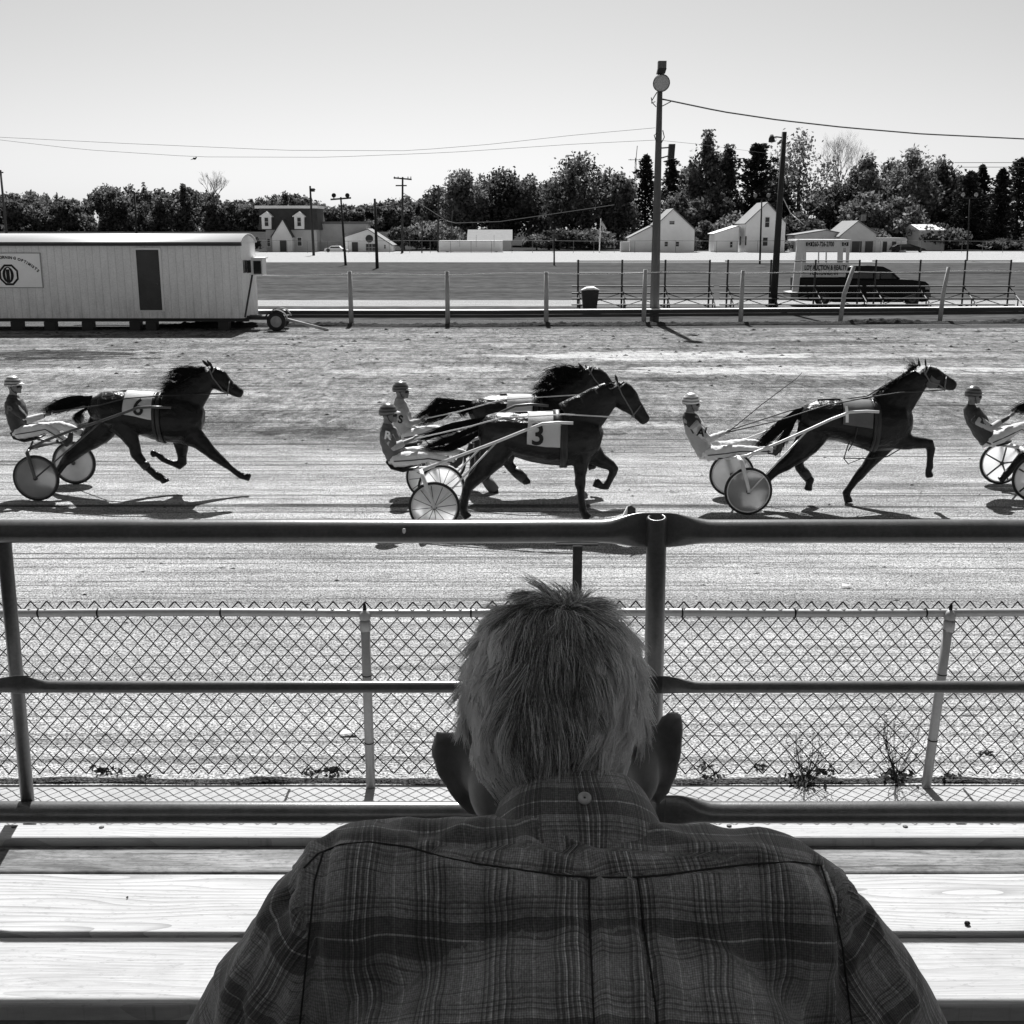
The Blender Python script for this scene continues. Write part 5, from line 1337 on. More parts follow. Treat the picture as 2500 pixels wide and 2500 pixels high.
def build_horse(label, T_, Y, body, neck, head, legs, ears, tail, mane, cloth=None, number=None, coat=None, seed=1, voxel=.016, numscale=1, blinkers=True):
    coat = coat or M_HIDE
    mid = WP(T_, body[len(body) // 2][0], body[len(body) // 2][1], Y)
    t = thing('horse', (mid.x, Y, 0), label, 'horse', 'trotting horses in harness')
    mb = MB()
    secs = chain(mb, T_, Y, body, seg=22)
    chain(mb, T_, Y, neck, .62, 18)
    chain(mb, T_, Y, head, .62, 16)
    for pts, off in legs: chain(mb, T_, Y, pts, .82, 12, off)
    for e in ears:
        c0 = WP(T_, e[0][0], e[0][1], Y + e[2]); c1 = WP(T_, e[1][0], e[1][1], Y + e[2]); m = c0.lerp(c1, .45)
        mb.loft([(c0, .022, .02), (m, .026, .022), (c1, .006, .006)], 8)
    me = fuse(mb, voxel, 3, .5, 'body')
    # soft muscle relief
    displace(me, lambda c: mnoise.noise(Vector(c) * 3.3 + Vector((seed, 0, 0))) * .012 + mnoise.noise(Vector(c) * 8 + Vector((0, seed, 0))) * .007)
    link('body', me, coat, t)
    rs = np.random.RandomState(seed)
    if tail:
        mb = MB()
        for r0, r1, paths, n, sp in tail: hair(mb, T_, Y, r0, r1, paths, n, rs, .007, 7, sp)
        mb.build('tail', M_HAIR, t, fixn=False)
    if mane:
        mb = MB()
        for r0, r1, paths, n, sp in mane: hair(mb, T_, Y - .02, r0, r1, paths, n, rs, .005, 15, sp * 1.3)
        mb.build('mane', M_HAIR, t, fixn=False)
    # section lookup for things strapped on the barrel
    secs = [(Vector(c), a, b) for c, a, b in secs]
    def sec_at(x):
        for (c0, a0, b0), (c1, a1, b1) in zip(secs[:-1], secs[1:]):
            if c0.x <= x <= c1.x:
                f = (x - c0.x) / (c1.x - c0.x); return c0.lerp(c1, f), a0 + (a1 - a0) * f, b0 + (b1 - b0) * f
        return secs[-1] if x > secs[-1][0].x else secs[0]
    def wrap(x, ang, off=.02):
        c, a, b = sec_at(x); return Vector((x, c.y - math.sin(ang) * (b + off), c.z + math.cos(ang) * (a + off)))
    def surf_y(x, z, off=.02):
        c, a, b = sec_at(x); q = (z - c.z) / (a + off); return c.y - (b + off) * math.sqrt(max(0.02, 1 - q * q))
    if cloth:
        x0, x1, zlo, mat = cloth
        xa = WP(T_, x0, 500, Y).x; xb = WP(T_, x1, 500, Y).x
        c, a, b = sec_at((xa + xb) / 2); zl = WP(T_, x0, zlo, Y - .25).z
        amax = math.acos(max(-1, min(1, (zl - c.z) / (a + .02))))
        mb = MB(); vs_ = []; na, nx = 26, 12
        for i in range(na + 1):
            an = -amax + 2 * amax * i / na
            for j in range(nx + 1):
                xx = xa + (xb - xa) * j / nx
                vs_.append(wrap(xx + .01 * math.sin(an * 3), an, .024 + .004 * mnoise.noise((xx * 9, an * 3, seed))))
        fs = [(i * (nx + 1) + j, i * (nx + 1) + j + 1, (i + 1) * (nx + 1) + j + 1, (i + 1) * (nx + 1) + j) for i in range(na) for j in range(nx)]
        mb.add(vs_, fs); cl = mb.build('saddle_cloth', mat, t, True)
        sm = cl.modifiers.new('s', 'SOLIDIFY'); sm.thickness = .006
        if number:
            ch, nx_, ny_, size, nm = number
            m2 = text_mesh(ch, size, .0, bold=size * .02)
            pc = WP(T_, nx_, ny_, Y - .25)
            bm = bmesh.new(); bm.from_mesh(m2); bmesh.ops.triangulate(bm, faces=bm.faces)
            bmesh.ops.subdivide_edges(bm, edges=bm.edges, cuts=3, use_grid_fill=True); bm.to_mesh(m2); bm.free()
            for v in m2.vertices:
                X = pc.x + v.co.x; Z = pc.z + v.co.z; v.co = Vector((X, surf_y(X, Z, .024) - .012, Z))
            link('number', m2, nm, cl)
    def strap(name, x, w_, a0=-PI, a1=PI, off=.026, slant=0):
        xx = WP(T_, x, 500, Y).x; mb = MB(); n = 30; vs_ = []
        for i in range(n + 1):
            an = a0 + (a1 - a0) * i / n
            for d in (-w_, w_): vs_.append(wrap(xx + d + slant * math.cos(an), an, off))
        mb.add(vs_, [(2 * i, 2 * i + 1, 2 * i + 3, 2 * i + 2) for i in range(n)])
        o = mb.build(name, M_LEATHER, t, True); s_ = o.modifiers.new('s', 'SOLIDIFY'); s_.thickness = .01; return o
    return t, wrap, surf_y, strap

def line_part(name, parent, T_, pts, r, mat=None, Y=None):
    """a strap or rein through traced points, each with its own depth"""
    mb = MB(); mb.tube([WP(T_, q[0], q[1], q[2]) for q in pts], r, 5); return mb.build(name, mat or M_LEATHER, parent)

# ---- horse A, the leftmost
YA = 18.05
hA, wrA, syA, stA = build_horse('rearmost dark horse at full stretch with flying mane, leftmost of the trotters', TA, YA,
  [(655, 500, 60, .10), (700, 478, 105, .20), (760, 468, 130, .27), (830, 470, 137, .28), (910, 480, 140, .27), (1000, 495, 148, .27), (1100, 518, 166, .28), (1200, 530, 176, .28), (1290, 532, 178, .26), (1370, 530, 165, .23), (1425, 535, 120, .18), (1455, 540, 70, .12)],
  [(1270, 450, 150, .17), (1350, 385, 128, .13), (1415, 315, 104, .11), (1465, 260, 82, .095), (1505, 225, 68, .085)],
  [(1488, 198, 50, .075), (1530, 230, 74, .10), (1570, 262, 78, .105), (1612, 292, 62, .085), (1655, 318, 46, .07), (1692, 340, 40, .062), (1718, 354, 36, .058), (1733, 362, 22, .04)],
  [([(1350, 640, 95, .13), (1430, 700, 62, .09), (1500, 765, 45), (1560, 815, 38), (1590, 838, 34), (1635, 875, 24), (1690, 918, 22), (1722, 938, 26), (1745, 950, 20), (1775, 950, 30), (1790, 955, 22)], -.10),
   ([(1290, 660, 75, .10), (1298, 740, 46), (1302, 800, 36), (1305, 850, 36), (1285, 868, 30), (1230, 850, 21), (1170, 825, 20), (1140, 800, 25), (1118, 785, 18), (1098, 785, 30), (1080, 790, 24)], .12),
   ([(760, 540, 120, .14), (690, 650, 95, .12), (620, 710, 64, .09), (555, 760, 50), (500, 805, 46), (455, 850, 30), (425, 895, 26), (400, 930, 28), (380, 960, 22), (360, 975, 32)], .12),
   ([(860, 560, 110, .13), (930, 660, 62, .09), (962, 730, 42), (975, 790, 42), (1005, 830, 36), (1050, 880, 27), (1100, 925, 26), (1135, 948, 30), (1160, 962, 24), (1180, 978, 34), (1185, 990, 34)], -.12)],
  [((1490, 160), (1440, 108), .05), ((1512, 160), (1476, 112), -.05)],
  [((660, 370), (640, 470), [[(600, 380), (520, 385), (430, 415), (330, 475)], [(590, 400), (500, 410), (420, 450), (350, 480)], [(600, 430), (520, 440), (440, 470), (400, 490)], [(600, 470), (560, 500), (540, 520), (580, 570)]], 620, .05)],
  [((1190, 330), (1470, 165), [[(1185, 330), (1165, 350), (1145, 358)], [(1230, 290), (1190, 300), (1150, 305)], [(1290, 230), (1220, 250), (1165, 270)], [(1330, 205), (1260, 200), (1195, 240)], [(1370, 185), (1290, 182), (1215, 205)], [(1400, 185), (1330, 180), (1250, 195)], [(1450, 175), (1400, 182), (1370, 190)]], 560, .05),
   ((1240, 420), (1470, 230), [[(1200, 400), (1170, 410)], [(1300, 330), (1230, 330)], [(1350, 280), (1270, 280)], [(1420, 230), (1340, 220)]], 260, .10)],
  cloth=(922, 1135, 520, M_CLOTHW), number=('6', 990, 455, .34, M_INK), seed=1)
stA('girth', 1160, .03); stA('back_strap', 1130, .02)
# ---- horse B2, behind number three
YB2 = 18.15
hB2, wr2, sy2, st2 = build_horse('dark horse with wild black mane hidden behind the horse with number 3', TB, YB2,
  [(665, 470, 50, .10), (700, 455, 90, .20), (760, 450, 112, .27), (840, 455, 122, .28), (930, 465, 130, .27), (1030, 475, 140, .27), (1130, 490, 152, .28), (1230, 500, 158, .27), (1320, 505, 150, .24), (1380, 510, 105, .18), (1405, 515, 60, .10)],
  [(1240, 420, 130, .17), (1310, 350, 112, .13), (1370, 290, 95, .11), (1430, 235, 75, .095), (1470, 205, 62, .085)],
  [(1430, 180, 48, .075), (1475, 205, 66, .10), (1515, 240, 68, .10), (1555, 275, 55, .085), (1595, 310, 42, .07), (1630, 340, 36, .06), (1655, 358, 30, .05)],
  [([(1300, 600, 80, .11), (1375, 700, 48), (1390, 800, 34), (1388, 880, 26), (1392, 950, 24), (1405, 975, 26), (1420, 990, 30)], .10),
   ([(1310, 590, 75, .10), (1420, 660, 46), (1490, 700, 34), (1490, 760, 24), (1470, 800, 22), (1440, 800, 28)], -.10),
   ([(780, 540, 105, .14), (760, 640, 80, .11), (745, 730, 55), (735, 800, 42), (750, 850, 36), (785, 905, 30), (825, 965, 30), (830, 985, 24), (815, 1010, 30), (818, 1025, 30)], -.12),
   ([(770, 540, 110, .14), (720, 640, 75, .10), (705, 730, 50), (700, 800, 40), (690, 850, 34), (660, 900, 24), (635, 940, 22), (625, 960, 26)], .12)],
  [((1405, 170), (1366, 113), -.05), ((1440, 170), (1412, 130), .05)],
  [((690, 375), (670, 440), [[(600, 372), (520, 375), (480, 362), (430, 410), (350, 470)], [(600, 390), (520, 400), (460, 400), (400, 450), (340, 490)], [(600, 420), (520, 430), (470, 450), (420, 500), (360, 520)], [(640, 440), (600, 445), (620, 470)]], 620, .05)],
  [((1130, 330), (1420, 170), [[(1110, 340), (1120, 345)], [(1150, 270), (1110, 290), (1085, 300)], [(1190, 220), (1150, 250), (1110, 280)], [(1230, 170), (1180, 200), (1130, 250)], [(1290, 160), (1230, 180), (1190, 200)], [(1340, 165), (1280, 160), (1220, 180)], [(1400, 165), (1370, 165), (1340, 170)]], 650, .06),
   ((1200, 400), (1430, 230), [[(1150, 340), (1110, 330)], [(1250, 280), (1180, 260)], [(1310, 240), (1230, 220)], [(1380, 200), (1300, 190)]], 350, .10)],
  cloth=(905, 1070, 520, M_CLOTHW), seed=2)
st2('girth', 1095, .03); st2('back_strap', 1130, .02)
# ---- horse B3
YB3 = 16.15
hB3, wr3, sy3, st3 = build_horse('bay horse wearing a large white cloth with black number 3, nearest the rail', TB, YB3,
  [(722, 560, 60, .10), (760, 562, 100, .20), (820, 575, 128, .27), (900, 585, 140, .29), (980, 597, 148, .28), (1070, 612, 160, .28), (1160, 622, 172, .29), (1260, 625, 176, .29), (1350, 625, 172, .27), (1430, 625, 158, .24), (1490, 632, 118, .19), (1522, 640, 70, .12)],
  [(1330, 520, 160, .18), (1410, 465, 145, .14), (1480, 405, 122, .12), (1545, 350, 98, .10), (1595, 312, 80, .09)],
  [(1622, 268, 55, .08), (1655, 315, 82, .10), (1692, 362, 84, .105), (1730, 405, 66, .09), (1764, 442, 52, .075), (1790, 475, 44, .066), (1810, 500, 38, .06), (1820, 512, 24, .04)],
  [([(1400, 690, 100, .13), (1392, 780, 52, .08), (1386, 860, 36), (1385, 920, 36), (1388, 960, 28), (1395, 1030, 24), (1402, 1085, 28), (1412, 1110, 24), (1428, 1132, 30), (1440, 1145, 34)], -.10),
   ([(1450, 700, 85, .11), (1520, 765, 50), (1585, 795, 36), (1605, 820, 35), (1598, 850, 28), (1575, 900, 23), (1555, 935, 27), (1530, 935, 20), (1500, 915, 32), (1478, 905, 30)], .12),
   ([(850, 640, 128, .15), (810, 740, 98, .13), (765, 810, 66, .09), (715, 865, 52), (670, 905, 46), (645, 955, 34), (630, 1020, 28), (618, 1080, 30), (622, 1105, 26), (640, 1125, 32), (650, 1140, 34)], -.12),
   ([(890, 640, 110, .13), (900, 720, 68), (915, 785, 36), (945, 820, 34), (985, 855, 28), (1015, 880, 28), (1040, 905, 26), (1042, 915, 24)], .14)],
  [((1630, 250), (1612, 192), -.05), ((1660, 262), (1700, 248), .05)],
  [((790, 470), (735, 560), [[(680, 500), (560, 530), (460, 570), (400, 600)], [(680, 520), (560, 550), (450, 590), (380, 620)], [(690, 560), (600, 590), (500, 640), (400, 655)], [(700, 600), (640, 640), (560, 670), (430, 680)]], 800, .05)],
  [((1290, 430), (1620, 245), [[(1270, 440), (1290, 450)], [(1330, 395), (1360, 400)], [(1400, 345), (1420, 370)], [(1480, 300), (1500, 330)], [(1570, 265), (1590, 300)]], 200, .05)],
  cloth=(1040, 1255, 668, M_CLOTHW), number=('3', 1108, 597, .40, M_INK), coat=M_HIDE_B, seed=3)
st3('girth', 1285, .035); st3('back_strap', 1262, .02)
# ---- horse C
YC = 17.15
hC, wrC, syC, stC = build_horse('dark horse trotting upright with high head and grey hood, right of the whip', TC, YC,
  [(755, 395, 45, .10), (785, 395, 78, .20), (830, 395, 100, .26), (890, 398, 107, .28), (960, 402, 108, .27), (1030, 412, 114, .27), (1100, 422, 128, .28), (1170, 428, 134, .28), (1240, 428, 130, .27), (1290, 425, 112, .22), (1325, 430, 75, .15), (1340, 432, 40, .09)],
  [(1200, 370, 105, .17), (1265, 305, 95, .13), (1320, 245, 80, .11), (1365, 198, 64, .095), (1395, 170, 54, .085)],
  [(1402, 135, 34, .07), (1428, 165, 56, .095), (1460, 180, 56, .10), (1495, 192, 44, .08), (1525, 205, 34, .065), (1548, 215, 32, .06), (1566, 222, 26, .05), (1574, 226, 16, .03)],
  [([(835, 450, 95, .14), (790, 530, 68, .10), (740, 585, 46), (690, 625, 38), (655, 645, 36), (625, 670, 26), (595, 700, 22), (575, 725, 24), (560, 745, 26)], -.12),
   ([(850, 450, 80, .12), (800, 540, 45), (770, 590, 32), (745, 615, 31), (760, 650, 24), (790, 690, 22), (812, 715, 24), (805, 738, 18), (800, 760, 24), (798, 768, 22)], .12),
   ([(1210, 500, 70, .11), (1150, 590, 38), (1110, 640, 30), (1075, 680, 28), (1045, 715, 22), (1012, 760, 19), (1000, 782, 22), (1003, 800, 18), (1010, 818, 22), (1012, 830, 24)], .12),
   ([(1270, 490, 65, .10), (1340, 518, 38), (1400, 520, 30), (1436, 524, 28), (1443, 550, 24), (1440, 600, 18), (1438, 645, 20), (1432, 665, 17), (1436, 685, 22), (1438, 698, 20)], -.10)],
  [((1388, 120), (1374, 60), .05), ((1418, 120), (1411, 58), -.05)],
  [((775, 330), (755, 400), [[(740, 350), (690, 390), (640, 430), (590, 480), (560, 520)], [(740, 370), (700, 410), (650, 450), (600, 500), (570, 520)], [(735, 380), (710, 420), (690, 460), (660, 500), (655, 560)]], 620, .04)],
  [((1140, 265), (1380, 110), [[(1150, 275), (1170, 290)], [(1200, 245), (1220, 265)], [(1260, 200), (1275, 230)], [(1320, 150), (1335, 180)], [(1360, 120), (1345, 108), (1325, 105)]], 260, .04)],
  cloth=(952, 1106, 430, M_CLOTHG), number=('1', 1002, 372, .32, M_TRIM), seed=4)
stC('girth', 1135, .035); stC('back_strap', 1118, .02)

# bridles, blinkers and reins
def bridle(parent, T_, Y, pts_cheek, nose, brow, eye, w=.10):
    mb = MB()
    for s_ in (-1, 1):
        mb.tube([WP(T_, x, y, Y + s_ * (w + .012)) for x, y in pts_cheek], .010, 5)
    for loop in (nose, brow):
        (x0, y0), (x1, y1) = loop; n = 14
        c = ((x0 + x1) / 2, (y0 + y1) / 2)
        pts = [WP(T_, c[0] + (x0 - c[0]) * math.cos(2 * PI * i / n), c[1] + (y0 - c[1]) * math.cos(2 * PI * i / n), Y + (w + .01) * math.sin(2 * PI * i / n)) for i in range(n + 1)]
        mb.tube(pts, .010, 5, lat=(1, 0, 0))
    return mb.build('bridle', M_STEEL, parent)
bridle(hA, TA, YA, [(1490, 165), (1520, 240), (1590, 330), (1635, 355)], ((1640, 262), (1625, 365)), ((1545, 160), (1500, 225)), None)
bridle(hB3, TB, YB3, [(1625, 250), (1660, 330), (1725, 440), (1740, 480)], ((1785, 400), (1715, 490)), ((1690, 250), (1625, 300)), None)
bridle(hB2, TB, YB2, [(1440, 165), (1480, 230), (1540, 300), (1560, 320)], ((1590, 280), (1550, 340)), ((1475, 150), (1440, 210)), None)
bridle(hC, TC, YC, [(1400, 130), (1440, 200), (1490, 215), (1520, 240)], ((1525, 168), (1515, 245)), ((1440, 110), (1408, 170)), None)
# grey hood with dark straps on horse C
mb = MB(); chain(mb, TC, YC, [(1425, 178, 46, .108), (1450, 190, 45, .112), (1478, 196, 34, .10)], seg=14); mb.build('hood', M_CLOTHG, hC, True)
for (h_, T_, Y, hand, mid, mouth) in ((hA, TA, YA, (335, 487), [(700, 440), (900, 388), (1120, 372)], (1630, 352)), (hB3, TB, YB3, (300, 622), [(660, 540), (880, 480), (1050, 475), (1280, 460)], (1740, 485)),
                                     (hB2, TB, YB2, (360, 490), [(600, 440), (780, 390), (900, 362)], (1560, 320)), (hC, TC, YC, (385, 460), [(650, 400), (900, 320), (1110, 280), (1280, 255)], (1510, 240))):
    for s_ in (-1, 1):
        if h_ is hC and s_ == 1:
            pts = [(hand[0], hand[1] - 8, Y + .02), (700, 350, Y + .1), (960, 293, Y + .15), (1110, 272, Y + .14), (1300, 155, Y + .12), (1380, 105, Y + .1)]
        else:
            pts = [(hand[0], hand[1], Y + s_ * .06)] + [(x, y - (8 if s_ > 0 else 0), Y + s_ * (.30 if i < len(mid) - 1 else .25)) for i, (x, y) in enumerate(mid)] + [(mouth[0], mouth[1], Y + s_ * .08)]
        line_part('rein', h_, T_, pts, .010, M_SHAFTW if (h_ in (hB2, hB3) and s_ < 0) else M_LEATHER)
# braided crupper along the spine and collar gear
for h_, T_, Y, pts in ((hA, TA, YA, [(760, 345), (900, 333), (960, 342), (1060, 348), (1140, 352), (1180, 355)]), (hB3, TB, YB3, [(860, 455), (1000, 447), (1120, 446), (1240, 440), (1300, 430)]), (hC, TC, YC, [(850, 292), (940, 288), (1030, 292), (1110, 283), (1140, 270), (1250, 190), (1350, 125)]), (hB2, TB, YB2, [(860, 330), (1000, 328), (1080, 328), (1110, 320)])):
    line_part('back_rein', h_, T_, [(x, y, Y) for x, y in pts], .014)
# hobble straps and boots on horse C and B3
line_part('hobble_strap', hC, TC, [(985, 598, YC - .2), (1120, 600, YC - .1), (1215, 590, YC - .1), (1300, 540, YC - .15)], .009)
line_part('hobble_hanger', hC, TC, [(1020, 500, YC - .24), (1000, 560, YC - .24), (988, 600, YC - .22), (1010, 628, YC - .1), (1090, 595, YC + .1)], .009)
line_part('hobble_hanger', hC, TC, [(1060, 440, YC - .30), (1045, 500, YC - .28), (1010, 560, YC - .25)], .009)
for h_, T_, Y, a, b, r in ((hB3, TB, YB3 + .14, (950, 825), (1020, 885), 32), (hB2, TB, YB2 - .12, (770, 885), (825, 962), 35), (hC, TC, YC + .12, (765, 655), (800, 700), 25), (hA, TA, YA - .12, (1020, 848), (1055, 885), 31)):
    mb = MB(); s_ = WS(T_, a[0], a[1], Y); p, q = WP(T_, *a, Y), WP(T_, *b, Y)
    mb.loft([(p, r * s_, r * s_ * .9), (p.lerp(q, .5), r * s_ * 1.1, r * s_), (q, r * s_, r * s_ * .95)], 12); mb.build('leg_boot', M_CLOTHG if h_ is hB2 else M_LEATHER, h_, True)
# pale sheepskin pad of horse B3
mb = MB(); c = [wr3(WP(TB, 1205 + k * 12, 500, YB3).x, .05, .06) for k in range(3)]
st3('saddle_pad', 1235, .06, -.75, .75, .045)

# ---- sulkies
def wheel(parent, c, r, style, T_=None):
    c = Vector(c); n = 40
    tyre = MB().lathe(c, (0, 1, 0), [(r - .035, -.018), (r - .01, -.022), (r, -.008), (r, .008), (r - .01, .022), (r - .035, .018)] + [(r - .035, -.018)], 48)
    w_ = tyre.build('wheel', M_RUBBER, parent, True)
    MB().lathe(c, (0, 1, 0), [(r - .036, -.017), (r - .036, .017), (r - .052, .014), (r - .052, -.014), (r - .036, -.017)], 48).build('rim', M_SHAFTW if style != 'dark' else M_STEEL, w_, True)
    MB().lathe(c, (0, 1, 0), [(.001, -.05), (.03, -.05), (.034, -.03), (.034, .03), (.03, .05), (.001, .05)], 16).build('hub', M_SHAFTD, w_, True)
    t_disc = {'spokes': M_DISCW, 'disc': M_DISCG, 'dark': M_DISCD, 'five': M_DISCW}[style]
    for s_ in (-1, 1):
        MB().lathe(c, (0, 1, 0), [(.03, s_ * .026), (r * .55, s_ * .016), (r - .05, s_ * .006)], 48).build('disc_cover', t_disc, w_, True)
    if style in ('spokes', 'five'):
        m = 12 if style == 'spokes' else 5; mb = MB()
        for k in range(m):
            a = 2 * PI * k / m + .12; d = Vector((math.cos(a), 0, math.sin(a)))
            mb.tube([c + d * .03 + Vector((0, -.036, 0)), c + d * (r - .05) + Vector((0, -.016, 0))], .0045 if m == 12 else .014, 5)
        mb.build('spokes', M_BLACK if m == 12 else M_SHAFTD, w_)
    return w_
def disc_mat(name, v, tr, rings=False):
    t = NT(name, .35)
    n = t.noise(t.coord(), 3, 4, .6)
    col = t.rng(n, .3, .7, v * .85, v * 1.1); t.color(col)
    tl = t.new('ShaderNodeBsdfTranslucent'); t.l.new(col, tl.inputs[0])
    mx = t.new('ShaderNodeMixShader'); mx.inputs[0].default_value = tr
    t.l.new(t.b.outputs[0], mx.inputs[1]); t.l.new(tl.outputs[0], mx.inputs[2]); t.l.new(mx.outputs[0], t.out.inputs[0]); return t.m
M_DISCW = disc_mat('white_disc', .80, .75); M_DISCG = disc_mat('grey_disc', .42, .7); M_DISCD = disc_mat('dark_disc', .40, .6)

def sulky(label, T_, Y, near, far, r, arch_near, arch_far, shaft, stay, seat, style, mat, Yn, Yf, arch_r=.028, rimstyle=None):
    """near/far: traced hubs; shaft: traced polyline of the near shaft from the arch to the girth"""
    s0 = WP(T_, seat[0], seat[1], Y)
    t = thing('sulky', (s0.x, Y, 0), label, 'sulky', 'two-wheeled racing sulkies')
    cn, cf = WP(T_, near[0], near[1], Yn), WP(T_, far[0], far[1], Yf)
    cn.z = r + .004; cf.z = r + .004
    wheel(t, cn, r, style); wheel(t, cf, r, style)
    an, af = WP(T_, arch_near[0], arch_near[1], Yn + .10), WP(T_, arch_far[0], arch_far[1], Yf - .10)
    for c_, a_, s_ in ((cn, an, -1), (cf, af, 1)):
        mb = MB(); top = a_ + Vector((0, 0, 0)); out = Vector((a_.x + (c_.x - a_.x) * .15, c_.y + s_ * .055, a_.z - .04))
        mb.loft([(top, arch_r * .9, arch_r), (out, arch_r * 1.1, arch_r), (c_ + Vector((0, s_ * .055, .02)), arch_r * .9, arch_r * .6), (c_ + Vector((0, s_ * .055, -.01)), arch_r * .9, arch_r * .6)], 10, (0, 1, 0)); mb.build('wheel_fork', mat, t, True)
    MB().tube([an, an.lerp(af, .5), af], .026, 10).build('arch_bar', mat, t, True)
    n = len(shaft)
    for s_ in (-1, 1):
        pts = []
        for i, (x, y) in enumerate(shaft):
            f = i / (n - 1); ys__ = (Yn + .12) * (1 - min(1, f * 1.6)) + (Y - .40) * min(1, f * 1.6)
            p = WP(T_, x, y, ys__)
            if s_ > 0: p = Vector((p.x, 2 * Y - p.y, p.z))
            pts.append(p)
        mb = MB(); mb.tube([an if s_ < 0 else af] + pts, .021, 10); mb.build('shaft', mat, t, True)
        i0 = min(n - 1, stay); st_ = pts[i0]
        c_ = cn if s_ < 0 else cf
        MB().tube([st_, st_.lerp(c_, .5) + Vector((0, s_ * .03, 0)), c_ + Vector((0, s_ * -.0, 0)) + Vector((0, s_ * .065, 0))], .0125, 8).build('stay', mat, t, True)
        MB().tube([pts[max(0, i0 - 1)] + Vector((0, -s_ * .0, -.01)), pts[max(0, i0 - 1)] + Vector((0, -s_ * .14, -.05))], .014, 6).build('foot_rest', M_STEEL, t)
    mb = MB(); mb.loft([(s0 + Vector((-.24, 0, .10)), .015, .12), (s0 + Vector((-.16, 0, .02)), .03, .19), (s0 + Vector((0, 0, -.02)), .032, .21), (s0 + Vector((.16, 0, .01)), .025, .17), (s0 + Vector((.24, 0, .04)), .012, .10)], 14); mb.build('seat', M_LEATHER, t, True)
    for s_ in (-1, 1): MB().tube([s0 + Vector((.1, s_ * .1, -.04)), (an if s_ < 0 else af)], .016, 6).build('seat_bracket', mat, t, True)
    return t
sA = sulky('sulky with grey disc wheels and dark shafts pulled by the leftmost horse', TA, YA, (258, 950), (530, 860), .355, (215, 745), (400, 700),
  [(310, 695), (520, 615), (735, 545), (890, 490), (985, 455), (1080, 450), (1222, 453)], 2, (205, 672), 'dark', M_SHAFTD, 17.45, 18.65)
sB3 = sulky('white-shafted sulky with dark spokes over white discs, pulled by the number 3 horse', TB, YB3, (430, 1065), (478, 955), .352, (345, 830), (420, 800),
  [(350, 822), (560, 745), (840, 640), (1000, 575), (1140, 522), (1240, 515), (1340, 518)], 2, (230, 808), 'spokes', M_SHAFTW, 15.55, 16.75)
sC = sulky('white-shafted sulky with plain pale grey disc wheels, under the driver with the whip', TC, YC, (487, 765), (400, 695), .350, (435, 592), (380, 580),
  [(480, 585), (640, 520), (800, 450), (920, 395), (1020, 357), (1110, 352), (1172, 356)], 2, (330, 580), 'disc', M_SHAFTW, 16.55, 17.75)
sB2 = sulky('sulky mostly hidden behind the white spoked wheels of the number 3 sulky', TB, YB2, (395, 900), (500, 850), .352, (330, 700), (430, 690),
  [(340, 700), (520, 620), (700, 540), (860, 450), (960, 405), (1060, 395), (1180, 405)], 2, (250, 660), 'spokes', M_SHAFTD, 17.55, 18.75)
YD = 18.05
sD = sulky('sulky with thick-spoked wheels cut by the right edge of the photo', TC, YD, (1990, 690), (1812, 630), .352, (1915, 545), (1830, 520),
  [(1960, 540), (2120, 480), (2280, 410), (2400, 360), (2500, 340)], 2, (1775, 515), 'five', M_SHAFTW, 17.45, 18.65)
# the fifth horse: only its tail tip reaches the photo
dx = (1600 + 1850 * .46584 - 350 * .34161) * mpp(1250, 1000, YA) + .16
hD = copy_tree(hA, None, (dx, 0, 0)); hD['label'] = 'leading horse whose black tail just reaches in at the right edge'

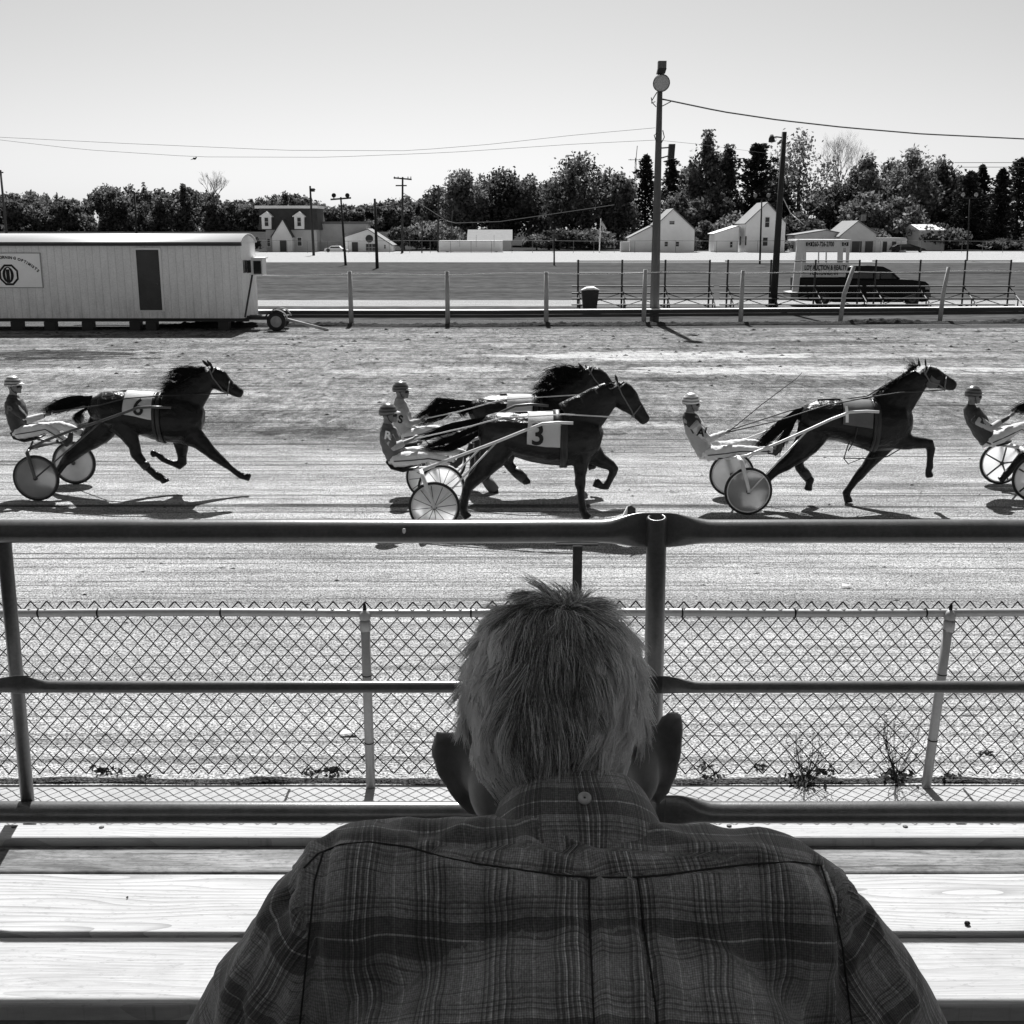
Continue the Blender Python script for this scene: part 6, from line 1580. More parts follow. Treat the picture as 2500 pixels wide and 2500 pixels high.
# ---- drivers
def stripes_helmet(base, band, name):
    t = NT(name, .3); c = t.coord(); s = t.new('ShaderNodeSeparateXYZ'); t.l.new(c, s.inputs[0])
    w = t.new('ShaderNodeTexWave'); w.inputs['Scale'].default_value = 7.0; w.inputs['Distortion'].default_value = 2.5; t.l.new(c, w.inputs['Vector']); w.bands_direction = 'Z'
    t.color(t.rng(w.outputs[1], .48, .52, base, band)); return t.m
def driver(label, T_, Y, head, neck, hip, sh_n, el_n, hand, knee_n, foot_n, knee_f, foot_f, jacket, helmet, face_dir=1, letter=None, sleeves=None, seed=1, goggles=True, short=False, visor=None, pants=None, hr=None, fore=False, yoke=None):
    pants = pants or M_PANTS
    hc = WP(T_, head[0], head[1], Y); sc_ = WS(T_, head[0], head[1], Y); r = (hr or head[2]) * sc_
    t = thing('person', (WP(T_, hip[0], hip[1], Y).x, Y, 0), label, 'person', 'sulky drivers')
    A = lambda p, dy: WP(T_, p[0], p[1], Y + dy)
    nk, hp = A(neck, 0), A(hip, 0)
    fwd = Vector((1, 0, 0))
    # body: one continuous figure - head with face, neck, torso, limbs, hands, feet
    mb = MB()
    mb.ball(hc + Vector((.005, 0, -.015)), .092, .074, .105, 16, 12)
    fc = hc + Vector((.062, 0, -.055)); mb.ball(fc, .05, .055, .075, 12, 8)
    mb.loft([(fc + Vector((.035, 0, .03)), .008, .008), (fc + Vector((.062, 0, -.005)), .014, .014), (fc + Vector((.045, 0, -.018)), .010, .012)], 8)   # nose
    mb.ball(fc + Vector((.028, 0, -.062)), .026, .028, .020, 8, 6)                   # chin
    mb.ball(fc + Vector((.046, 0, -.036)), .010, .022, .007, 8, 6)                   # lips
    for s_ in (-1, 1): mb.ball(hc + Vector((-.01, s_ * .076, -.05)), .018, .008, .03, 8, 6)   # ears
    mb.loft([(hc + Vector((-.01, 0, -.07)), .056, .056), (hc.lerp(nk, .8), .06, .062), (nk + Vector((0, 0, -.04)), .07, .10)], 12)
    ch = nk.lerp(hp, .35); wa = nk.lerp(hp, .72)
    back = Vector((-.03, 0, 0))
    mb.loft([(nk + Vector((0, 0, -.03)), .06, .10), (nk.lerp(hp, .13), .10, .185), (ch, .13, .195), (wa, .12, .165), (hp, .12, .175)], 16, (0, 1, 0))
    arms = []
    for s_ in (-1, 1):
        S, E, Hd = A(sh_n, s_ * .18), A(el_n, s_ * .24), A(hand, s_ * .05)
        if s_ > 0: S.z -= 0; 
        mb.loft([(S, .058, .055), (S.lerp(E, .5), .048, .045), (E, .038, .038), (E.lerp(Hd, .5), .034, .032), (Hd, .022, .026)], 10, (0, 1, 0))
        arms.append((S, E, Hd))
        d = (Hd - E).normalized()
        mb.ball(Hd + d * .03, .036, .024, .032, 8, 6)
        for q in range(4):   # fingers curl round the rein
            o = Hd + d * .05 + Vector((0, s_ * .015, .022 - .015 * q))
            mb.tube([o, o + d * .028 + Vector((0, -s_ * .012, -.006)), o + d * .020 + Vector((0, -s_ * .034, -.010))], .0085, 6, .007)
        mb.tube([Hd + Vector((0, 0, .02)), Hd + d * .03 + Vector((0, -s_ * .02, .034)), Hd + d * .05 + Vector((0, -s_ * .03, .026))], .010, 6, .008)
    legs_ = []
    for s_, kn, ft in ((-1, knee_n, foot_n), (1, knee_f, foot_f)):
        Hh, K, Ft = hp + Vector((0, s_ * .10, 0)), A(kn, s_ * .20), A(ft, s_ * .24)
        mb.loft([(Hh, .10, .095), (Hh.lerp(K, .5), .082, .08), (K, .058, .056), (K.lerp(Ft, .35), .056, .052), (Ft, .036, .036)], 12, (0, 1, 0))
        mb.loft([(Ft + Vector((-.05, 0, -.03)), .035, .036), (Ft + Vector((.02, 0, .02)), .042, .042), (Ft + Vector((.05, 0, .12)), .03, .04)], 8)
        legs_.append((Hh, K, Ft))
    link('body', fuse(mb, .011, 2, .5, 'body'), M_SKIN, t)
    # jacket
    mb = MB(); g_ = .016
    mb.loft([(hc.lerp(nk, .72) , .066, .07), (nk + Vector((.0, 0, -.0)), .075 + g_, .11), (nk.lerp(hp, .07), .10 + g_, .185 + g_), (ch, .136 + g_, .20 + g_), (wa, .13 + g_, .178 + g_), (hp + (hp - nk).normalized() * .03, .10 + g_, .16 + g_)], 18, (0, 1, 0))
    for S, E, Hd in arms:
        e1 = .55 if short else .92
        mb.loft([(S, .078, .074), (S.lerp(E, .5), .070, .066), (E, .058, .056)] + ([] if short else [(E.lerp(Hd, .5), .045, .043), (E.lerp(Hd, .9), .034, .034)]), 12, (0, 1, 0))
    me = fuse(mb, .012, 2, .5, 'jacket')
    displace(me, lambda c: mnoise.noise(Vector(c) * 14 + Vector((seed, 0, 0))) * .010)
    link('jacket', me, jacket, t)
    if sleeves:
        for S, E, Hd in arms:
            mb = MB(); mb.loft([(S.lerp(E, .85), .056, .056), (E, .060, .060), (E.lerp(Hd, .4), .056, .052), (E.lerp(Hd, .85), .045, .042)] if fore else [(S.lerp(E, .15), .076, .074), (S.lerp(E, .6), .070, .066), (E, .060, .060), (E.lerp(Hd, .45), .054, .052)], 12, (0, 1, 0))
            link('sleeve', fuse(mb, .012, 1, .5, 'sleeve'), sleeves, t)
    if yoke:
        mb = MB(); mb.loft([(hc.lerp(nk, .78), .075, .08), (nk, .088 + g_, .125), (nk.lerp(hp, .08), .10 + g_, .19 + g_), (nk.lerp(hp, .24), .118 + g_, .20 + g_), (nk.lerp(hp, .40), .122 + g_, .198 + g_)], 18, (0, 1, 0))
        link('shoulder_panel', fuse(mb, .012, 2, .5, 'yoke'), yoke, t)
    # trousers
    mb = MB(); mb.loft([(hp.lerp(nk, .14), .105, .17), (hp, .135, .185), (hp + (legs_[0][1] - hp) * .1 + Vector((0, .1, 0)) * 0, .11, .17)], 14, (0, 1, 0))
    for Hh, K, Ft in legs_: mb.loft([(Hh, .115, .11), (Hh.lerp(K, .5), .096, .092), (K, .074, .068), (K.lerp(Ft, .4), .068, .062), (K.lerp(Ft, .88), .052, .05)], 14, (0, 1, 0))
    me = fuse(mb, .012, 2, .5, 'trousers')
    displace(me, lambda c: mnoise.noise(Vector(c) * 11 + Vector((0, seed, 0))) * .012 + mnoise.noise(Vector(c) * 27) * .005)
    tr_ = link('trousers', me, pants, t)
    Hh, K, Ft = legs_[0]
    MB().tube([Hh + Vector((0, -.112, 0)), Hh.lerp(K, .5) + Vector((0, -.094, -.01)), K + Vector((0, -.071, -.01)), K.lerp(Ft, .8) + Vector((0, -.055, 0))], .008, 6).build('side_stripe', M_BLACK, tr_)
    for Hh, K, Ft in legs_:
        mb = MB(); mb.loft([(K.lerp(Ft, .72), .050, .050), (Ft + Vector((-.02, 0, -.02)), .050, .046), (Ft + Vector((-.04, 0, -.05)), .04, .044)], 10); mb.loft([(Ft + Vector((-.055, 0, -.055)), .035, .040), (Ft + Vector((.02, 0, .02)), .050, .046), (Ft + Vector((.05, 0, .13)), .034, .044), (Ft + Vector((.055, 0, .155)), .015, .02)], 10)
        link('boot', fuse(mb, .011, 1, .5, 'boot'), M_BOOT, t)
    # helmet with visor
    mb = MB(); n = 20; R1 = .131
    prof = [(R1 * math.sin(a), R1 * 1.02 * math.cos(a)) for a in np.linspace(.01, PI * .56, 10)] + [(R1 * .90, -.02)]
    mb.lathe(hc + Vector((-.006, 0, .01)), (-.10, 0, 1), prof, 26); he = mb.build('helmet', helmet, t, True)
    mb = MB(); vis = []
    for i in range(9):
        a = -PI * .32 + PI * .64 * i / 8
        for rr_, zq in ((.10, .022), (.175, -.002)): vis.append(hc + Vector((-.006 + math.cos(a) * rr_ * (1.0), math.sin(a) * .105, .015 + zq - .0)))
    mb.add(vis, [(2 * i, 2 * i + 1, 2 * i + 3, 2 * i + 2) for i in range(8)]); o = mb.build('visor', visor or M_TRIM, he, True); s_ = o.modifiers.new('s', 'SOLIDIFY'); s_.thickness = .007
    MB().tube([hc + Vector((-.02, -.098, 0)), hc + Vector((.015, -.08, -.09)), hc + Vector((.05, -.02, -.135)), hc + Vector((.015, .08, -.09)), hc + Vector((-.02, .098, 0))], .006, 5, lat=(1, 0, 0)).build('chin_strap', M_LEATHER, he)
    if goggles:
        mb = MB(); mb.loft([(hc + Vector((.075, -.055, -.032)), .018, .016), (hc + Vector((.105, -.02, -.032)), .022, .018), (hc + Vector((.105, .02, -.032)), .022, .018), (hc + Vector((.075, .055, -.032)), .018, .016)], 10, (0, 0, 1)); mb.build('goggles', M_BLACK, t, True)
    if letter:
        for ch_, lx, ly, sz, mm, rot in letter:
            p = A((lx, ly), -.18); text('jacket_letter', ch_, sz, (p.x, p.y - .105, p.z), mm, t, rot=rot, bold=.005, extrude=.004)
    return t, arms
M_H1 = stripes_helmet(.42, .08, 'helmet_wavy'); M_H2 = stripes_helmet(.12, .035, 'helmet_dark'); M_H3 = stripes_helmet(.66, .22, 'helmet_white')
driver('driver in dark jacket with letter P and pale wavy helmet on the leftmost sulky', TA, YA, (95, 290, 55), (95, 385), (150, 630), (85, 440), (195, 545), (330, 505), (335, 600), (490, 700), (440, 585), (610, 640), M_CLOTHD, M_H1, sleeves=M_CLOTHW, fore=True, letter=[('P', 85, 468, 0.172, M_CLOTHM, R(12))], seed=1)
driver('driver in pale-lettered grey jacket on the hidden sulky behind the number 3 sulky', TB, YB2, (212, 300, 52), (200, 375), (240, 600), (200, 430), (255, 520), (345, 500), (400, 570), (560, 640), (430, 560), (640, 600), M_CLOTHL, M_H2, letter=[('S', 212, 488, 0.172, M_INK, R(10))], seed=2, pants=M_PANTS)
driver('driver in grey vest with letter R and dark wavy helmet on the number 3 sulky', TB, YB3, (130, 452, 60), (122, 545), (175, 750), (125, 590), (165, 675), (295, 618), (395, 740), (585, 780), (420, 690), (650, 715), M_CLOTHM, M_H2, letter=[('R', 130, 592, 0.156, M_TRIM, R(10))], short=True, seed=3, sleeves=M_CLOTHL)
dC, armsC = driver('driver in white striped helmet holding a long whip', TC, YC, (188, 305, 50), (178, 372), (262, 570), (200, 420), (278, 500), (372, 462), (440, 555), (640, 560), (470, 520), (655, 535), M_CLOTHL, M_H3, yoke=M_CLOTHD, letter=[('A', 232, 458, 0.156, M_INK, R(10)), ('1', 258, 447, 0.117, M_INK, R(10))], sleeves=M_CLOTHW, seed=4)
driver('driver in dark jacket with pale collar cut off from his horse at the right edge', TC, YD, (1668, 265, 46), (1650, 335), (1740, 505), (1665, 385), (1760, 440), (1860, 375), (1910, 440), (2060, 500), (1930, 430), (2080, 480), M_CLOTHD, M_H2, seed=5, yoke=None, sleeves=M_CLOTHL)
w0 = WP(TC, 380, 462, YC - .05)
tag(MB().tube([w0, WP(TC, 560, 315, YC - .1), WP(TC, 740, 180, YC - .1), WP(TC, 768, 150, YC - .1)], .008, 5, .004).build('driving_whip', M_LEATHER), 'long thin black driving whip slanting up from the driver in the white striped helmet', 'whip')
# ------------------------------------------------------------------ the seated man in the foreground
from mathutils.bvhtree import BVHTree
XC = .052
man = thing('person', (XC, .45, 2.86), 'old man with tousled white hair and plaid shirt, seen from behind, leaning towards the railing', 'person')
M_MSKIN = NT('old_skin', .6); _c = M_MSKIN.coord()
M_MSKIN.color(M_MSKIN.rng(M_MSKIN.noise(_c, 30, 5, .65), .3, .7, .12, .20)); M_MSKIN.b.inputs['Subsurface Weight'].default_value = .35
M_MSKIN.b.inputs['Subsurface Radius'].default_value = (.01, .01, .01)
M_MSKIN.bump(M_MSKIN.noise(_c, 260, 4), .25, .001); M_MSKIN = M_MSKIN.m

HC = P(1352, 1728, 1.035)                                   # middle of the skull
HM = Matrix.Translation(HC) @ Matrix.Rotation(R(3.0), 4, 'Y') @ Matrix.Rotation(R(-24), 4, 'X') @ Matrix.Rotation(R(-3), 4, 'Z')
def hl(x, y, z): return HM @ Vector((x, y, z))
def lball(mb, c, rx, ry, rz, seg=20, rings=14):
    k = len(mb.v); mb.ball((0, 0, 0), rx, ry, rz, seg, rings)
    for i in range(k, len(mb.v)): mb.v[i] = tuple(hl(*(Vector(mb.v[i]) + Vector(c))))
SK = (.0785, .097, .0945)
SE = 2.7
mb = MB()
lball(mb, (0, 0, 0), 1, 1, 1, 32, 24)
inv = HM.inverted()
for i in range(len(mb.v)):
    q = inv @ Vector(mb.v[i]); k_ = sum(abs(x) ** SE for x in q) ** (1 / SE)
    mb.v[i] = tuple(hl(q.x / k_ * SK[0] * .985, q.y / k_ * SK[1] * .985, q.z / k_ * SK[2] * .985))
lball(mb, (0, -.012, -.03), .070, .080, .070)
for s_ in (-1, 1): lball(mb, (s_ * .046, -.002, -.072), .032, .045, .042)
lball(mb, (0, .055, -.055), .055, .045, .070)              # face
lball(mb, (0, .075, -.112), .030, .028, .026)              # chin
lball(mb, (0, .088, .02), .050, .02, .03)                  # brow
mb.loft([(hl(0, .098, .0), .010, .010), (hl(0, .116, -.035), .015, .014), (hl(0, .100, -.05), .012, .016)], 10)
lball(mb, (0, .098, -.074), .022, .010, .007)
for s_ in (-1, 1): lball(mb, (s_ * .030, .092, -.008), .014, .010, .010)
# ears, standing well off the head
YE = 1.045
for pts in (((1092, 1792, 20), (1094, 1815, 34), (1100, 1845, 42), (1114, 1885, 42), (1134, 1925, 36), (1156, 1962, 26), (1172, 1982, 12)),
            ((1640, 1744, 12), (1634, 1762, 26), (1627, 1795, 36), (1622, 1840, 37), (1614, 1885, 34), (1602, 1925, 27), (1590, 1955, 12))):
    L = pts[0][0] < 1300; secs = []
    for i, (u, v, r) in enumerate(pts):
        m = mpp(u, v, YE); secs.append((P(u + (0 if L else 0), v, YE - .012 + .004 * i), r * m, .0085 if i not in (0, len(pts) - 1) else .006))
    mb.loft(secs, 16, (0, 1, 0))
    secs = [(P(u + (-1 if L else 1) * r * .75, v, YE - .018 + .004 * i), .0065, .008) for i, (u, v, r) in enumerate(pts)]
    mb.loft(secs, 10, (0, 1, 0))                           # rolled rim
    u, v, _ = pts[3]; d = 30 if L else -30
    mb.loft([(P(u + d * .2, v, YE), .020, .009), (P(u + d * 2.2, v - 8, YE + .008), .020, .014)], 12)
for q_, r_q in ((P(1542, 1885, 1.03), .028), (P(1566, 1858, 1.04), .018), (P(1575, 1815, 1.04), .014), (P(1158, 1822, 1.04), .018), (P(1180, 1870, 1.035), .024)): mb.ball(q_, r_q, r_q, r_q * 1.4)
# neck and trunk
NB = Vector((XC, .905, 3.455)); NT_ = HC + Vector((0, -.015, -.06))
mb.loft([(NB, .085, .10), (NB.lerp(NT_, .4), .064, .066), (NB.lerp(NT_, .8), .060, .060), (NT_, .055, .055)], 18, (1, 0, 0))
SP = [((XC, .40, 2.985), .115, .165), ((XC, .47, 3.06), .115, .16), ((XC, .57, 3.16), .118, .165), ((XC, .67, 3.255), .122, .178), ((XC, .76, 3.335), .120, .185), ((XC, .84, 3.405), .108, .178), ((XC, .885, 3.445), .09, .14), ((XC, .915, 3.475), .07, .08)]
SP = [(Vector(c), a, b) for c, a, b in SP]
mb.loft([(c, a - .012, b - .02) for c, a, b in SP], 24, (1, 0, 0))
SHL, SHR = Vector((-.150, .885, 3.474)), Vector((.252, .885, 3.464))
ELB = [Vector((-.340, .945, 3.13)), Vector((.448, .945, 3.13))]
HND = [Vector((-.02, 1.25, 3.02)), Vector((.11, 1.26, 3.03))]
mb.loft([(SHL, .036, .036), ((-.05, .895, 3.470), .048, .05), ((XC, .90, 3.475), .054, .06), ((.15, .895, 3.468), .048, .05), (SHR, .036, .036)], 14, (0, 1, 0))
for S, E, Hd, sg in ((SHL, ELB[0], HND[0], -1), (SHR, ELB[1], HND[1], 1)):
    mb.loft([(S, .036, .036), (S.lerp(E, .5), .036, .036), (E, .032, .032), (E.lerp(Hd, .4), .032, .031), (E.lerp(Hd, .88), .026, .022), (Hd, .026, .020)], 14, (0, 1, 0))
    d = (Hd - E).normalized(); side = Vector((-sg * .5, .2, 0)).normalized()
    palm = Hd + d * .045
    mb.loft([(Hd, .028, .02), (Hd + d * .03, .038, .017), (Hd + d * .08, .040, .015)], 12, (0, 0, 1))
    for q in range(4):
        off = d.cross(Vector((0, 0, 1))).normalized() * (.028 - .019 * q)
        L = (.030, .034, .032, .025)[q]; o = Hd + d * .078 + off
        mb.tube([o - d * .02, o + d * L * .9, o + d * (L * 1.5) + Vector((0, 0, -L * .5)), o + d * L * 1.5 + Vector((0, 0, -L * 1.3))], .0088, 8, .0072)
    o = Hd + d * .02 + d.cross(Vector((0, 0, 1))).normalized() * .03 * (-sg if sg < 0 else 1)
    mb.tube([o, o + d * .035 + Vector((0, 0, .012)), o + d * .062 + Vector((0, 0, .006))], .011, 8, .009)
KN = [Vector((-.17, .90, 2.93)), Vector((.29, .90, 2.93))]
FT_ = [Vector((-.15, 1.02, 2.43)), Vector((.27, 1.02, 2.43))]
for sg, K, Ft in ((-1, KN[0], FT_[0]), (1, KN[1], FT_[1])):
    hp = Vector((XC + sg * .09, .42, 2.955))
    mb.loft([(hp, .085, .085), (hp.lerp(K, .5), .075, .075), (K, .058, .058), (K.lerp(Ft, .35), .055, .05), (Ft, .035, .035)], 14, (1, 0, 0))
    mb.loft([(Ft + Vector((0, -.05, -.035)), .032, .034), (Ft + Vector((0, .06, -.03)), .03, .042), (Ft + Vector((0, .17, -.045)), .02, .038)], 12, (1, 0, 0))
me = fuse(mb, .0055, 3, .5, 'body')
body_o = link('body', me, M_MSKIN, man)

# ---- plaid shirt
mb = MB()
mb.loft([(SP[0][0] + Vector((0, -.03, -.05)), .135, .185)] + [(c, a + .016, b + .014) for c, a, b in SP[:6]] + [(SP[6][0], .10, .155), (SP[7][0], .078, .097), (Vector((XC, .935, 3.512)), .070, .078)], 30, (1, 0, 0))
mb.loft([(SHL + Vector((-.012, 0, -.004)), .064, .064), ((-.125, .888, 3.486), .070, .070), ((-.05, .894, 3.496), .067, .070), ((XC, .898, 3.502), .066, .08), ((.15, .894, 3.492), .067, .070), ((.225, .888, 3.476), .070, .070), (SHR + Vector((.012, 0, -.004)), .064, .064)], 20, (0, 1, 0))
for S, E, Hd in ((SHL, ELB[0], HND[0]), (SHR, ELB[1], HND[1])):
    mb.loft([(S.lerp(E, -.10) + Vector((0, 0, -.012)), .040, .040), (S, .062, .060), (S.lerp(E, .25), .067, .065), (S.lerp(E, .5), .064, .062), (S.lerp(E, .8), .060, .058), (E, .056, .054), (E.lerp(Hd, .35), .052, .050), (E.lerp(Hd, .86), .040, .036)], 20, (0, 1, 0))
me = fuse(mb, .0048, 16, .6, 'shirt')
n = len(me.vertices)
bvh = BVHTree.FromPolygons([v.co[:] for v in me.vertices], [tuple(p.vertices) for p in me.polygons])
def hit(u, v):
    r = bvh.ray_cast(Vector((0, 0, H)), ray(u, v)); return r[0]
folds = [  # traced fold lines: points, height, width
  ([(1290, 2010), (1380, 2055), (1475, 2098)], .0042, .0075), ([(1320, 2045), (1400, 2085), (1455, 2115)], -.0035, .006), ([(1290, 2060), (1340, 2090), (1400, 2105)], .003, .006),
  ([(1080, 2118), (1170, 2170), (1290, 2205), (1400, 2240)], .0050, .013), ([(1100, 2170), (1200, 2230), (1330, 2290)], -.0035, .012),
  ([(808, 2062), (782, 2150), (768, 2260), (752, 2380), (735, 2520)], -.0050, .0075), ([(770, 2080), (735, 2180), (725, 2300), (700, 2450)], .0045, .010),
  ([(720, 2170), (660, 2290), (610, 2400), (560, 2520)], -.0060, .008), ([(690, 2240), (640, 2350), (590, 2470)], .0045, .009), ([(745, 2300), (700, 2400), (655, 2520)], -.0040, .008), ([(650, 2250), (590, 2370), (530, 2490)], .003, .008),
  ([(2008, 2105), (2035, 2200), (2062, 2320), (2085, 2500)], -.0050, .0075), ([(2045, 2130), (2085, 2240), (2110, 2340)], .0045, .009), ([(2095, 2270), (2140, 2380), (2180, 2500)], -.0065, .010),
  ([(2120, 2230), (2180, 2340), (2230, 2460)], .0050, .008), ([(2060, 2180), (2120, 2300), (2150, 2420), (2190, 2510)], .003, .008),
  ([(880, 2110), (860, 2250), (850, 2400), (840, 2520)], .0030, .016), ([(960, 2110), (940, 2280), (925, 2500)], -.0030, .016), ([(1700, 2140), (1760, 2300), (1800, 2500)], .0030, .016), ([(1850, 2120), (1900, 2280), (1940, 2450)], -.0030, .016),
  ([(1620, 2150), (1660, 2300), (1690, 2500)], -.0030, .012), ([(1250, 2150), (1240, 2300), (1230, 2500)], .0025, .014), ([(1180, 2000), (1120, 2030), (1040, 2060)], .003, .009), ([(1600, 2010), (1700, 2060), (1850, 2080)], .003, .010), ([(930, 2010), (1080, 2040), (1200, 2070)], -.003, .009),
  # box pleat edges: a raised panel between two deep creases
  ([(1438, 2146), (1440, 2250), (1446, 2380), (1452, 2520)], -.0055, .0050), ([(1556, 2146), (1570, 2250), (1590, 2380), (1608, 2520)], -.0055, .0050), ([(1458, 2150), (1462, 2300), (1470, 2520)], .0030, .006), ([(1538, 2150), (1550, 2300), (1580, 2520)], .0030, .006),
]
seam_px = [(742, 2120), (775, 2085), (830, 2062), (900, 2055), (1000, 2068), (1080, 2092), (1160, 2108), (1260, 2122), (1360, 2136), (1440, 2142), (1555, 2142), (1640, 2134), (1740, 2120), (1850, 2108), (1940, 2104), (2000, 2112)]
def poly(px_):
    out = []
    for (a, b), (c, d) in zip(px_[:-1], px_[1:]):
        m = max(2, int(math.hypot(c - a, d - b) / 8))
        for i in range(m):
            h = hit(a + (c - a) * i / m, b + (d - b) * i / m)
            if h is not None: out.append(h)
    return np.array([tuple(p) for p in out])
FL = [(poly(p), a, w) for p, a, w in folds]
SEAM = poly(seam_px)
co = np.empty(n * 3, np.float32); me.vertices.foreach_get('co', co); co = co.reshape(-1, 3)
no = np.empty(n * 3, np.float32); me.vertex_normals.foreach_get('vector', no); no = no.reshape(-1, 3)
disp = np.zeros(n)
for pl, a, w in FL + [(SEAM, -.0022, .0035)]:
    if len(pl) == 0: continue
    box = (co[:, 0] > pl[:, 0].min() - .05) & (co[:, 0] < pl[:, 0].max() + .05)
    idx = np.nonzero(box)[0]; d2 = np.full(len(idx), 9.0)
    for q in pl: d2 = np.minimum(d2, ((co[idx] - q) ** 2).sum(1))
    disp[idx] += (a if w < .004 else a * 1.45) * np.exp(-d2 / (w * w))
for i in range(n):
    c = Vector(co[i].tolist())
    disp[i] += mnoise.noise(c * 8 + Vector((4, 0, 2))) * .0090 + mnoise.noise(Vector((c.x * 16, c.y * 22, c.z * 22))) * .0045 + abs(mnoise.noise(Vector((c.x * 26 + c.z * 10, c.y * 14, c.z * 14)))) * -.0060 + mnoise.noise(c * 60) * .0004
co2 = co + no * disp[:, None].astype(np.float32)
me.vertices.foreach_set('co', co2.ravel()); me.update()
# cloth coordinates follow each panel of the shirt
att = me.attributes.new('cloth', 'FLOAT_VECTOR', 'POINT')
dirv = np.array([0, -.716, -.698])
s_all = (co - np.array(NB)) @ dirv
seam_s = (SEAM - np.array(NB)) @ dirv
o_ = np.argsort(SEAM[:, 0]); sx_, ss_ = SEAM[o_, 0], seam_s[o_]
ln = np.interp(co[:, 0], sx_, ss_)
cl = np.zeros((n, 3), np.float32)
cl[:, 0] = co[:, 0] - XC; cl[:, 1] = s_all
front = (no @ np.array([0, .716, .698])) > .35
cl[front, 1] = -s_all[front] + .9
yk = (s_all < ln) & ~front
sgn = np.sign(co[:, 0] - XC)
cl[yk, 0] = (co[yk, 0] - XC) * .98 + (s_all[yk] - ln[yk]) * sgn[yk] * -.18 + .011
cl[yk, 1] = (s_all[yk]) + np.abs(co[yk, 0] - XC) * .16 + .021
for S, E, Hd, sg in ((SHL, ELB[0], HND[0], -1), (SHR, ELB[1], HND[1], 1)):
    S_ = np.array(S); E_ = np.array(E); ax = (E_ - S_); L = np.linalg.norm(ax); ax /= L
    tt = (co - S_) @ ax; rad = co - S_ - tt[:, None] * ax
    seamx = (-.166 if sg < 0 else .268)
    m = (sg * (co[:, 0] - seamx) > 0) & (np.linalg.norm(rad, axis=1) < .12)
    e1 = np.array([0, -1, 0]) - ax * (-ax[1]); e1 /= np.linalg.norm(e1); e2 = np.cross(ax, e1)
    ang = np.arctan2(rad @ e2, rad @ e1)
    cl[m, 0] = ang[m] * .064 + .013; cl[m, 1] = tt[m] + .03
att.data.foreach_set('vector', cl.ravel())

def plaid():
    t = NT('plaid_flannel', .92); t.b.inputs['Specular IOR Level'].default_value = .08
    a = t.new('ShaderNodeAttribute', attribute_name='cloth')
    wob = t.new('ShaderNodeTexNoise'); wob.inputs['Scale'].default_value = 14; t.l.new(t.coord(), wob.inputs[0])
    w2 = t.new('ShaderNodeVectorMath', operation='MULTIPLY_ADD'); t.l.new(wob.outputs['Color'], w2.inputs[0]); w2.inputs[1].default_value = (.011, .011, 0); t.l.new(a.outputs['Vector'], w2.inputs[2])
    s = t.new('ShaderNodeSeparateXYZ'); t.l.new(w2.outputs[0], s.inputs[0])
    U = t.math('FRACT', t.math('ADD', t.math('DIVIDE', s.outputs[0], .0560), 10.28)); V = t.math('FRACT', t.math('ADD', t.math('DIVIDE', s.outputs[1], .0780), 10.05))
    d, g, l = .34, 1.0, 1.5
    def st(lst):
        out = []; 
        for p, c in lst: out.append((p, c))
        return out
    ru = t.ramp(U, st([(0, .85), (.04, .40), (.075, .9), (.11, .38), (.145, .85), (.18, 1.75), (.20, .36), (.24, .85), (.275, .36), (.31, .85), (.35, 1.75), (.37, .38), (.41, .85), (.445, .45), (.48, .95), (.70, 1.0), (.73, 1.55), (.76, 1.0), (.96, .95)]), 'CONSTANT')
    rv = t.ramp(V, st([(0, 1.05), (.10, .55), (.125, 1.0), (.15, .55), (.175, 1.0), (.20, .55), (.225, .95), (.30, .36), (.455, 1.3), (.475, .36), (.64, .95), (.70, .60), (.72, 1.0), (.76, 1.0), (.80, .6), (.82, 1.05)]), 'CONSTANT')
    weave = t.new('ShaderNodeTexWave'); weave.inputs['Scale'].default_value = 170; weave.inputs['Distortion'].default_value = .6; t.l.new(w2.outputs[0], weave.inputs['Vector'])
    weave2 = t.new('ShaderNodeTexWave', bands_direction='Y'); weave2.inputs['Scale'].default_value = 170; weave2.inputs['Distortion'].default_value = .6; t.l.new(w2.outputs[0], weave2.inputs['Vector'])
    fuzz = t.noise(t.coord(), 420, 3, .7); blot = t.noise(t.coord(), 24, 4, .6)
    v = t.math('MULTIPLY', t.math('MULTIPLY', ru, rv), .26)
    v = t.math('ADD', t.math('MULTIPLY', v, .86), .010)
    v = t.math('MULTIPLY', v, t.rng(weave.outputs[1], 0, 1, .72, 1.18)); v = t.math('MULTIPLY', v, t.rng(weave2.outputs[1], 0, 1, .8, 1.14))
    v = t.math('MULTIPLY', v, t.rng(fuzz, .3, .7, .55, 1.45)); v = t.math('MULTIPLY', v, t.rng(blot, .3, .7, .68, 1.30))
    t.color(v)
    t.b.inputs['Sheen Weight'].default_value = .35; t.b.inputs['Sheen Roughness'].default_value = .6
    t.b.inputs['Sheen Tint'].default_value = (1, 1, 1, 1)
    t.bump(t.math('ADD', fuzz, t.math('MULTIPLY', weave.outputs[1], .5)), .35, .0012); return t.m
M_PLAID = plaid()
shirt = link('shirt', me, M_PLAID, man)
bvh = BVHTree.FromPolygons([v.co[:] for v in me.vertices], [tuple(p.vertices) for p in me.polygons])
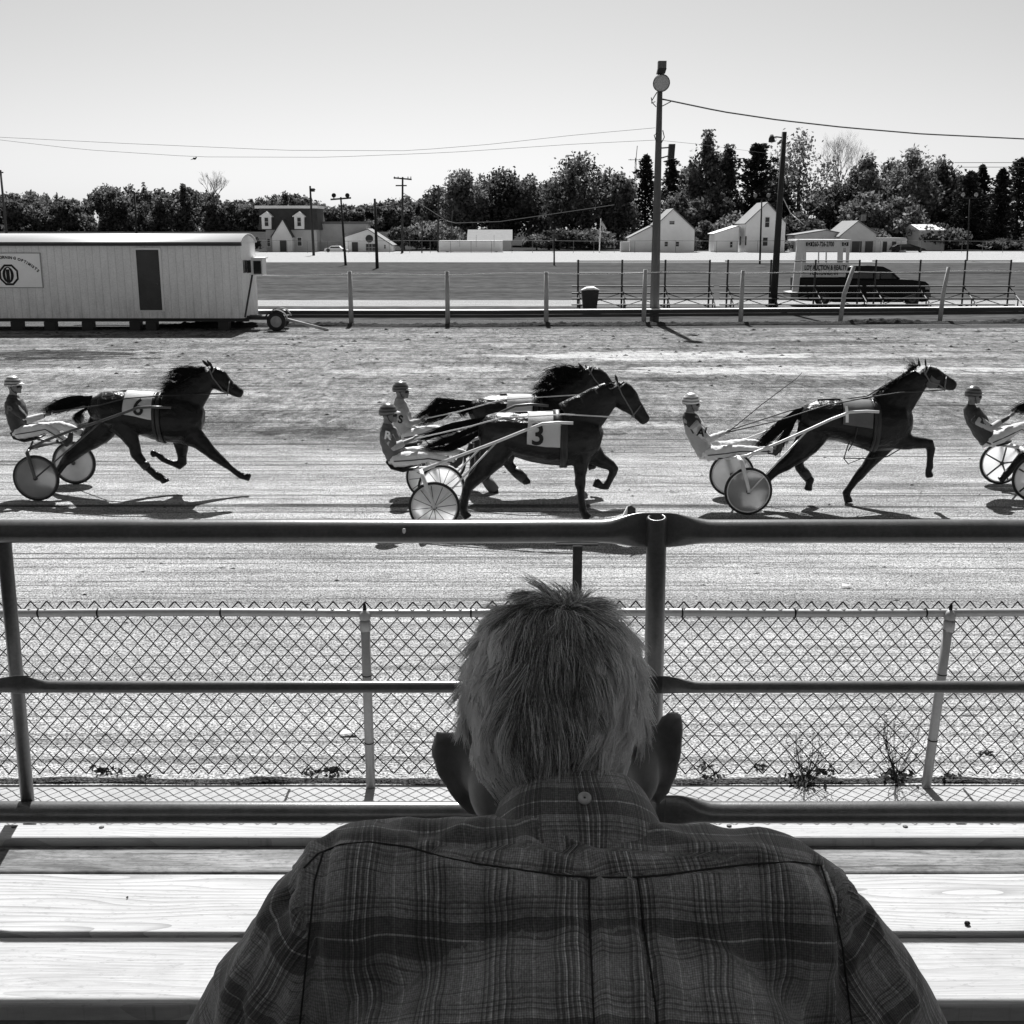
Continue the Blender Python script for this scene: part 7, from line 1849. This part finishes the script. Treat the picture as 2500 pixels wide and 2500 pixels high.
# stitched yoke seam
M_THREAD_SHADE = plain('thread_and_crease_shade', .02, .9, .2, 50)
pts = [hit(u, v) for u, v in zip(np.interp(np.linspace(0, 1, 90), np.linspace(0, 1, len(seam_px)), [p[0] for p in seam_px]), np.interp(np.linspace(0, 1, 90), np.linspace(0, 1, len(seam_px)), [p[1] for p in seam_px]))]
pts = [p - ray(1250, 2000).normalized() * .0002 for p in pts if p is not None]
MB().tube(pts, .0009, 6).build('yoke_seam', M_THREAD_SHADE, shirt, True)
for nm_, px_, rr_ in (('pleat_edge_shade', [(1438, 2146), (1440, 2250), (1446, 2380), (1452, 2520)], .0011), ('pleat_edge_shade', [(1556, 2146), (1570, 2250), (1590, 2380), (1608, 2520)], .0011), ('armhole_seam_shade', [(790, 2078), (768, 2150), (757, 2260), (744, 2380), (730, 2520)], .0009), ('armhole_seam_shade', [(2004, 2112), (2032, 2200), (2058, 2320), (2080, 2500)], .0009)):  # dark lines put crease shade along the pleat edges and armhole seams
    tt_ = np.linspace(0, 1, 60); kk = np.linspace(0, 1, len(px_))
    pp = [hit(a, b) for a, b in zip(np.interp(tt_, kk, [p[0] for p in px_]), np.interp(tt_, kk, [p[1] for p in px_]))]
    pp = [p for p in pp if p is not None]
    if len(pp) > 5: MB().tube(pp, rr_, 6).build(nm_, M_THREAD_SHADE, shirt, True)
# collar: a folded band round the neck
NBc = Vector((XC + .005, .928, 3.519)); nx = Vector((-.02, .78, .62)).normalized()
mb = MB(); seg = 64; prof = [(-.044, .066), (-.024, .077), (-.010, .0805), (.006, .079), (.022, .0755), (.036, .070), (.046, .0665), (.050, .063), (.045, .060), (.01, .062)]
ux = Vector((1, 0, 0)); uy = nx.cross(ux).normalized()
vs_, cl = [], []
for h, r in prof:
    for k in range(seg):
        a = 2 * PI * k / seg; open_ = max(0, math.sin(a)) ** 3            # dips towards the throat
        q = NBc + nx * (h - .018 * open_ + .0015 * math.sin(a * 5)) + ux * (math.cos(a) * r * 1.0) + uy * (math.sin(a) * r * .98)
        vs_.append(q); cl.append((a * .08, h + .012, 0))
m_ = len(prof); fs = [(i * seg + k, i * seg + (k + 1) % seg, (i + 1) * seg + (k + 1) % seg, (i + 1) * seg + k) for i in range(m_ - 1) for k in range(seg)]
mb.add(vs_, fs); cme = mb.mesh('collar', True); at = cme.attributes.new('cloth', 'FLOAT_VECTOR', 'POINT'); at.data.foreach_set('vector', np.array(cl, np.float32).ravel())
bm = bmesh.new(); bm.from_mesh(cme); bmesh.ops.recalc_face_normals(bm, faces=bm.faces); bm.to_mesh(cme); bm.free()
col_o = link('collar', cme, M_PLAID, shirt)
ssf = col_o.modifiers.new('s', 'SUBSURF'); ssf.levels = 1; ssf.render_levels = 2
cb = BVHTree.FromPolygons([v.co[:] for v in cme.vertices], [tuple(p.vertices) for p in cme.polygons])
h_ = cb.ray_cast(Vector((0, 0, H)), ray(1427, 1951))
if h_[0] is not None:
    ax = h_[1] if h_[1].dot(ray(1427, 1951)) < 0 else -h_[1]
    MB().lathe(h_[0], ax, [(.001, .0022), (.0022, .0022), (.0030, .0034), (.0046, .0036), (.0056, .0026), (.0058, .0008), (.0050, -.001)], 28).build('button', plain('button', .42, .35, .08, 30), shirt, True)
# trousers and shoes
mb = MB(); hp0 = Vector((XC, .40, 2.985))
mb.loft([(hp0 + Vector((0, .06, .07)), .125, .175), (hp0, .13, .185), (hp0 + Vector((0, -.02, -.02)), .12, .18)], 20, (1, 0, 0))
for sg, K, Ft in ((-1, KN[0], FT_[0]), (1, KN[1], FT_[1])):
    hp = Vector((XC + sg * .09, .42, 2.965))
    mb.loft([(hp, .10, .10), (hp.lerp(K, .5), .092, .092), (K, .075, .072), (K.lerp(Ft, .4), .068, .064), (K.lerp(Ft, .93), .055, .055)], 16, (1, 0, 0))
me = fuse(mb, .010, 3, .5, 'trousers'); displace(me, lambda c: mnoise.noise(Vector(c) * 12) * .008)
link('trousers', me, plain('dark_denim', .035, .9, .2, 30), man)
for K, Ft in zip(KN, FT_):
    mb = MB(); mb.loft([(Ft + Vector((0, -.065, -.04)), .030, .036), (Ft + Vector((0, -.01, -.01)), .055, .045), (Ft + Vector((0, .08, -.028)), .040, .048), (Ft + Vector((0, .19, -.045)), .022, .044), (Ft + Vector((0, .215, -.05)), .012, .03)], 16, (1, 0, 0))
    link('shoe', fuse(mb, .008, 2, .5, 'shoe'), M_BOOT, man)

# ---- hair: thousands of fine strands, white at the sides, grizzled in the middle
def grow_hair():
    rs = np.random.RandomState(7)
    a, b, c = SK[0] + .002, SK[1] + .002, SK[2] + .002
    whorl = np.array([.010, -.042, .094]); V = []; Fc = []; shade = []
    nclump = 760; ctr = []
    def surf(p):
        A_ = np.array([a, b, c]); q = p / A_; q = q / (np.abs(q) ** SE).sum() ** (1 / SE)
        g = np.sign(q) * np.abs(q) ** (SE - 1) / A_; return q * A_, g / np.linalg.norm(g)
    def flow(p, nrm):
        d = p - whorl; r = np.linalg.norm(d) + 1e-6
        d = d / r
        down = np.array([0, -.15, -1.0])
        w = min(1, r / .11)
        swirl = np.cross(nrm, d) * (.9 * math.exp(-r / .045) + .35 * math.sin(p[0] * 55 + 1) * math.cos(p[2] * 38))
        f = d * (1 - .55 * w) + down * (.75 * w) + swirl
        if p[2] < -.02 and p[1] < .02:                       # nape: both sides sweep to the middle
            k = min(1, (-.02 - p[2]) / .06)
            f += np.array([-(p[0] - .0) * 10 * k, -.1, 0])
        if abs(p[0]) > .055: f += np.array([0, -.35, 0])      # combed back over the ears
        f -= nrm * (f @ nrm); return f / (np.linalg.norm(f) + 1e-9)
    def ok(p):
        if p[1] > .052 and p[2] < .055: return False          # face
        if p[2] < (-.076 if abs(p[0]) < .030 else -.094): return False
        if abs(p[0]) > .068 and p[2] < -.008 and p[1] > -.055: return False
        if abs(p[0]) > .060 and p[2] < -.028 and p[1] > -.045: return False
        if abs(p[0]) > .056 and p[2] < -.055 and p[1] > -.03: return False
        if p[1] > .03 and p[2] < -.02: return False
        if abs(p[0]) > .058 and p[2] < -.055 and p[1] > -.035: return False
        return True
    for k in range(nclump):
        while True:
            d = rs.normal(size=3); d /= np.linalg.norm(d); p, nr = surf(d)
            if ok(p): break
        ctr.append((p, rs.randn(3) * .42, rs.rand(), .75 + .6 * rs.rand()))
    C = np.array([q[0] for q in ctr])
    N = 52000; made = 0
    while made < N:
        d = rs.normal(size=3); d /= np.linalg.norm(d)
        p, nr = surf(d)
        if not ok(p): continue
        if p[2] < -.06 and rs.rand() < .3: continue
        made += 1
        j = int(np.argmin(((C - p) ** 2).sum(1))); cp_, jit, csh, cl_ = ctr[j]
        L = (.026 + .020 * rs.rand()) * cl_
        if p[2] < -.02: L *= .75
        if p[2] < -.045: L *= .55
        lift = .03 + .15 * rs.rand() + (.25 if np.linalg.norm(p - whorl) < .03 else 0)
        if abs(p[0]) > .045: lift -= .04; L *= .8
        seg = 6; q = p.copy(); pts = [q.copy()]
        dirn = None
        for s_ in range(seg):
            _, nn = surf(q)
            f = flow(q, nn) + jit * .55 + rs.randn(3) * .10
            toward = (cp_ + flow(cp_, nn) * .03 - q) * 6.0
            f = f + toward * .5
            f /= np.linalg.norm(f) + 1e-9
            q = q + (f * .94 + nn * lift * (1 - s_ / seg * 1.1)) * L / seg
            sp_, nn2 = surf(q)
            el = (np.abs(q / np.array([a, b, c])) ** SE).sum() ** (1 / SE)
            if el < 1.01: q = sp_ * 1.012
            pts.append(q.copy())
        side = min(1, max(0, (abs(p[0] + .004) - .026) / .034))
        low = min(1, max(0, (p[2] + .02) / .10))
        sh = (.16 + .95 * side ** .9) * (.55 + .75 * rs.rand()) * (.65 + .7 * csh)
        if rs.rand() < .30: sh = max(sh, .55 + .3 * rs.rand())
        elif rs.rand() < .28 and side < .7: sh *= .25
        w = .00021 * (.7 + .7 * rs.rand())
        V.append(pts); shade.append(min(.97, sh * 1.5 + .10)); Fc.append(w)
    # wisps standing up at the crown
    for k in range(260):
        base = np.array([.012 + rs.randn() * .020, -.012 + rs.randn() * .018, 0]); base[2] = c * math.sqrt(max(.1, 1 - (base[0] / a) ** 2 - (base[1] / b) ** 2))
        dr = np.array([(base[0] - .012) * 14 + rs.randn() * .35, .35 + rs.randn() * .3, 1.15]); dr /= np.linalg.norm(dr); L = .014 + .020 * rs.rand()
        pts = [base + dr * L * f + np.array([0, .010 * f * f, -.008 * f * f]) * rs.rand() * 1.5 for f in np.linspace(0, 1, 7)]
        V.append(pts); shade.append(.5 + .4 * rs.rand()); Fc.append(.00024)
    V = np.array(V); n_, m_, _ = V.shape
    M4 = np.array(HM)[:3, :]
    W = V @ M4[:, :3].T + M4[:, 3]
    T = np.gradient(W, axis=1); T /= np.linalg.norm(T, axis=2, keepdims=True) + 1e-9
    rnd = np.random.RandomState(3).normal(size=(n_, 1, 3)); e1 = np.cross(T, rnd); e1 /= np.linalg.norm(e1, axis=2, keepdims=True) + 1e-9; e2 = np.cross(T, e1)
    rad = np.array(Fc)[:, None, None] * np.array([1, 1.05, 1.05, 1.0, .85, .6, .2])[None, :, None]
    rings = [W + rad * (e1 * math.cos(x) + e2 * math.sin(x)) for x in (0, 2 * PI / 3, 4 * PI / 3)]
    VV = np.stack(rings, 2).reshape(-1, 3)
    base = (np.arange(n_) * m_ * 3)[:, None, None]
    i_ = np.arange(m_ - 1)[None, :, None] * 3; k_ = np.arange(3)[None, None, :]; k2 = (k_ + 1) % 3
    F4 = np.stack([base + i_ + k_, base + i_ + k2, base + i_ + 3 + k2, base + i_ + 3 + k_], 3).reshape(-1, 4).astype(np.int32)
    me = bpy.data.meshes.new('hair'); me.vertices.add(len(VV)); me.vertices.foreach_set('co', VV.astype(np.float32).ravel())
    me.loops.add(F4.size); me.loops.foreach_set('vertex_index', F4.ravel()); me.polygons.add(len(F4)); me.polygons.foreach_set('loop_start', np.arange(0, F4.size, 4, dtype=np.int32))
    me.update(calc_edges=True); me.polygons.foreach_set('use_smooth', [True] * len(me.polygons))
    at = me.attributes.new('tone', 'FLOAT', 'POINT'); at.data.foreach_set('value', np.repeat(np.array(shade, np.float32), m_ * 3))
    t = NT('grey_hair', .5); an = t.new('ShaderNodeAttribute', attribute_name='tone'); t.color(an.outputs['Fac'])
    t.b.inputs['Specular IOR Level'].default_value = .35
    tl = t.new('ShaderNodeBsdfTranslucent'); t.l.new(an.outputs['Fac'], tl.inputs[0]); mx = t.new('ShaderNodeMixShader'); mx.inputs[0].default_value = .3
    t.l.new(t.b.outputs[0], mx.inputs[1]); t.l.new(tl.outputs[0], mx.inputs[2]); t.l.new(mx.outputs[0], t.out.inputs[0])
    return link('hair', me, t.m, man)
grow_hair()
bpy.data.scenes.remove(SCR)
